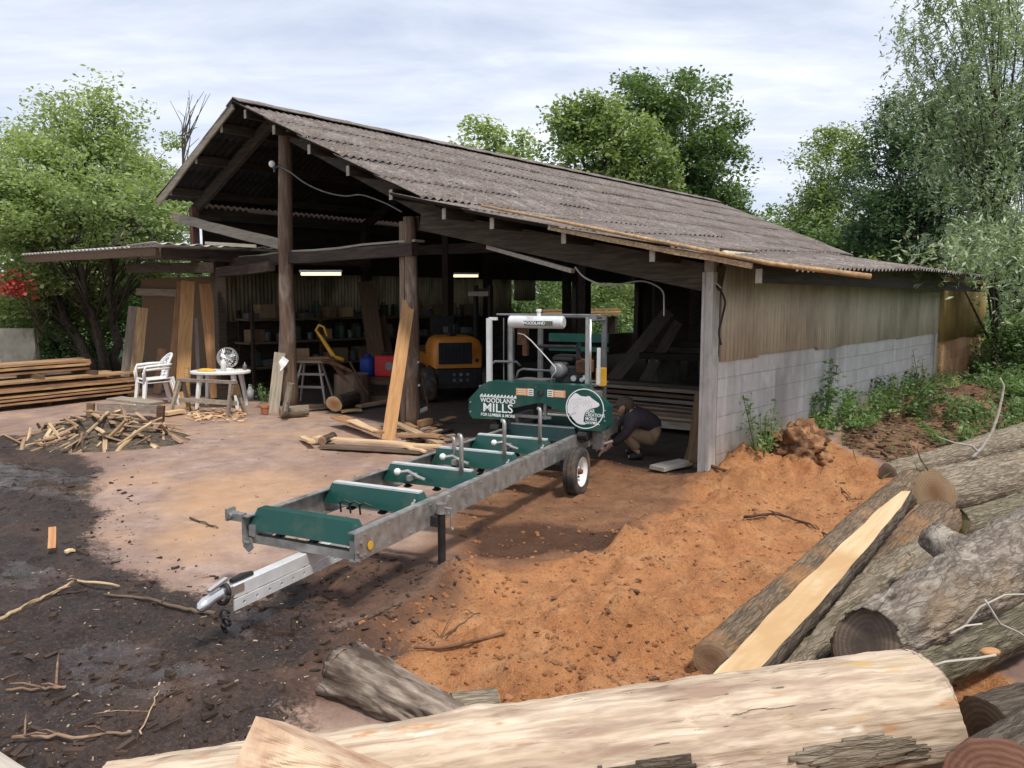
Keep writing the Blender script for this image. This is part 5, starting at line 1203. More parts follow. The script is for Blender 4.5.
for q in range(len(mb.v)):
    d = V(mb.v[q]); r_ = .30*(1+.55*mn.noise(d*1.7+V((3, 0, 0)))+.35*mn.noise(d*4.3)+.2*mn.noise(d*9)+.12*mn.noise(d*19)); mb.v[q] = (c.x+d.x*r_*1.1, c.y+d.y*r_*.8, c.z+d.z*r_*.8)
tag(mb.build('earth_clump', mk('earth_clump', [(.34, (.05, .03, .02)), (.48, (.17, .085, .045)), (.66, (.40, .22, .11))], 7, (1, 1, 1), 8, .95, bmp=.8, bd=.04, vary=0), None, True), 'rough clump of earth and sawdust against the block wall', 'earth clump')
log('log_butt', 'small log butt with yellow cut face peeping over the peeled log', W(497, 701, .05), W(452, 708, .05), .05, .06, 'grey_bark', 'cut_pale', 'cut_grey', n=36, m=24, rough=.1, seed=4)
# right hand pile
log('low_log', 'long dusty log with cut end under the leaning slab', W(712, 662, .09), W(912, 484, .13), .105, .14, 'dusty_bark', 'cut_tan', None, n=56, m=110, rough=.06, furrow=.012, seed=5)
log('sawn_log', 'thick bark log with round pale sawn end facing the yard', W(935, 493, .35), W(1085, 462, .42), .18, .215, 'grey_bark', 'cut_pale', 'cut_tan', n=72, m=90, rough=.07, furrow=.022, seed=6, flare=.06)
log('back_log', 'grey bark log lying behind the pale sawn end', W(888, 474, .06), W(1060, 428, .26), .11, .19, 'grey_bark', 'cut_grey', 'cut_tan', n=56, m=90, rough=.08, furrow=.018, seed=7)
log('mossy_stub', 'short log with dark mossy cut end below the pale sawn end', W(956, 524, .14), W(1030, 503, .2), .115, .14, 'olive_bark', 'cut_moss', 'cut_tan', n=48, m=50, rough=.1, furrow=.015, seed=8, lean0=.4)
fk = log('forked_log', 'dark plated bark log with broken branch stub on the pile', W(866, 641, .35), W(1062, 533, .50), .145, .205, 'plate_bark', 'cut_dark', 'cut_tan', n=84, m=120, rough=.11, furrow=.018, bend=-.06, bz=.06, seed=10, lean0=.5, knots=((.55, 1.9, .12, .05),))
mb = MB(); a = W(982, 572, .46); b = W(930, 535, .56)
mb.tube([fk.matrix_world.inverted() @ q for q in (a, a.lerp(b, .35)+V((0, 0, .01)), a.lerp(b, .75), b)], [.16, .11, .085, .08], 20, jit=.06); st = mb.build('branch_stub', M['plate_bark'], fk, True)
mb = MB(); mb.tube([fk.matrix_world.inverted() @ q for q in (b+(b-a)*.002, b+(b-a)*.02)], [.075, .066], 20, jit=.08); mb.build('broken_end', M['cut_dark'], fk)
log('middle_log', 'grey furrowed log running under the forked log', W(742, 690, .13), W(935, 560, .16), .15, .17, 'grey_bark', 'cut_dark', None, n=64, m=110, rough=.08, furrow=.022, seed=11, bend=.05)
log('olive_log', 'broad olive bark log behind the end of the peeled log', (1.56, 3.20, .20), W(1150, 545, .36), .20, .245, 'olive_bark', 'cut_dark', 'cut_tan', n=84, m=120, rough=.08, furrow=.016, bend=.05, seed=12, knots=((.45, 1.4, .07, .03),))
log('shaded_log', 'brown bark log in the shade below the olive log', (1.80, 2.74, .14), (3.0, 3.05, .18), .17, .2, 'dark_bark', 'cut_dark', 'cut_tan', n=64, m=80, rough=.07, furrow=.018, seed=13)
log('red_cut_log', 'log with reddish sawn end at the bottom right corner', (1.53, 2.18, .25), (2.4, 2.75, .22), .225, .23, 'dark_bark', 'cut_red', 'cut_tan', n=64, m=60, rough=.06, furrow=.015, seed=14)
log('dusty_log', 'sawdust covered log between the slab and the forked log', W(800, 640, .10), W(945, 515, .16), .14, .16, 'dusty_bark', 'cut_dark', None, n=52, m=90, rough=.08, furrow=.012, seed=15)
# slab with bark edge
a = W(716, 692, .285); b = W(906, 491, .50)
x, y, z = frame(b-a, V((-.22, 0, 1))); L = (b-a).length
mb = MB(); mk_ = MB(); n = 44; vs = []
for i in range(n+1):
    f = i/n; w = (.074+.012*sin(f*5)+.01*mn.noise(V((f*9, 3, 1))))*(1-.55*max(0, f-.86)/.14)*(1-.25*max(0, .06-f)/.06); e = .01*mn.noise(V((f*14, 0, 0)))
    vs += [(L*f, w+e, 0), (L*f, -w+e*.6, 0), (L*f, -w*.96-.008, -.05), (L*f, w*.96+.008, -.05)]
mb.add(vs, [(4*i, 4*i+1, 4*i+5, 4*i+4) for i in range(n)]+[(0, 3, 2, 1), (4*n, 4*n+1, 4*n+2, 4*n+3)])
bv = []
for i in range(n+1):
    q = [V(vs[4*i+j]) for j in range(4)]; nz = lambda j: .018*mn.noise(V((i*.7, j*2.0, 5)))
    bv += [q[0]+V((0, -.001, -.002)), q[0]+V((0, .014+nz(1), -.03)), q[3]+V((0, nz(2), -.015)), (q[2]+q[3])/2+V((0, 0, -.045+nz(3))), q[2]+V((0, nz(4), -.02)), q[1]+V((0, -.014+nz(5), -.03)), q[1]+V((0, .001, -.002))]
mk_.add(bv, [(7*i+j, 7*i+7+j, 7*i+8+j, 7*i+1+j) for i in range(n) for j in range(6)])
me = mb.mesh('bark_edged_slab', mats=[M['slab_wood']]); sl = bpy.data.objects.new('bark_edged_slab', me); COL.objects.link(sl); sl.matrix_world = mat4(x, y, z, a)
tag(sl, 'long pale freshly sawn slab with bark edge resting on the log pile', 'slab')
mk_.build('bark', M['dark_bark'], sl, True)
# split block at the bottom left
t = thing('split_block', 'split wedge of pale reddish wood in front of the peeled log', 'wood block', (-.62, 2.08, .0))
o_ = V(t.location); q = [PY(255, 717, 2.12), PY(222, 790, 2.0), PY(400, 790, 1.98), PY(330, 748, 2.16), PY(300, 738, 2.3), PY(222, 760, 2.3)]
top = PY(256, 716, 2.12); pts = []
mb = MB(); m_ = 16
def lerp3(a, b, c, u, v): return a*(1-u-v)+b*u+c*v
A_ = PY(256, 716, 2.10); B_ = PY(205, 830, 1.98); C_ = PY(470, 830, 1.98); D_ = PY(285, 722, 2.28); E_ = PY(470, 800, 2.2); F_ = PY(215, 800, 2.2)
def patch(p, q_, r_, s_, nn=34, amp=.016, sd=0):
    vs = []
    for i in range(nn+1):
        for j in range(nn+1):
            u, v = i/nn, j/nn; c = (p*(1-u)+q_*u)*(1-v)+(s_*(1-u)+r_*u)*v
            w = min(u, 1-u, v, 1-v)*4; c = c+V((0, -1, .3))*(amp*(mn.noise(c*13+V((sd, 0, 0)))+.6*mn.noise(V((c.x*16, c.y*60, c.z*60))))*min(1, w)); vs.append(c-o_)
    mb.add(vs, [(i*(nn+1)+j, (i+1)*(nn+1)+j, (i+1)*(nn+1)+j+1, i*(nn+1)+j+1) for i in range(nn) for j in range(nn)])
patch(A_, B_, C_, A_.lerp(C_, .25), sd=1)
patch(A_.lerp(C_, .25), C_, E_, D_, sd=2, amp=.008); patch(A_, A_.lerp(C_, .25), D_, D_.lerp(A_, .2), nn=6, amp=.003, sd=3)
patch(B_, A_, D_.lerp(A_, .2), F_, sd=4)
blk = mb.build('split_face', mk('split_wood', [(.28, (.27, .135, .09)), (.45, (.46, .30, .20)), (.6, (.62, .47, .33)), (.75, (.68, .55, .42))], 2.4, (3, 3, 1.5), 8, .8, bmp=.5, bd=.012, vary=0), t)
# sawn edge scrap at the far left bottom corner
board('scrap_board', 'grey board end at the bottom left corner of the yard', 'board', PY(-40, 748, 2.32), PY(24, 790, 2.2), .10, .03, M['pale_grey_board'], n=3)
# ---------------------------------------------------------------- sticks, debris and branches
sg = []
for k in range(5):
    Ls = (.45, .6, .75, .5, .38)[k]; mb = MB(); bnd = random.uniform(-.03, .03)
    if k < 3: mb.beam((-Ls/2, 0, 0), (Ls/2, bnd*.3, 0), (.05, .03, .06)[k], (.018, .025, .015)[k], n=4, jit=.006)
    else: mb.tube([(-Ls/2, 0, 0), (-Ls/6, bnd, .01), (Ls/6, bnd, -.01), (Ls/2, 0, 0)], [.018, .02, .017, .01], 6, jit=.1)
    sg.append(mb.mesh('firewood_stick', mats=[M['stick_wood'] if k != 4 else M['stick_bark']]))
pc = P(103, 441); first = None
r = random.Random(12)
for k in range(170):
    o = bpy.data.objects.new('firewood_stick', sg[k % 5]); COL.objects.link(o)
    rad = math.sqrt(r.random()); a = r.uniform(0, 2*pi); dx, dy = rad*cos(a)*1.02, rad*sin(a)*.72
    hh = .40*max(0, 1-rad)**.9; zz = r.uniform(max(.015, hh-.16), hh+.03)
    out = math.atan2(dy/.5, dx/.9) if rad > .15 else r.uniform(0, pi)
    x = V((cos(out+r.gauss(0, .8)), sin(out+r.gauss(0, .8)), -.38*rad+r.uniform(-.18, .18))).normalized()
    fx, fy, fz = frame(x, V((r.uniform(-.5, .5), r.uniform(-.5, .5), 1)))
    o.matrix_world = mat4(fx, fy, fz, (pc.x+dx, pc.y+dy, zz+.01)) @ Matrix.Scale(r.uniform(.6, 1.15), 4)
    tag(o, 'split stick in the firewood heap before the lumber', 'stick', 'sticks in the firewood heap')
mb = MB(); nn = 20; vs = []
for i in range(nn+1):
    for j in range(nn+1):
        u = (i/nn-.5)*2; v = (j/nn-.5)*2; q = math.hypot(u, v); vs.append((pc.x+u*1.1, pc.y+v*.78, max(-.03, .34*(1-q)**1.0 if q < 1 else -.03)+.06*mn.noise(V((u*4, v*4, 2)))))
mb.add(vs, [(i*(nn+1)+j, (i+1)*(nn+1)+j, (i+1)*(nn+1)+j+1, i*(nn+1)+j+1) for i in range(nn) for j in range(nn)])
tag(mb.build('bark_debris', M['dark_bark'], None, False), 'dark bark rubbish under the firewood sticks', 'bark litter', kind='stuff')
# offcuts at the foot of the orange plank
def off(label, pxa, pya, za, pxb, pyb, zb, w, th, mat, name='offcut', n=5, warp=.01, cat='offcut', wane=.08, **k):
    a = P(pxa, pya); b = P(pxb, pyb); a.z = za; b.z = zb
    return board(name, label, cat, a, b, w, th, M[mat], n=n, warp=warp, wane=wane, **k)
off('long thin pale slab lying at the foot of the orange plank', 316, 444, .09, 441, 453, .08, .14, .02, 'slab_wood')
off('dark bark slab under the long thin pale slab', 322, 449, .03, 436, 455, .03, .16, .03, 'stick_bark')
off('splintered pale slab with pointed end left of the orange plank', 338, 426, .14, 380, 440, .10, .26, .02, 'fresh_board', taper=.5)
off('pale split slab lying beside the splintered slab', 352, 432, .17, 376, 440, .12, .16, .015, 'slab_wood', taper=.6)
off('weathered slab sloping down right of the orange plank', 393, 434, .16, 442, 449, .06, .12, .03, 'stick_wood')
off('brown offcut lying across the slabs right of the plank', 398, 444, .12, 440, 446, .12, .14, .03, 'stack_board')
off('short grey offcut in front of the dark bark slab', 405, 452, .08, 425, 456, .05, .1, .02, 'slab_wood', taper=.5)
off('pale splinter standing at the left end of the long slab', 303, 440, .04, 312, 449, .09, .09, .03, 'slab_wood', n=3)
off('small brown block lying on the dark bark by the middle post', 419, 431, .10, 431, 429, .12, .10, .08, 'fresh_board', n=1)
mb = MB(); mb.cyl(P(414, 428, .0)+V((0, 0, .20)), P(427, 425, .0)+V((0, 0, .24)), .035, 12); tag(mb.build('white_tube', M['white_plastic']), 'white tube lying on a brown block by the middle post', 'tube')
for k in range(26):
    px, py = r.uniform(388, 448), r.uniform(424, 446); a = P(px, py); l = r.uniform(.12, .4); an = r.uniform(0, pi)
    a.z = r.uniform(.03, .11); b = a+V((cos(an)*l, sin(an)*l, r.uniform(-.03, .03)))
    board('bark_strip', 'strip of bark in the heap by the middle post', 'bark', a, b, r.uniform(.05, .11), .018, M[('stick_bark', 'stick_bark', 'grey_board', 'fresh_board')[k % 4]], n=3, warp=.012, wane=.15, group='bark strips by the middle post')
log('short_round', 'short round log piece at the left end of the slabs', W(322, 441, .09), W(333, 436, .09), .055, .055, 'dark_bark', 'cut_tan', 'cut_tan', n=24, m=8)
log('base_log', 'pale barkless log lying against the left post base', W(280, 412, .10), W(308, 410, .10), .09, .085, 'grey_bark', 'cut_tan', 'cut_tan', n=36, m=24, rough=.1)
log('upright_billet', 'pale billet standing on the log at the left post', W(283, 412, .15)+V((0, .1, 0)), W(283, 412, .15)+V((.10, .12, .42)), .05, .055, 'grey_bark', 'cut_tan', 'cut_tan', n=28, m=14, rough=.1)
log('split_log_half', 'half log with pale oval cut face beside the chopping block', W(334, 404, .16), W(352, 399, .14)+V((0, .2, 0)), .13, .12, 'dark_bark', 'cut_pale', 'cut_tan', n=32, m=12, lean0=-.5)
off('pale slab lying right of the chopping block', 358, 410, .06, 398, 404, .08, .14, .04, 'stick_wood')
off('thin pale offcut in front of the chopping block', 342, 414, .04, 362, 413, .05, .12, .03, 'fresh_board', n=3)
off('dark slab on the ground between stump and left post', 304, 411, .06, 336, 409, .06, .16, .06, 'stick_bark')
off('yellow offcut on the ground below the white chairs', 165, 417, .05, 183, 414, .05, .16, .05, 'slab_wood', n=2)
off('grey plank lying inside by the leaning split board', 657, 473, .05, 686, 467, .06, .2, .04, 'pale_grey_board', n=3)
off('red brown chip lying on the black mud', 52, 556, .05, 54, 549, .16, .05, .02, 'orange_board', n=2)
off('pale chip lying beside the red brown chip on the mud', 64, 558, .04, 76, 555, .04, .04, .015, 'slab_wood', n=2)
# shavings under the table
mb = MB()
for k in range(170):
    g = P(r.uniform(188, 245), r.gauss(416, 3.2)); rot = Matrix.Rotation(r.uniform(0, pi), 3, 'Z') @ Matrix.Rotation(r.uniform(-.6, .6), 3, 'X')
    mb.box((g.x, g.y, r.uniform(.01, .04)), (r.uniform(.04, .11), r.uniform(.02, .05), .008), rot)
tag(mb.build('yellow_shavings', M['slab_wood']), 'yellow wood shavings on the ground below the sawhorse', 'shavings', kind='stuff')
def branch(name, label, pts, r0, r1, mat='stick_bark', lift=.03, twigs=0, group=None, seed=1):
    rr = random.Random(seed); w = [P(x, y) for x, y in pts]
    for p in w: p.z = gz(p.x, p.y)+lift
    fine = []
    for i in range(len(w)-1):
        for k in range(5): fine.append(w[i].lerp(w[i+1], k/5)+V((rr.uniform(-1, 1), rr.uniform(-1, 1), rr.uniform(-.5, 1)))*.008)
    fine.append(w[-1]); n = len(fine); mb = MB(); mb.tube(fine, [r0+(r1-r0)*i/(n-1) for i in range(n)], 7, jit=.12)
    for k in range(twigs):
        i = rr.randrange(1, n-1); d = V((rr.uniform(-1, 1), rr.uniform(-1, 1), rr.uniform(.1, .5)))*rr.uniform(.08, .2)
        mb.tube([fine[i], fine[i]+d*.6+V((0, 0, .01)), fine[i]+d], [r1*.9, r1*.6, r1*.25], 5)
    return tag(mb.build(name, M[mat], None, True), label, 'branch', group)
branch('fallen_branch', 'long crooked pale branch lying on the mud at the left edge', [(-8, 632), (15, 622), (45, 602), (78, 591), (120, 594)], .012, .008, 'stick_wood', .02, 3, seed=2)
branch('fallen_branch', 'dark stick lying in the mud and pointing at the hitch', [(105, 603), (150, 606), (185, 611), (215, 615)], .008, .014, 'stick_bark', .02, 1, seed=3)
branch('fallen_branch', 'short pale forked stick on the mud near the left edge', [(8, 692), (40, 688), (66, 686)], .006, .009, 'stick_wood', .015, 3, seed=4)
branch('fallen_branch', 'pale splintered branch on the mud just behind the peeled log', [(12, 744), (50, 744), (90, 744), (132, 740)], .009, .006, 'stick_wood', .02, 4, seed=5)
branch('fallen_branch', 'thin twig rising from the mud beside the peeled log', [(140, 742), (150, 722), (160, 706)], .004, .003, 'stick_wood', .01, 1, seed=6)
branch('fallen_branch', 'straight reddish stick half buried in the sawdust', [(415, 664), (460, 662), (505, 658)], .008, .010, 'rust', .02, 0, seed=7)
branch('fallen_branch', 'dark root lying on the sawdust left of the slab', [(745, 520), (775, 522), (810, 530), (835, 545)], .012, .006, 'stick_bark', .02, 4, seed=8)
branch('fallen_branch', 'grey stick lying at the edge of mud and sawdust', [(355, 636), (380, 626), (402, 615)], .010, .006, 'stick_bark', .015, 1, seed=9)
branch('fallen_branch', 'dark twig bundle on the sawdust beside the slab end', [(835, 488), (850, 500), (875, 505), (905, 510)], .006, .004, 'stick_bark', .02, 6, seed=10)
branch('fallen_branch', 'thin stick lying on the tan concrete yard', [(190, 519), (205, 524), (218, 529)], .009, .005, 'stick_bark', .012, 1, seed=11)
branch('fallen_branch', 'crooked dark twig on the sawdust right of the jack leg', [(430, 655), (455, 636), (480, 622)], .006, .004, 'stick_bark', .015, 3, seed=12)
mb = MB(); mb.tube([PY(690, 461, 8.0), PY(712, 466, 7.75), PY(733, 473, 7.5)], [.014, .016, .018], 8); mb.ball(PY(731, 472, 7.48), .035, 8); tag(mb.build('iron_rod', M['rust'], None, True), 'rusty rod sticking out past the concrete corner post', 'rod')
# bare pale twigs on the right pile
def twig(label, pts, Y, r0, r1, mat='pale_grey_board', seed=1, Y2=None):
    n = len(pts); w = [PY(x, y, Y+(0 if Y2 is None else (Y2-Y)*i/(n-1))) for i, (x, y) in enumerate(pts)]; mb = MB(); fine = []
    for i in range(n-1):
        for k in range(4): fine.append(w[i].lerp(w[i+1], k/4))
    fine.append(w[-1]); m = len(fine); mb.tube(fine, [r0+(r1-r0)*i/(m-1) for i in range(m)], 6, jit=.1)
    return tag(mb.build('bare_twig', M[mat], None, True), label, 'twig')
twig('tall bare white twig curving up from the back log', [(972, 458), (982, 448), (992, 432), (998, 415), (1002, 398), (1004, 386), (1000, 378)], 6.3, .016, .006)
twig('pale bent twig lying left of the tall white twig', [(978, 452), (972, 446), (955, 443), (938, 437)], 6.3, .012, .005)
twig('thin dark twig leaning on the pale sawn end', [(928, 470), (920, 458), (917, 448)], 5.6, .007, .004, 'stick_bark')
twig('long thin twig lying over the olive log', [(925, 668), (945, 662), (980, 658), (996, 655)], 2.95, .005, .006)
twig('forked pale twig hanging over the olive log', [(985, 600), (1000, 624), (1018, 632), (1030, 640)], 3.1, .005, .004)
twig('curved pale twig arching beside the forked log', [(960, 632), (980, 607), (1005, 595), (1035, 594)], 3.2, .005, .004)
twig('short pale twig between forked log and olive log', [(950, 634), (965, 626), (982, 624)], 3.1, .005, .004)
twig('thin twig upright in the sawdust by the slab', [(915, 575), (912, 560), (909, 549)], 4.4, .006, .004)
mb = MB(); c = PY(990, 652, 2.98); mb.ball(c, .03, 8, sq=(1.5, .8, .6)); tag(mb.build('bark_knot', M['orange_board'], None, True), 'reddish bark scrap on the olive log', 'bark scrap')
# ---------------------------------------------------------------- orange machine inside the barn
mc = thing('orange_loader', 'small orange loader with black grille parked inside the barn', 'loader', P(459, 402), R(16))
mb = MB()
prof = [(-.44, .62), (-.44, .98), (-.38, 1.10), (-.26, 1.16), (.26, 1.16), (.38, 1.10), (.44, .98), (.44, .62)]
n = 12; vs = []
for i, (y, k, dz) in enumerate(((0, .93, -.02), (.04, 1, 0), (.5, 1.0, .01), (.95, .97, .02))):
    for (x, z) in prof: vs.append((x*k, y, .62+(z-.62)*k+dz))
q = len(prof)
mb.add(vs, [(i*q+k, i*q+(k+1) % q, (i+1)*q+(k+1) % q, (i+1)*q+k) for i in range(3) for k in range(q)]+[tuple(range(q-1, -1, -1)), tuple(range(3*q, 4*q))])
autosmooth(mb.build('hood', M['orange_paint'], mc), 50)
mb = MB(); mb.box((-.06, -.006, .87), (.60, .012, .38), bev=.004)
for k in range(9): mb.box((-.32+.065*k, -.016, .87), (.012, .01, .34))
mb.build('grille', M['dark_glass'], mc)
mb = MB(); mb.cyl((.33, -.02, .74), (.33, .02, .74), .035, 14); mb.build('filler_cap', M['black'], mc)
mb = MB(); mb.prism([(.10, .70), (.80, .70), (.75, 1.0), (.35, 1.04)], (.437, 0, 0), V((0, 1, 0)), V((0, 0, 1)), V((1, 0, 0)), .008); mb.build('side_vent', M['dark_glass'], mc)
mb = MB(); mb.box((0, .4, .42), (.84, .9, .38), bev=.03); mb.box((0, -.02, .45), (.62, .12, .24)); mb.build('chassis', M['black'], mc)
for x in (-.1, .02, .14):
    for z in (.40, .50):
        mb = MB(); mb.cyl((x, -.10, z), (x, -.08, z), .03, 12); mb.build('lamp', M['grey_metal'], mc)
for sx in (-1, 1):
    for y in (.15, 1.2):
        mb = MB(); mb.lathe([(.0, -.1), (.14, -.1), (.28, -.11), (.31, -.06), (.31, .06), (.28, .11), (.14, .1), (.0, .1)], (sx*.52, y, .31), V((1, 0, 0)), 24); mb.build('wheel', M['rubber'], mc, True)
mb = MB(); mb.box((0, 1.3, .95), (.5, .5, .12)); mb.box((0, 1.55, 1.25), (.46, .1, .5)); mb.build('seat', M['black'], mc)
mb = MB(); mb.box((0, 1.4, .6), (.8, 1.2, .4)); mb.build('body', M['orange_paint'], mc)
mb = MB(); mb.cyl((.0, .35, 1.15), (.0, .35, 1.36), .03, 10); mb.lathe([(.0, 0), (.06, .0), (.06, .05), (.0, .06)], (-.1, .3, 1.17), n=12); mb.build('exhaust', M['black'], mc)
mb = MB(); mb.box((-.16, .35, 1.28), (.08, .06, .10)); mb.build('mirror', M['grey_metal'], mc)
# mast and light bar standing behind the loader (a second lift)
fl = thing('lift_mast', 'dark lift mast with pale bar behind the orange loader', 'mast', B(4.0, 7.0, 0), BA)
for y in (-.3, .1):
    mb = MB(); mb.box((0, y, 1.05), (.08, .07, 2.1)); mb.build('upright', M['black'], fl)
for z in (.7, 2.0):
    mb = MB(); mb.box((.0, -.1, z), (.05, .33, .08)); mb.build('cross_bar', M['black'], fl)
mb = MB(); mb.box((-.12, -.1, 1.93), (.05, .55, .09)); mb.build('light_bar', M['pale_grey_board'], fl)
# lamps
def tube_lamp(label, px0, px1, py, Y, lit=True, dz=0):
    a = PY(px0, py, Y); b = PY(px1, py+dz, Y); t = thing('strip_lamp', label, 'lamp', (a+b)/2); o = t.location
    d = (b-a).normalized(); mb = MB(); mb.beam(a-o+V((0, 0, .05)), b-o+V((0, 0, .05)), .10, .04); mb.build('housing', M['lamp_white'], t)
    mb = MB(); mb.cyl(a-o+d*.02, b-o-d*.02, .028, 10); mb.build('tube', M['lamp_glow' if lit else 'lamp_white'], t, True)
tube_lamp('longer glowing strip lamp right of the left post', 300, 342, 274, 14.2)
tube_lamp('shorter glowing strip lamp above the orange loader', 452, 479, 276, 17.5)
mb = MB(); a = PY(488, 247, 10.0); b = PY(573, 271, 8.9); mb.beam(a, b, .06, .05); tag(mb.build('cable_tray', M['pale_grey_board']), 'pale sloping cable tray under the right roof beam', 'cable tray')
# cables
def cable(label, pts, Ys, r=.010, mat='cable'):
    w = [PY(x, y, Ys[0]+(Ys[1]-Ys[0])*i/(len(pts)-1)) for i, (x, y) in enumerate(pts)]; fine = []
    n = len(w)
    for i in range(n-1):
        p0, p1, p2, p3 = w[max(0, i-1)], w[i], w[i+1], w[min(n-1, i+2)]
        for k in range(6):
            t = k/6; fine.append(.5*((2*p1)+(p2-p0)*t+(2*p0-5*p1+4*p2-p3)*t*t+(3*p1-p0-3*p2+p3)*t*t*t))
    fine.append(w[-1]); mb = MB(); mb.tube(fine, r, 6); return tag(mb.build('cable', M[mat], None, True), label, 'cable')
cable('thin dark cable slung across the gable opening', [(278, 166), (290, 172), (305, 183), (325, 192), (345, 196), (362, 195), (385, 203), (402, 212)], (12.7, 10.8), .012, 'grey_metal')
cable('white cable drooping inside the right bay', [(575, 267), (584, 277), (600, 284), (615, 285), (640, 281), (655, 285), (663, 292), (664, 304), (664, 316)], (9.0, 8.9), .011)
cable('dark cable hanging down the concrete corner post', [(713, 284), (720, 290), (725, 302), (722, 318), (719, 332), (721, 345)], (7.75, 7.7), .012, 'black')
cable('white loop of cable at the top of the corner post', [(708, 290), (711, 284), (716, 283), (721, 288)], (7.72, 7.72), .008)
ins = thing('gable_lamp', 'small white bulb lamp on the left barn post', 'lamp', PY(272, 164, 12.7))
mb = MB(); mb.ball((0, 0, 0), .055, 10); mb.build('bulb', M['lamp_white'], ins, True)
mb = MB(); mb.tube([(0, 0, 0), (.03, 0, -.06), (.08, 0, -.05), (.14, 0, -.02)], .018, 6); mb.cyl((.03, 0, -.05), (.04, 0, -.13), .02, 8); mb.build('bracket', M['grey_metal'], ins)
# shelving along the left wall
sh = thing('storage_shelf', 'long dark shelf unit full of clutter along the barn wall', 'shelf', BC, BA)
for t in (.9, 2.5, 4.1, 5.7, 7.3):
    for s in (10.25, 10.75):
        mb = MB(); mb.box((t, s, .8), (.06, .06, 1.6)); mb.build('upright', M['dark_beam'], sh)
for z in (.45, .95, 1.42):
    mb = MB(); mb.box((4.1, 10.5, z), (6.6, .55, .04)); mb.build('shelf_board', M['brown_board'], sh)
kinds = []
def proto_mesh(kind):
    mb = MB()
    if kind == 'box': mb.box((0, 0, .14), (.34, .3, .28), bev=.006); mb.box((0, 0, .283), (.30, .02, .006))
    elif kind == 'tin': mb.lathe([(.0, 0), (.09, 0), (.095, .01), (.09, .02), (.09, .2), (.095, .21), (.085, .22), (.0, .21)], (0, 0, 0), n=18)
    elif kind == 'can': mb.box((0, 0, .15), (.12, .26, .30), bev=.02); mb.tube([(0, -.08, .3), (0, -.08, .35), (0, .06, .35), (0, .06, .3)], .015, 6); mb.cyl((0, .1, .29), (0, .12, .36), .025, 8)
    elif kind == 'tray': mb.box((0, 0, .01), (.4, .3, .02)); mb.box((-.195, 0, .07), (.012, .3, .12)); mb.box((.195, 0, .07), (.012, .3, .12)); mb.box((0, -.145, .07), (.378, .012, .12)); mb.box((0, .145, .07), (.378, .012, .12))
    return mb
KM = {'box': ('storage_box', 'cardboard', 'box'), 'tin': ('paint_tin', 'grey_metal', 'tin'), 'can': ('fuel_can', 'dull_green', 'fuel can'), 'tray': ('tool_tray', 'grey_metal', 'tray')}
pm = {k: proto_mesh(k).mesh(KM[k][0], mats=[M[KM[k][1]]]) for k in KM}
rs = random.Random(5)
LB = {'box': 'brown box among the clutter on the dark shelf unit', 'tin': 'grey tin among the clutter on the dark shelf unit', 'can': 'dull green fuel can on the dark shelf unit', 'tray': 'grey tray on the dark shelf unit'}
for z in (.47, .97, 1.44):
    t = 1.05
    while t < 7.2:
        k = rs.choice(('box', 'box', 'tin', 'tin', 'can', 'tray'))
        o = bpy.data.objects.new(KM[k][0], pm[k]); COL.objects.link(o); o.location = B(t, 10.47+rs.uniform(-.08, .08), z); o.rotation_euler = (0, 0, BA+rs.uniform(-.3, .3)); s_ = rs.uniform(.7, 1.05); o.scale = (s_, s_, s_)
        tag(o, LB[k], KM[k][2], 'clutter on the storage shelf'); t += rs.uniform(.2, .42)
# dark cupboards and panels filling the back left of the bay
# lumber and blocks in the right bay
rr_ = random.Random(3)
for k in range(5):
    for j in range(3):
        a = B(3.0+j*.26, 3.9+rr_.uniform(-.2, .2), .12+.085*k); b = B(3.2+j*.26, .5+rr_.uniform(-.2, .2), .12+.085*k)
        board('inside_board', 'dusty board in the low stack inside the right bay', 'board', a, b, .24, .05, M['grey_board' if (k+j) % 3 else 'brown_board'], group='boards stacked inside the right bay')
for k in range(4):
    a = B(1.9+.25*k, 3.6, .10+.03*k); b = B(2.1+.22*k, .45, .14+.02*k)
    board('inside_plank', 'heavy plank lying on the floor of the right bay', 'plank', a, b, .22, .09, M['stick_wood' if k % 2 else 'grey_board'], group='planks on the right bay floor')
for k in range(3):
    a = B(5.6+.3*k, 4.2, .75+.1*k); b = B(5.8+.3*k, .6, .78+.1*k)
    board('inside_beam', 'thick beam lying on supports deep in the right bay', 'beam', a, b, .24, .12, M['dark_beam'], group='beams deep in the right bay')
for k, s in enumerate((.9, 3.9)):
    mb = MB(); mb.box(B(5.95, s, .34), (.9, .2, .68), Matrix.Rotation(BA, 3, 'Z')); tag(mb.build('block_support', M['old_concrete']), 'concrete block support under the beams, %s one' % ('right hand' if k == 0 else 'left hand'), 'support')
mb = MB(); mb.box(B(8.2, 3.6, .95), (.12, 1.3, .95), Matrix.Rotation(BA+.5, 3, 'Z') @ Matrix.Rotation(.12, 3, 'Y'), bev=.03); tag(mb.build('concrete_slab', M['old_concrete']), 'pale broken slab leaning deep in the right bay', 'slab')
# pale timber stacked outside behind the barn
for k in range(3):
    a = B(13.2, 12.9, 1.28+.085*k); b = B(17.5, 12.6, 1.30+.085*k)
    board('outside_board', 'pale board on the rack seen through the barn', 'board', a, b, .26, .06, M['fresh_board'], group='boards on the rack behind the barn')
rk = thing('timber_rack', 'dark timber rack behind the barn holding pale boards', 'rack', BC, BA)
for t in (13.4, 15.4, 17.3):
    mb = MB(); mb.box((t, 12.75, .6), (.12, .4, 1.2)); mb.build('support', M['dark_beam'], rk)
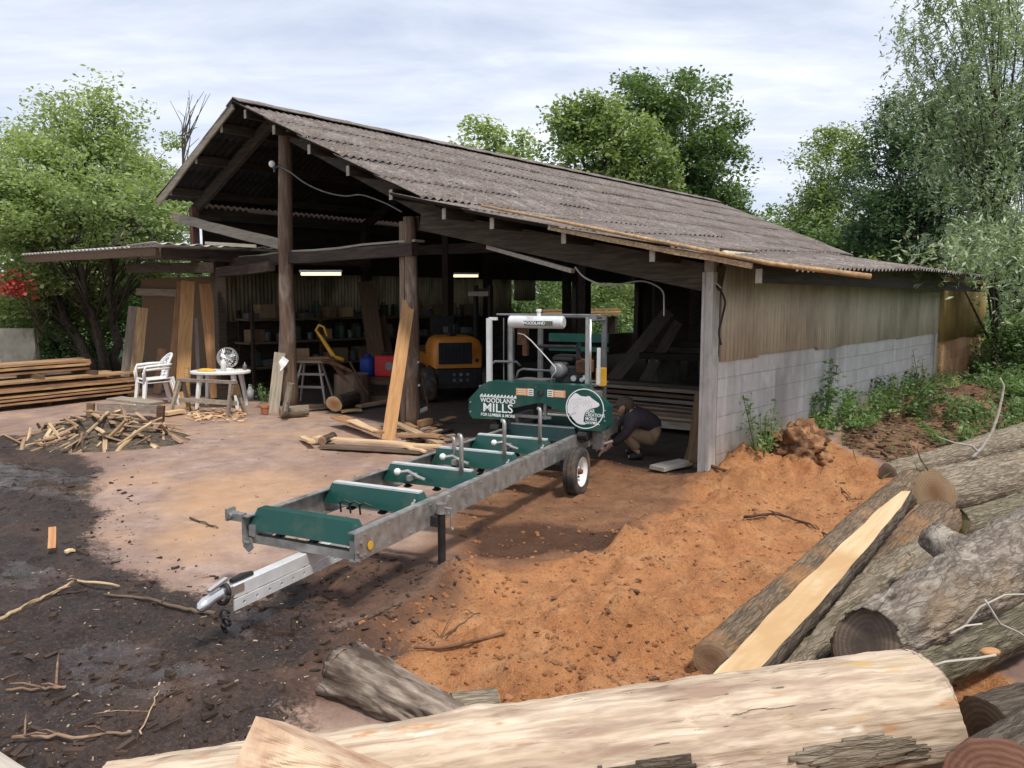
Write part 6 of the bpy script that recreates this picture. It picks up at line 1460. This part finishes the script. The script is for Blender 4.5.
# ---------------------------------------------------------------- crouching person working behind the saw head
def skin(name, verts, edges, radii, mat, parent=None, sub=2, root=0, off=V((0, 0, 0))):
    me = bpy.data.meshes.new(name); me.from_pydata([tuple(V(v)-off) for v in verts], edges, []); me.materials.append(mat)
    o = bpy.data.objects.new(name, me); COL.objects.link(o)
    if parent: o.parent = parent
    md = o.modifiers.new('Skin', 'SKIN'); md.use_smooth_shade = True
    if not me.skin_vertices:
        bmm = bmesh.new(); bmm.from_mesh(me); bmm.verts.layers.skin.verify(); bmm.to_mesh(me); bmm.free()
    d = me.skin_vertices[0].data
    for i, r in enumerate(radii): d[i].radius = (r, r) if not hasattr(r, '__len__') else r; d[i].use_root = (i == root)
    s = o.modifiers.new('Sub', 'SUBSURF'); s.levels = sub; s.render_levels = sub
    return o
import bmesh
pb = P(640, 459); pb.z = 0
person = thing('person', 'person crouching behind the saw head in dark jacket and tan trousers', 'person', pb, 0)
# local: x right in picture, y away, z up; crouching, facing left, bent forward
pel = V((.17, .12, .27)); sp1 = V((.12, .10, .40)); chst = V((-.02, .07, .52)); nk = V((-.14, .04, .575)); hd = V((-.20, .02, .60)); hd2 = V((-.27, .0, .585))
lk_, la, lt = V((-.20, -.02, .30)), V((-.02, -.05, .07)), V((-.15, -.08, .035))
rk_, ra, rt = V((-.17, .22, .33)), V((.0, .22, .07)), V((-.13, .24, .035))
lh, rh = V((.12, .02, .24)), V((.13, .22, .25))
ls, le, lw = V((-.09, -.10, .50)), V((-.20, -.14, .30)), V((-.36, -.06, .16))
rs_, re, rw = V((-.06, .22, .52)), V((-.20, .28, .34)), V((-.36, .16, .18))
vs = [pel, sp1, chst, nk, hd, hd2, lh, lk_, la, lt, rh, rk_, ra, rt, ls, le, lw, rs_, re, rw]
es = [(0, 1), (1, 2), (2, 3), (3, 4), (4, 5), (0, 6), (6, 7), (7, 8), (8, 9), (0, 10), (10, 11), (11, 12), (12, 13), (2, 14), (14, 15), (15, 16), (2, 17), (17, 18), (18, 19)]
rd = [.12, .115, .12, .055, .088, .085, .085, .058, .038, .03, .085, .058, .038, .03, .058, .042, .028, .058, .042, .028]
# hands: palm, thumb and four fingers on each wrist
for wi in (16, 19):
    w = vs[wi]; d = V((-.75, -.1, -.55)).normalized(); sd_ = V((0, 1, 0)); pl = w+d*.07; pi_ = len(vs); vs.append(pl); es.append((wi, pi_)); rd.append(.026)
    for j, ln in enumerate((.06, .075, .07, .055)):
        a = pl+d*.03+sd_*(-.03+.02*j); b = a+d*ln*.5+V((0, 0, -.005)); c = b+(d+V((.3, 0, -.5))).normalized()*ln*.5; k0 = len(vs); vs += [a, b, c]; es += [(pi_, k0), (k0, k0+1), (k0+1, k0+2)]; rd += [.010, .009, .008]
    a = w+d*.04+sd_*(-.035); b = a+d*.04+sd_*(-.01); k0 = len(vs); vs += [a, b]; es += [(pi_, k0), (k0, k0+1)]; rd += [.011, .009]
bd = skin('body', vs, es, rd, M['skin'], person)
skin('jacket', [pel+V((0, 0, .02)), sp1, chst, nk+V((.03, .01, -.02)), ls, le, lw.lerp(le, .15), rs_, re, rw.lerp(re, .15)], [(0, 1), (1, 2), (2, 3), (2, 4), (4, 5), (5, 6), (2, 7), (7, 8), (8, 9)], [.150, .142, .148, .075, .076, .058, .044, .076, .058, .044], M['jacket'], person)
skin('trousers', [pel, lh, lk_, la+V((0, 0, .04)), rh, rk_, ra+V((0, 0, .04)), pel+V((-.02, 0, .10))], [(0, 1), (1, 2), (2, 3), (0, 4), (4, 5), (5, 6), (0, 7)], [.158, .112, .080, .058, .112, .080, .058, .145], M['trousers'], person)
skin('shoes', [la+V((.05, 0, -.02)), la+V((0, 0, -.02)), lt], [(0, 1), (1, 2)], [.045, .05, .042], M['black'], person)
skin('shoes', [ra+V((.05, 0, -.02)), ra+V((0, 0, -.02)), rt], [(0, 1), (1, 2)], [.045, .05, .042], M['black'], person)
mb = MB(); mb.ball(hd+V((.025, .005, .02)), .108, 14, sq=(1.0, .88, .95)); mb.build('hair', M['hair'], person, True)
mb = MB(); mb.ball(hd2+V((-.085, 0, -.015)), .02, 8, sq=(1.2, .8, 1)); mb.build('nose', M['skin'], person, True)
for q in (-.035, .035):
    mb = MB(); mb.ball(hd2+V((-.068, q, .022)), .013, 8); mb.build('eye', M['white_plastic'], person, True)
mb = MB(); mb.ball(hd2+V((-.072, 0, -.052)), .018, 8, sq=(.6, 1.5, .4)); mb.build('mouth', M['flower_red'], person, True)
for q in (-.085, .085):
    mb = MB(); mb.ball(hd+V((-.01, q, -.005)), .026, 8, sq=(.8, .4, 1.2)); mb.build('ear', M['skin'], person, True)
# ---------------------------------------------------------------- trees and plants
def mesh_np(name, verts, quads, mat):
    me = bpy.data.meshes.new(name); me.vertices.add(len(verts)); me.vertices.foreach_set('co', verts.astype(np.float32).ravel())
    me.loops.add(quads.size); me.loops.foreach_set('vertex_index', quads.astype(np.int32).ravel())
    me.polygons.add(len(quads)); me.polygons.foreach_set('loop_start', np.arange(0, quads.size, 4, dtype=np.int32))
    me.update(calc_edges=True); me.materials.append(mat); return me
def leaves(c, size, aspect, g, droop=0.0, outd=None):
    """one diamond leaf per centre, folded a little along its midrib"""
    n = len(c); d = g.normal(size=(n, 3)); d[:, 2] = d[:, 2]*.55-droop
    if outd is not None: d = d*.8+outd*.9
    d /= np.linalg.norm(d, axis=1)[:, None]+1e-9
    u = g.normal(size=(n, 3))*.65; u[:, 2] += 1.0
    s = np.cross(d, u); s /= np.linalg.norm(s, axis=1)[:, None]+1e-9; nn = np.cross(s, d)
    L = size*g.uniform(.6, 1.35, n)[:, None]; Wd = L*aspect
    v = np.stack([c-d*L*.5, c+s*Wd*.5+nn*L*.06, c+d*L*.5-nn*L*.05, c-s*Wd*.5+nn*L*.06], 1).reshape(-1, 3)
    return v, np.arange(4*n).reshape(n, 4)
def tree(name, label, base, blobs, mat, trunks=1, tr=.14, nclus=160, per=150, ls=.13, asp=.55, cr=.42, seed=1, group=None, cat='tree', droop=0.0, gap=.0, barkm='tree_bark', flat=.7, hollow=.45, out=0.0, strands=0.0, fork=.35):
    g = np.random.default_rng(seed); r = random.Random(seed); base = V(base)
    t = thing(name, label, cat, base, 0, group)
    w = np.array([b[3]*b[4]*b[5] for b in blobs], float)**.75; w /= w.sum()
    cl = []
    tries = 0
    while len(cl) < nclus and tries < nclus*30:
        tries += 1
        b = blobs[g.choice(len(blobs), p=w)]; d = g.normal(size=3); d /= np.linalg.norm(d); rad = g.uniform(hollow**3, 1)**(1/3)
        p = np.array(b[:3])+d*rad*np.array(b[3:6])*(1+.18*g.normal())
        if p[2] < .15: continue
        if gap and mn.noise(V(p)*.9+V((seed, 0, 0))) < gap-.5: continue
        cl.append((p, b))
    C = np.array([p for p, b in cl]); O = V(base)
    # limbs
    mb = MB(); top = C[:, 2].max(); tk = []
    for k in range(trunks):
        a = 2*pi*k/trunks+seed; sp = .0 if trunks == 1 else .22; hh = (top-base.z)*r.uniform(.72, .86)
        cxy = C[:, :2].mean(0); e = V((cxy[0]+r.uniform(-.5, .5)+(cos(a)*.9 if trunks > 1 else 0), cxy[1]+r.uniform(-.5, .5)+(sin(a)*.9 if trunks > 1 else 0), base.z+hh))
        p0 = base+V((cos(a)*sp, sin(a)*sp, -.1)); pts = []; m = 9
        for i in range(m+1):
            f = i/m; pts.append(p0.lerp(e, f)+V((r.uniform(-1, 1), r.uniform(-1, 1), 0))*.09*(f > 0)*(f < 1)+V((p0.x-e.x, p0.y-e.y, 0))*(-.12*sin(pi*f)))
        rr = [tr*(1.25-.3*(i == 1) if i < 2 else 1)*(1-.86*i/m) for i in range(m+1)]; mb.tube([p-O for p in pts], rr, 9, jit=.04); tk.append(pts)
    for q, (p, b) in enumerate(cl):
        if q % 2 and len(cl) > 60: continue
        p = V(p); pts = min(tk, key=lambda z: min((z[i]-p).length for i in range(len(z)))); 
        hz = base.z+(p.z-base.z)*r.uniform(.35, .75); i = min(range(len(pts)), key=lambda j: abs(pts[j].z-hz)); s = pts[i]
        if (p-s).length < .2: continue
        mid = s.lerp(p, .5)+V((r.uniform(-.2, .2), r.uniform(-.2, .2), .12*(p-s).length))*(.6)
        r0 = max(.012, tr*.30*(1-.75*i/len(pts))); mb.tube([s-O, s.lerp(mid, .6)-O, mid-O, mid.lerp(p, .6)-O, p-O], [r0, r0*.85, r0*.6, r0*.4, r0*.2], 5)
    mb.build('trunk', M[barkm], t, True)
    pts = []; od = []
    for p, b in cl:
        n = int(per*g.uniform(.6, 1.3)); s = cr*g.uniform(.7, 1.3)
        q = np.clip(g.normal(size=(n, 3)), -1.7, 1.7)*np.array([s, s, s*flat])*.62
        if strands:
            # hanging sprays: leaves strung along drooping lines
            k = max(3, n//12); st = g.normal(size=(k, 3))*np.array([s, s, s*.6])*.6; dr = g.normal(size=(k, 3))*.35; dr[:, 2] = -1; ln = strands*g.uniform(.4, 1.2, k)
            i = g.integers(0, k, n); f = g.uniform(0, 1, n); q = st[i]+dr[i]*(ln[i]*f)[:, None]*np.array([1, 1, 1])+g.normal(size=(n, 3))*.025
        pts.append(p+q); o = p-np.array(b[:3]); o = o/(np.linalg.norm(o)+1e-6); od.append(np.repeat(o[None], n, 0))
    pts = np.concatenate(pts); od = np.concatenate(od) if out else None
    if od is not None: od = od*out
    keep = pts[:, 2] > .03; pts = pts[keep]; od = od[keep] if od is not None else None
    v, qd = leaves(pts-np.array(base), ls, asp, g, droop, od)
    me = mesh_np('crown', v, qd, M[mat]); o = bpy.data.objects.new('crown', me); COL.objects.link(o); o.parent = t
    return t
def bl(px, py, rpx, rpy, Y, depth=None, dy=0):
    c = PY(px, py, Y+dy); k = Y/F; return (c.x, c.y, c.z, rpx*k, depth if depth else rpx*k*.8, rpy*k)
# left
def gr(px, Y): c = PY(px, 300, Y); return V((c.x, c.y, 0))
tree('leafy_tree', 'tall bright green tree behind the lean-to on the left', gr(95, 24), [bl(90, 175, 88, 62, 24, 2.6), bl(100, 128, 50, 46, 24, 1.8), bl(35, 180, 50, 45, 24, 2), bl(160, 185, 40, 50, 24, 1.6), bl(60, 240, 80, 40, 24, 2.2)], 'leaf_light', 2, .14, 220, 165, .15, .5, .5, 2, gap=.47)
tree('leafy_tree', 'broad dense tree with dark trunks overhanging the lean-to roof', gr(104, 19.8), [bl(60, 210, 80, 38, 18.5, 1.6), bl(20, 250, 50, 40, 18.6, 1.5), bl(140, 215, 40, 32, 19.4, 1.0), bl(50, 300, 55, 35, 20.5, 1.5), bl(130, 255, 50, 40, 21, 1.2), bl(20, 200, 40, 30, 19, 1.3), bl(150, 208, 24, 22, 15.2, .5), bl(160, 225, 18, 16, 14.6, .4)], 'leaf_fresh', 4, .14, 260, 170, .125, .5, .42, 5, gap=.36)
tree('leafy_bush', 'shaded bush filling the gap between wall and lean-to', gr(70, 22.5), [bl(70, 335, 60, 40, 22.5, 1.2), bl(20, 310, 40, 30, 22, 1.0), bl(140, 320, 40, 50, 22.5, 1.0)], 'leaf_mid', 3, .05, 110, 150, .13, .5, .42, 6, cat='bush')
tree('flowering_bush', 'red flowering bush at the left edge under the trees', gr(12, 17.5), [bl(12, 283, 16, 15, 17.5, .35)], 'flower_red', 2, .03, 12, 26, .10, .8, .24, 7, cat='bush')
# behind the ridge
tree('leafy_tree', 'light yellow green tree peeping over the ridge far behind', gr(497, 46), [bl(497, 142, 32, 17, 46, 1.5), bl(495, 165, 40, 25, 46, 1.6), bl(480, 250, 60, 60, 46, 2)], 'leaf_light', 1, .2, 90, 130, .30, .55, .7, 8)
tree('leafy_tree', 'rounded mid green tree left of the two above the ridge', gr(600, 36), [bl(600, 150, 62, 42, 36, 2.6), bl(590, 118, 40, 26, 36, 2), bl(640, 175, 40, 35, 36, 2), bl(565, 85, 4, 10, 36, .3), bl(600, 240, 60, 60, 36, 2)], 'leaf_fresh', 1, .25, 220, 150, .22, .55, .62, 9, gap=.42)
tree('leafy_tree', 'taller dark green tree right of the two above the ridge', gr(680, 40), [bl(680, 130, 48, 46, 40, 2.6), bl(655, 100, 32, 26, 40, 2), bl(705, 165, 38, 45, 40, 2), bl(725, 215, 35, 25, 40, 2), bl(700, 230, 55, 45, 40, 2), bl(755, 235, 22, 16, 40, 1)], 'leaf_mid', 1, .28, 210, 125, .25, .5, .62, 10, gap=.52)
# right
tree('slender_tree', 'small airy tree with thin foliage behind the roof end', gr(825, 34), [bl(824, 165, 30, 36, 34, 1.3), bl(805, 205, 32, 30, 34, 1.3), bl(848, 160, 12, 26, 34, .7), bl(835, 225, 45, 22, 34, 1.5), bl(770, 232, 20, 12, 34, .8)], 'leaf_fresh', 1, .10, 120, 90, .20, .42, .55, 11, gap=.40)
tree('dense_tree', 'dense dark conical tree left of the willow', gr(895, 27), [bl(893, 140, 22, 40, 27, 1.0), bl(880, 195, 35, 55, 27, 1.5), bl(925, 190, 45, 60, 27, 1.5), bl(920, 130, 24, 44, 27, 1.1), bl(960, 150, 40, 70, 27, 1.3)], 'leaf_conifer', 1, .2, 230, 150, .16, .42, .48, 12, gap=.3)
tree('willow_tree', 'tall grey green willow with drooping leaves at the right edge', gr(1012, 15.6), [bl(960, 20, 70, 50, 15.4, 1.2), bl(1000, -20, 70, 60, 15.4, 1.3), bl(1000, 90, 62, 70, 15.4, 1.3), bl(935, 90, 30, 50, 15.2, .9), bl(990, 180, 55, 60, 15.2, 1.2), bl(975, 238, 45, 24, 14.6, .9), bl(1030, 270, 30, 50, 15.2, .9), bl(1060, 120, 50, 150, 15.6, 1.3), bl(955, 252, 22, 12, 10.6, .3), bl(985, 258, 30, 18, 11.2, .4), bl(1015, 290, 22, 30, 11.6, .4), bl(1000, 220, 34, 34, 11.5, .6), bl(1000, 150, 60, 90, 14.8, 1.0)], 'leaf_willow', 2, .10, 290, 140, .12, .26, .40, 13, droop=.55, gap=.36, strands=.55)
tree('leafy_bush', 'green thicket behind the far end of the barn roof', gr(880, 30), [bl(870, 246, 60, 22, 30, 1.4), bl(940, 250, 60, 34, 28, 1.4), bl(810, 240, 40, 14, 33, 1.2)], 'leaf_mid', 3, .06, 130, 150, .19, .5, .5, 14, cat='bush')
tree('leafy_bush', 'yellow green bush beside the end of the orange wall', gr(1000, 16.5), [bl(1015, 362, 30, 30, 16.5, .9), bl(1035, 340, 34, 45, 16.8, .9), bl(1005, 375, 22, 18, 17.0, .6)], 'leaf_weed', 3, .03, 90, 170, .095, .5, .3, 15, cat='bush')
tree('leafy_bush', 'low dark bush at the right edge before the willow', gr(1010, 14.2), [bl(1028, 345, 26, 25, 14.4, .6), bl(1025, 388, 32, 14, 13.6, .6), bl(1040, 395, 26, 12, 13.6, .4)], 'leaf_mid', 3, .03, 70, 150, .085, .5, .28, 16, cat='bush')
tree('hedge_bush', 'sunlit hedge seen through the open back of the barn', B(22, 8, 0), [tuple(B(22, 9, 1.5))+(4.0, 1.6, 1.7), tuple(B(22, 4, 1.5))+(3.6, 1.6, 1.6), tuple(B(21, 14, 1.6))+(3.6, 1.6, 1.8)], 'leaf_fresh', 5, .06, 200, 160, .17, .5, .52, 17, cat='hedge')
tree('hedge_bush', 'green hedge beyond the left side opening of the barn', B(15, 16, 0), [tuple(B(14, 15.5, 1.6))+(2.6, 1.5, 1.7), tuple(B(10.5, 15.5, 1.8))+(2.6, 1.5, 1.9), tuple(B(18, 14.5, 1.5))+(2.0, 1.2, 1.6)], 'leaf_mid', 4, .06, 150, 150, .15, .5, .48, 18, cat='hedge')
# distant screen of trees closing the horizon
tl = [('leaf_mid', -52, 62, 5), ('leaf_fresh', -38, 66, 6), ('leaf_dark', -26, 64, 5.5), ('leaf_mid', -14, 70, 5), ('leaf_dark', -2, 72, 5), ('leaf_fresh', 10, 70, 5.5), ('leaf_mid', 24, 66, 6), ('leaf_dark', 36, 62, 6.5), ('leaf_mid', 50, 58, 7), ('leaf_fresh', 62, 54, 7)]
for k, (mt, x, y, h) in enumerate(tl):
    tree('distant_tree', 'broad distant tree in the row closing off the horizon', V((x, y, 0)), [(x, y, h*.55, 7, 3, h*.5), (x+5, y+1, h*.42, 5, 3, h*.4), (x-5, y-1, h*.42, 5, 3, h*.4)], mt, 1, .3, 70, 110, .5, .6, 1.3, 30+k, group='distant trees')
# weeds along the wall
def weed(label, px, py, Y, h, nst, mat, seed, ls=.07, spread=.12, dens=60, asp=.5, name='weed_plant'):
    r = random.Random(seed); g = np.random.default_rng(seed); c = PY(px, py, Y); z0 = gz(c.x, c.y); base = V((c.x, c.y, z0)); t = thing(name, label, 'weed', base)
    mb = MB(); pts = []
    for k in range(nst):
        a = r.uniform(0, 2*pi); s = spread*math.sqrt(r.random())*1.6; b = V((cos(a)*s*.6, sin(a)*s*.6, -.02)); hh = h*r.uniform(.55, 1.0); e = V((cos(a)*s*1.8, sin(a)*s*1.8, hh))
        q = [b, b.lerp(e, .4)+V((0, 0, .03)), b.lerp(e, .75)+V((0, 0, .03)), e]; mb.tube(q, [.008, .007, .005, .002], 5)
        for j in range(dens):
            f = r.uniform(.12, 1); p = b.lerp(e, f); pts.append((p.x+r.gauss(0, .045), p.y+r.gauss(0, .045), p.z+r.gauss(0, .025)))
    mb.build('stem', M['leaf_weed'], t)
    v, q = leaves(np.array(pts), ls, asp, g, .1); me = mesh_np('leaves', v, q, M[mat]); o = bpy.data.objects.new('leaves', me); COL.objects.link(o); o.parent = t
    return t
weed('low pale weed on the earth heap by the corner post', 763, 458, 8.05, .62, 7, 'leaf_weed', 1, .06, .11, 34)
weed('tall leafy weed standing against the block wall', 822, 432, 10.0, .98, 7, 'leaf_weed', 2, .075, .12, 60)
weed('second tall weed leaning at the block wall', 806, 434, 9.7, .72, 4, 'leaf_weed', 3, .07, .12, 40)
weed('bushy bright green weed spreading at the foot of the wall', 852, 434, 10.4, .46, 18, 'leaf_weed', 4, .065, .24, 50)
weed('low green weed in front of the tall wall weeds', 836, 443, 9.8, .22, 12, 'leaf_weed', 5, .07, .24, 50)
weed('dark green bushy weed right of the bright one', 893, 428, 11.2, .48, 22, 'leaf_mid', 6, .065, .28, 52)
weed('low dark weed behind the pale sawn log', 935, 428, 10.8, .24, 10, 'leaf_mid', 7, .07, .3, 45)
weed('tall yellow weed at the joint of grey and orange walls', 926, 406, 13.3, .9, 5, 'leaf_yellow', 8, .065, .12, 40, .3)
weed('yellow green weed clump below the orange wall', 950, 406, 13.6, .38, 16, 'leaf_yellow', 9, .07, .3, 50, .3)
weed('bright green weed below the right end of the orange wall', 982, 400, 14.4, .5, 18, 'leaf_weed', 10, .07, .3, 50)
weed('leafy weed on the soil bank before the orange wall', 905, 418, 11.8, .4, 16, 'leaf_mid', 21, .065, .26, 46)
weed('green weed growing by the back log', 965, 440, 9.2, .35, 14, 'leaf_weed', 11, .06, .26, 40)
weed('small dark plant in the terracotta pot', 265, 408, 12.85, .35, 5, 'leaf_mid', 12, .05, .05, 24, name='pot_plant').location.z = .11
r = random.Random(4)
for k in range(10): weed('green weed tuft in the row behind the log pile', r.uniform(992, 1045), r.uniform(398, 420), r.uniform(9.5, 13), r.uniform(.25, .5), 12, ('leaf_weed', 'leaf_mid')[k % 2], 40+k, .07, .25, 40)['group'] = 'weed tufts behind the log pile'
# low concrete wall at the left
mb = MB(); c = PY(18, 340, 18.6); mb.box((c.x-1.0, c.y, .55), (2.9, .16, 1.16)); tag(mb.build('garden_wall', M['old_concrete']), 'low grey green concrete wall behind the lumber at the left edge', 'wall')
# bare twigs sticking out of the left tree
mb = MB(); r = random.Random(8)
b0 = PY(185, 150, 20); 
tr_ = thing('bare_tree', 'leafless twiggy treetop between left tree and gable', 'tree', gr(178, 21.5)); o_ = V(tr_.location)
mb.tube([V((0, 0, 0)), V((.05, 0, 2.5)), PY(182, 190, 21.5)-o_, PY(184, 150, 21.5)-o_], [.07, .05, .03, .02], 6)
for k in range(16):
    s = PY(183, r.uniform(130, 190), 21.5)-o_; e = PY(r.uniform(165, 212), r.uniform(86, 145), 21.5)-o_; m_ = s.lerp(e, .5)+V((r.uniform(-.15, .15), 0, .1)); mb.tube([s, m_, e], [.018, .011, .005], 5)
mb.build('branches', M['tree_bark'], tr_)
# rough grass on the ground right of the yard
g_ = np.random.default_rng(77); n_ = 26000
gxx = g_.uniform(3.5, 16, n_*2); gyy = g_.uniform(5, 24, n_*2)
lv = (gxx-BC.x)*cos(BA)+(gyy-BC.y)*sin(BA); ls_ = -(gxx-BC.x)*sin(BA)+(gyy-BC.y)*cos(BA)
k_ = (ls_ < -.35) & ((sdf_poly(gxx, gyy, [(-14, -2), (9, -2)]+[tuple(B(*q)[:2]) for q in ((-.5, -3.6), (9, -1.1), (16, -1.0), (17, 16))]+[(-18, 16)]) > .1) | (g_.random(n_*2) < .03)) & (fbm(gxx, gyy, 1.2, 3, 5) > .4)
pts_ = np.stack([gxx[k_], gyy[k_], np.array([gz(a, b) for a, b in zip(gxx[k_], gyy[k_])])+.05], -1)[:n_]
d_ = g_.normal(size=(len(pts_), 3))*.35; d_[:, 2] = 1; d_ /= np.linalg.norm(d_, axis=1)[:, None]
s_ = np.cross(d_, g_.normal(size=(len(pts_), 3))); s_ /= np.linalg.norm(s_, axis=1)[:, None]; L_ = g_.uniform(.08, .26, len(pts_))[:, None]
v_ = np.stack([pts_-d_*.05, pts_+s_*.008+d_*L_*.4, pts_+d_*L_+s_*.03, pts_-s_*.008+d_*L_*.4], 1).reshape(-1, 3)
me = mesh_np('rough_grass', v_, np.arange(4*len(pts_)).reshape(-1, 4), M['leaf_weed']); o = bpy.data.objects.new('rough_grass', me); COL.objects.link(o); tag(o, 'rough green grass on the ground right of the yard', 'grass', kind='stuff')
# ---------------------------------------------------------------- sky, sun, camera
SUN = V((.273, -.492, 1.0)).normalized()
el = math.asin(SUN.z); az = math.atan2(SUN.x, SUN.y)
wd = bpy.data.worlds.new('World'); SC.world = wd; wd.use_nodes = True; nt = wd.node_tree
bg = nt.nodes['Background']; sky = nt.nodes.new('ShaderNodeTexSky'); sky.sky_type = 'NISHITA'; sky.sun_disc = False
sky.sun_elevation = el; sky.sun_rotation = az; sky.air_density = 1.0; sky.dust_density = 1.5; sky.ozone_density = 1.5
tc = nt.nodes.new('ShaderNodeTexCoord'); sp = nt.nodes.new('ShaderNodeSeparateXYZ'); lk(nt, tc.outputs['Generated'], sp.inputs[0])
zc = mth(nt, 'MAXIMUM', mth(nt, 'ADD', sp.outputs[2], .12), .06)
cb = nt.nodes.new('ShaderNodeCombineXYZ'); lk(nt, mth(nt, 'DIVIDE', sp.outputs[0], zc), cb.inputs[0]); lk(nt, mth(nt, 'DIVIDE', sp.outputs[1], zc), cb.inputs[1])
mp = nt.nodes.new('ShaderNodeMapping'); mp.inputs['Rotation'].default_value = (0, 0, .5); mp.inputs['Scale'].default_value = (.55, 1.15, 1); lk(nt, cb.outputs[0], mp.inputs[0])
c1 = noi(nt, mp.outputs[0], .9, 7, .55, .6); c2 = noi(nt, mp.outputs[0], 2.6, 6, .6, .4)
cov = ramp(nt, mth(nt, 'ADD', mth(nt, 'MULTIPLY', c1, .75), mth(nt, 'MULTIPLY', c2, .25)), [(.30, .55), (.50, .92), (.62, 1.0)])
shade = ramp(nt, mth(nt, 'ADD', mth(nt, 'MULTIPLY', c1, .6), mth(nt, 'MULTIPLY', c2, .4)), [(.33, (4.9, 5.3, 6.4)), (.5, (6.3, 6.7, 7.6)), (.66, (8.5, 8.7, 9.1))])
for e in shade.node.color_ramp.elements: e.color = tuple(x/10 for x in e.color[:3])+(1,)
sc_ = nt.nodes.new('ShaderNodeVectorMath'); sc_.operation = 'SCALE'; sc_.inputs[3].default_value = SKYC; lk(nt, shade, sc_.inputs[0])
lk(nt, mix(nt, cov, sky.outputs[0], sc_.outputs[0]), bg.inputs['Color']); bg.inputs['Strength'].default_value = .12
sl_ = bpy.data.lights.new('sun', 'SUN'); sl_.energy = SUNE; sl_.angle = R(7); sl_.color = (1.0, .93, .82)
so_ = bpy.data.objects.new('sun', sl_); COL.objects.link(so_); so_.location = SUN*40; so_.rotation_euler = (-SUN).to_track_quat('-Z', 'Y').to_euler()
cd = bpy.data.cameras.new('camera'); cd.sensor_width = 36; cd.lens = 36*F/1024; cd.clip_end = 2000; cd.clip_start = .05
co = bpy.data.objects.new('camera', cd); COL.objects.link(co); co.location = CAM; co.rotation_euler = (pi/2-PIT, 0, 0); SC.camera = co
SC.view_settings.view_transform = 'Standard'; SC.view_settings.look = 'None'; SC.view_settings.gamma = 1; SC.view_settings.use_curve_mapping = False
SC.view_settings.exposure = EXPO
SC.cycles.use_denoising = True; SC.cycles.max_bounces = 8; SC.cycles.diffuse_bounces = 5; SC.cycles.sample_clamp_indirect = 8
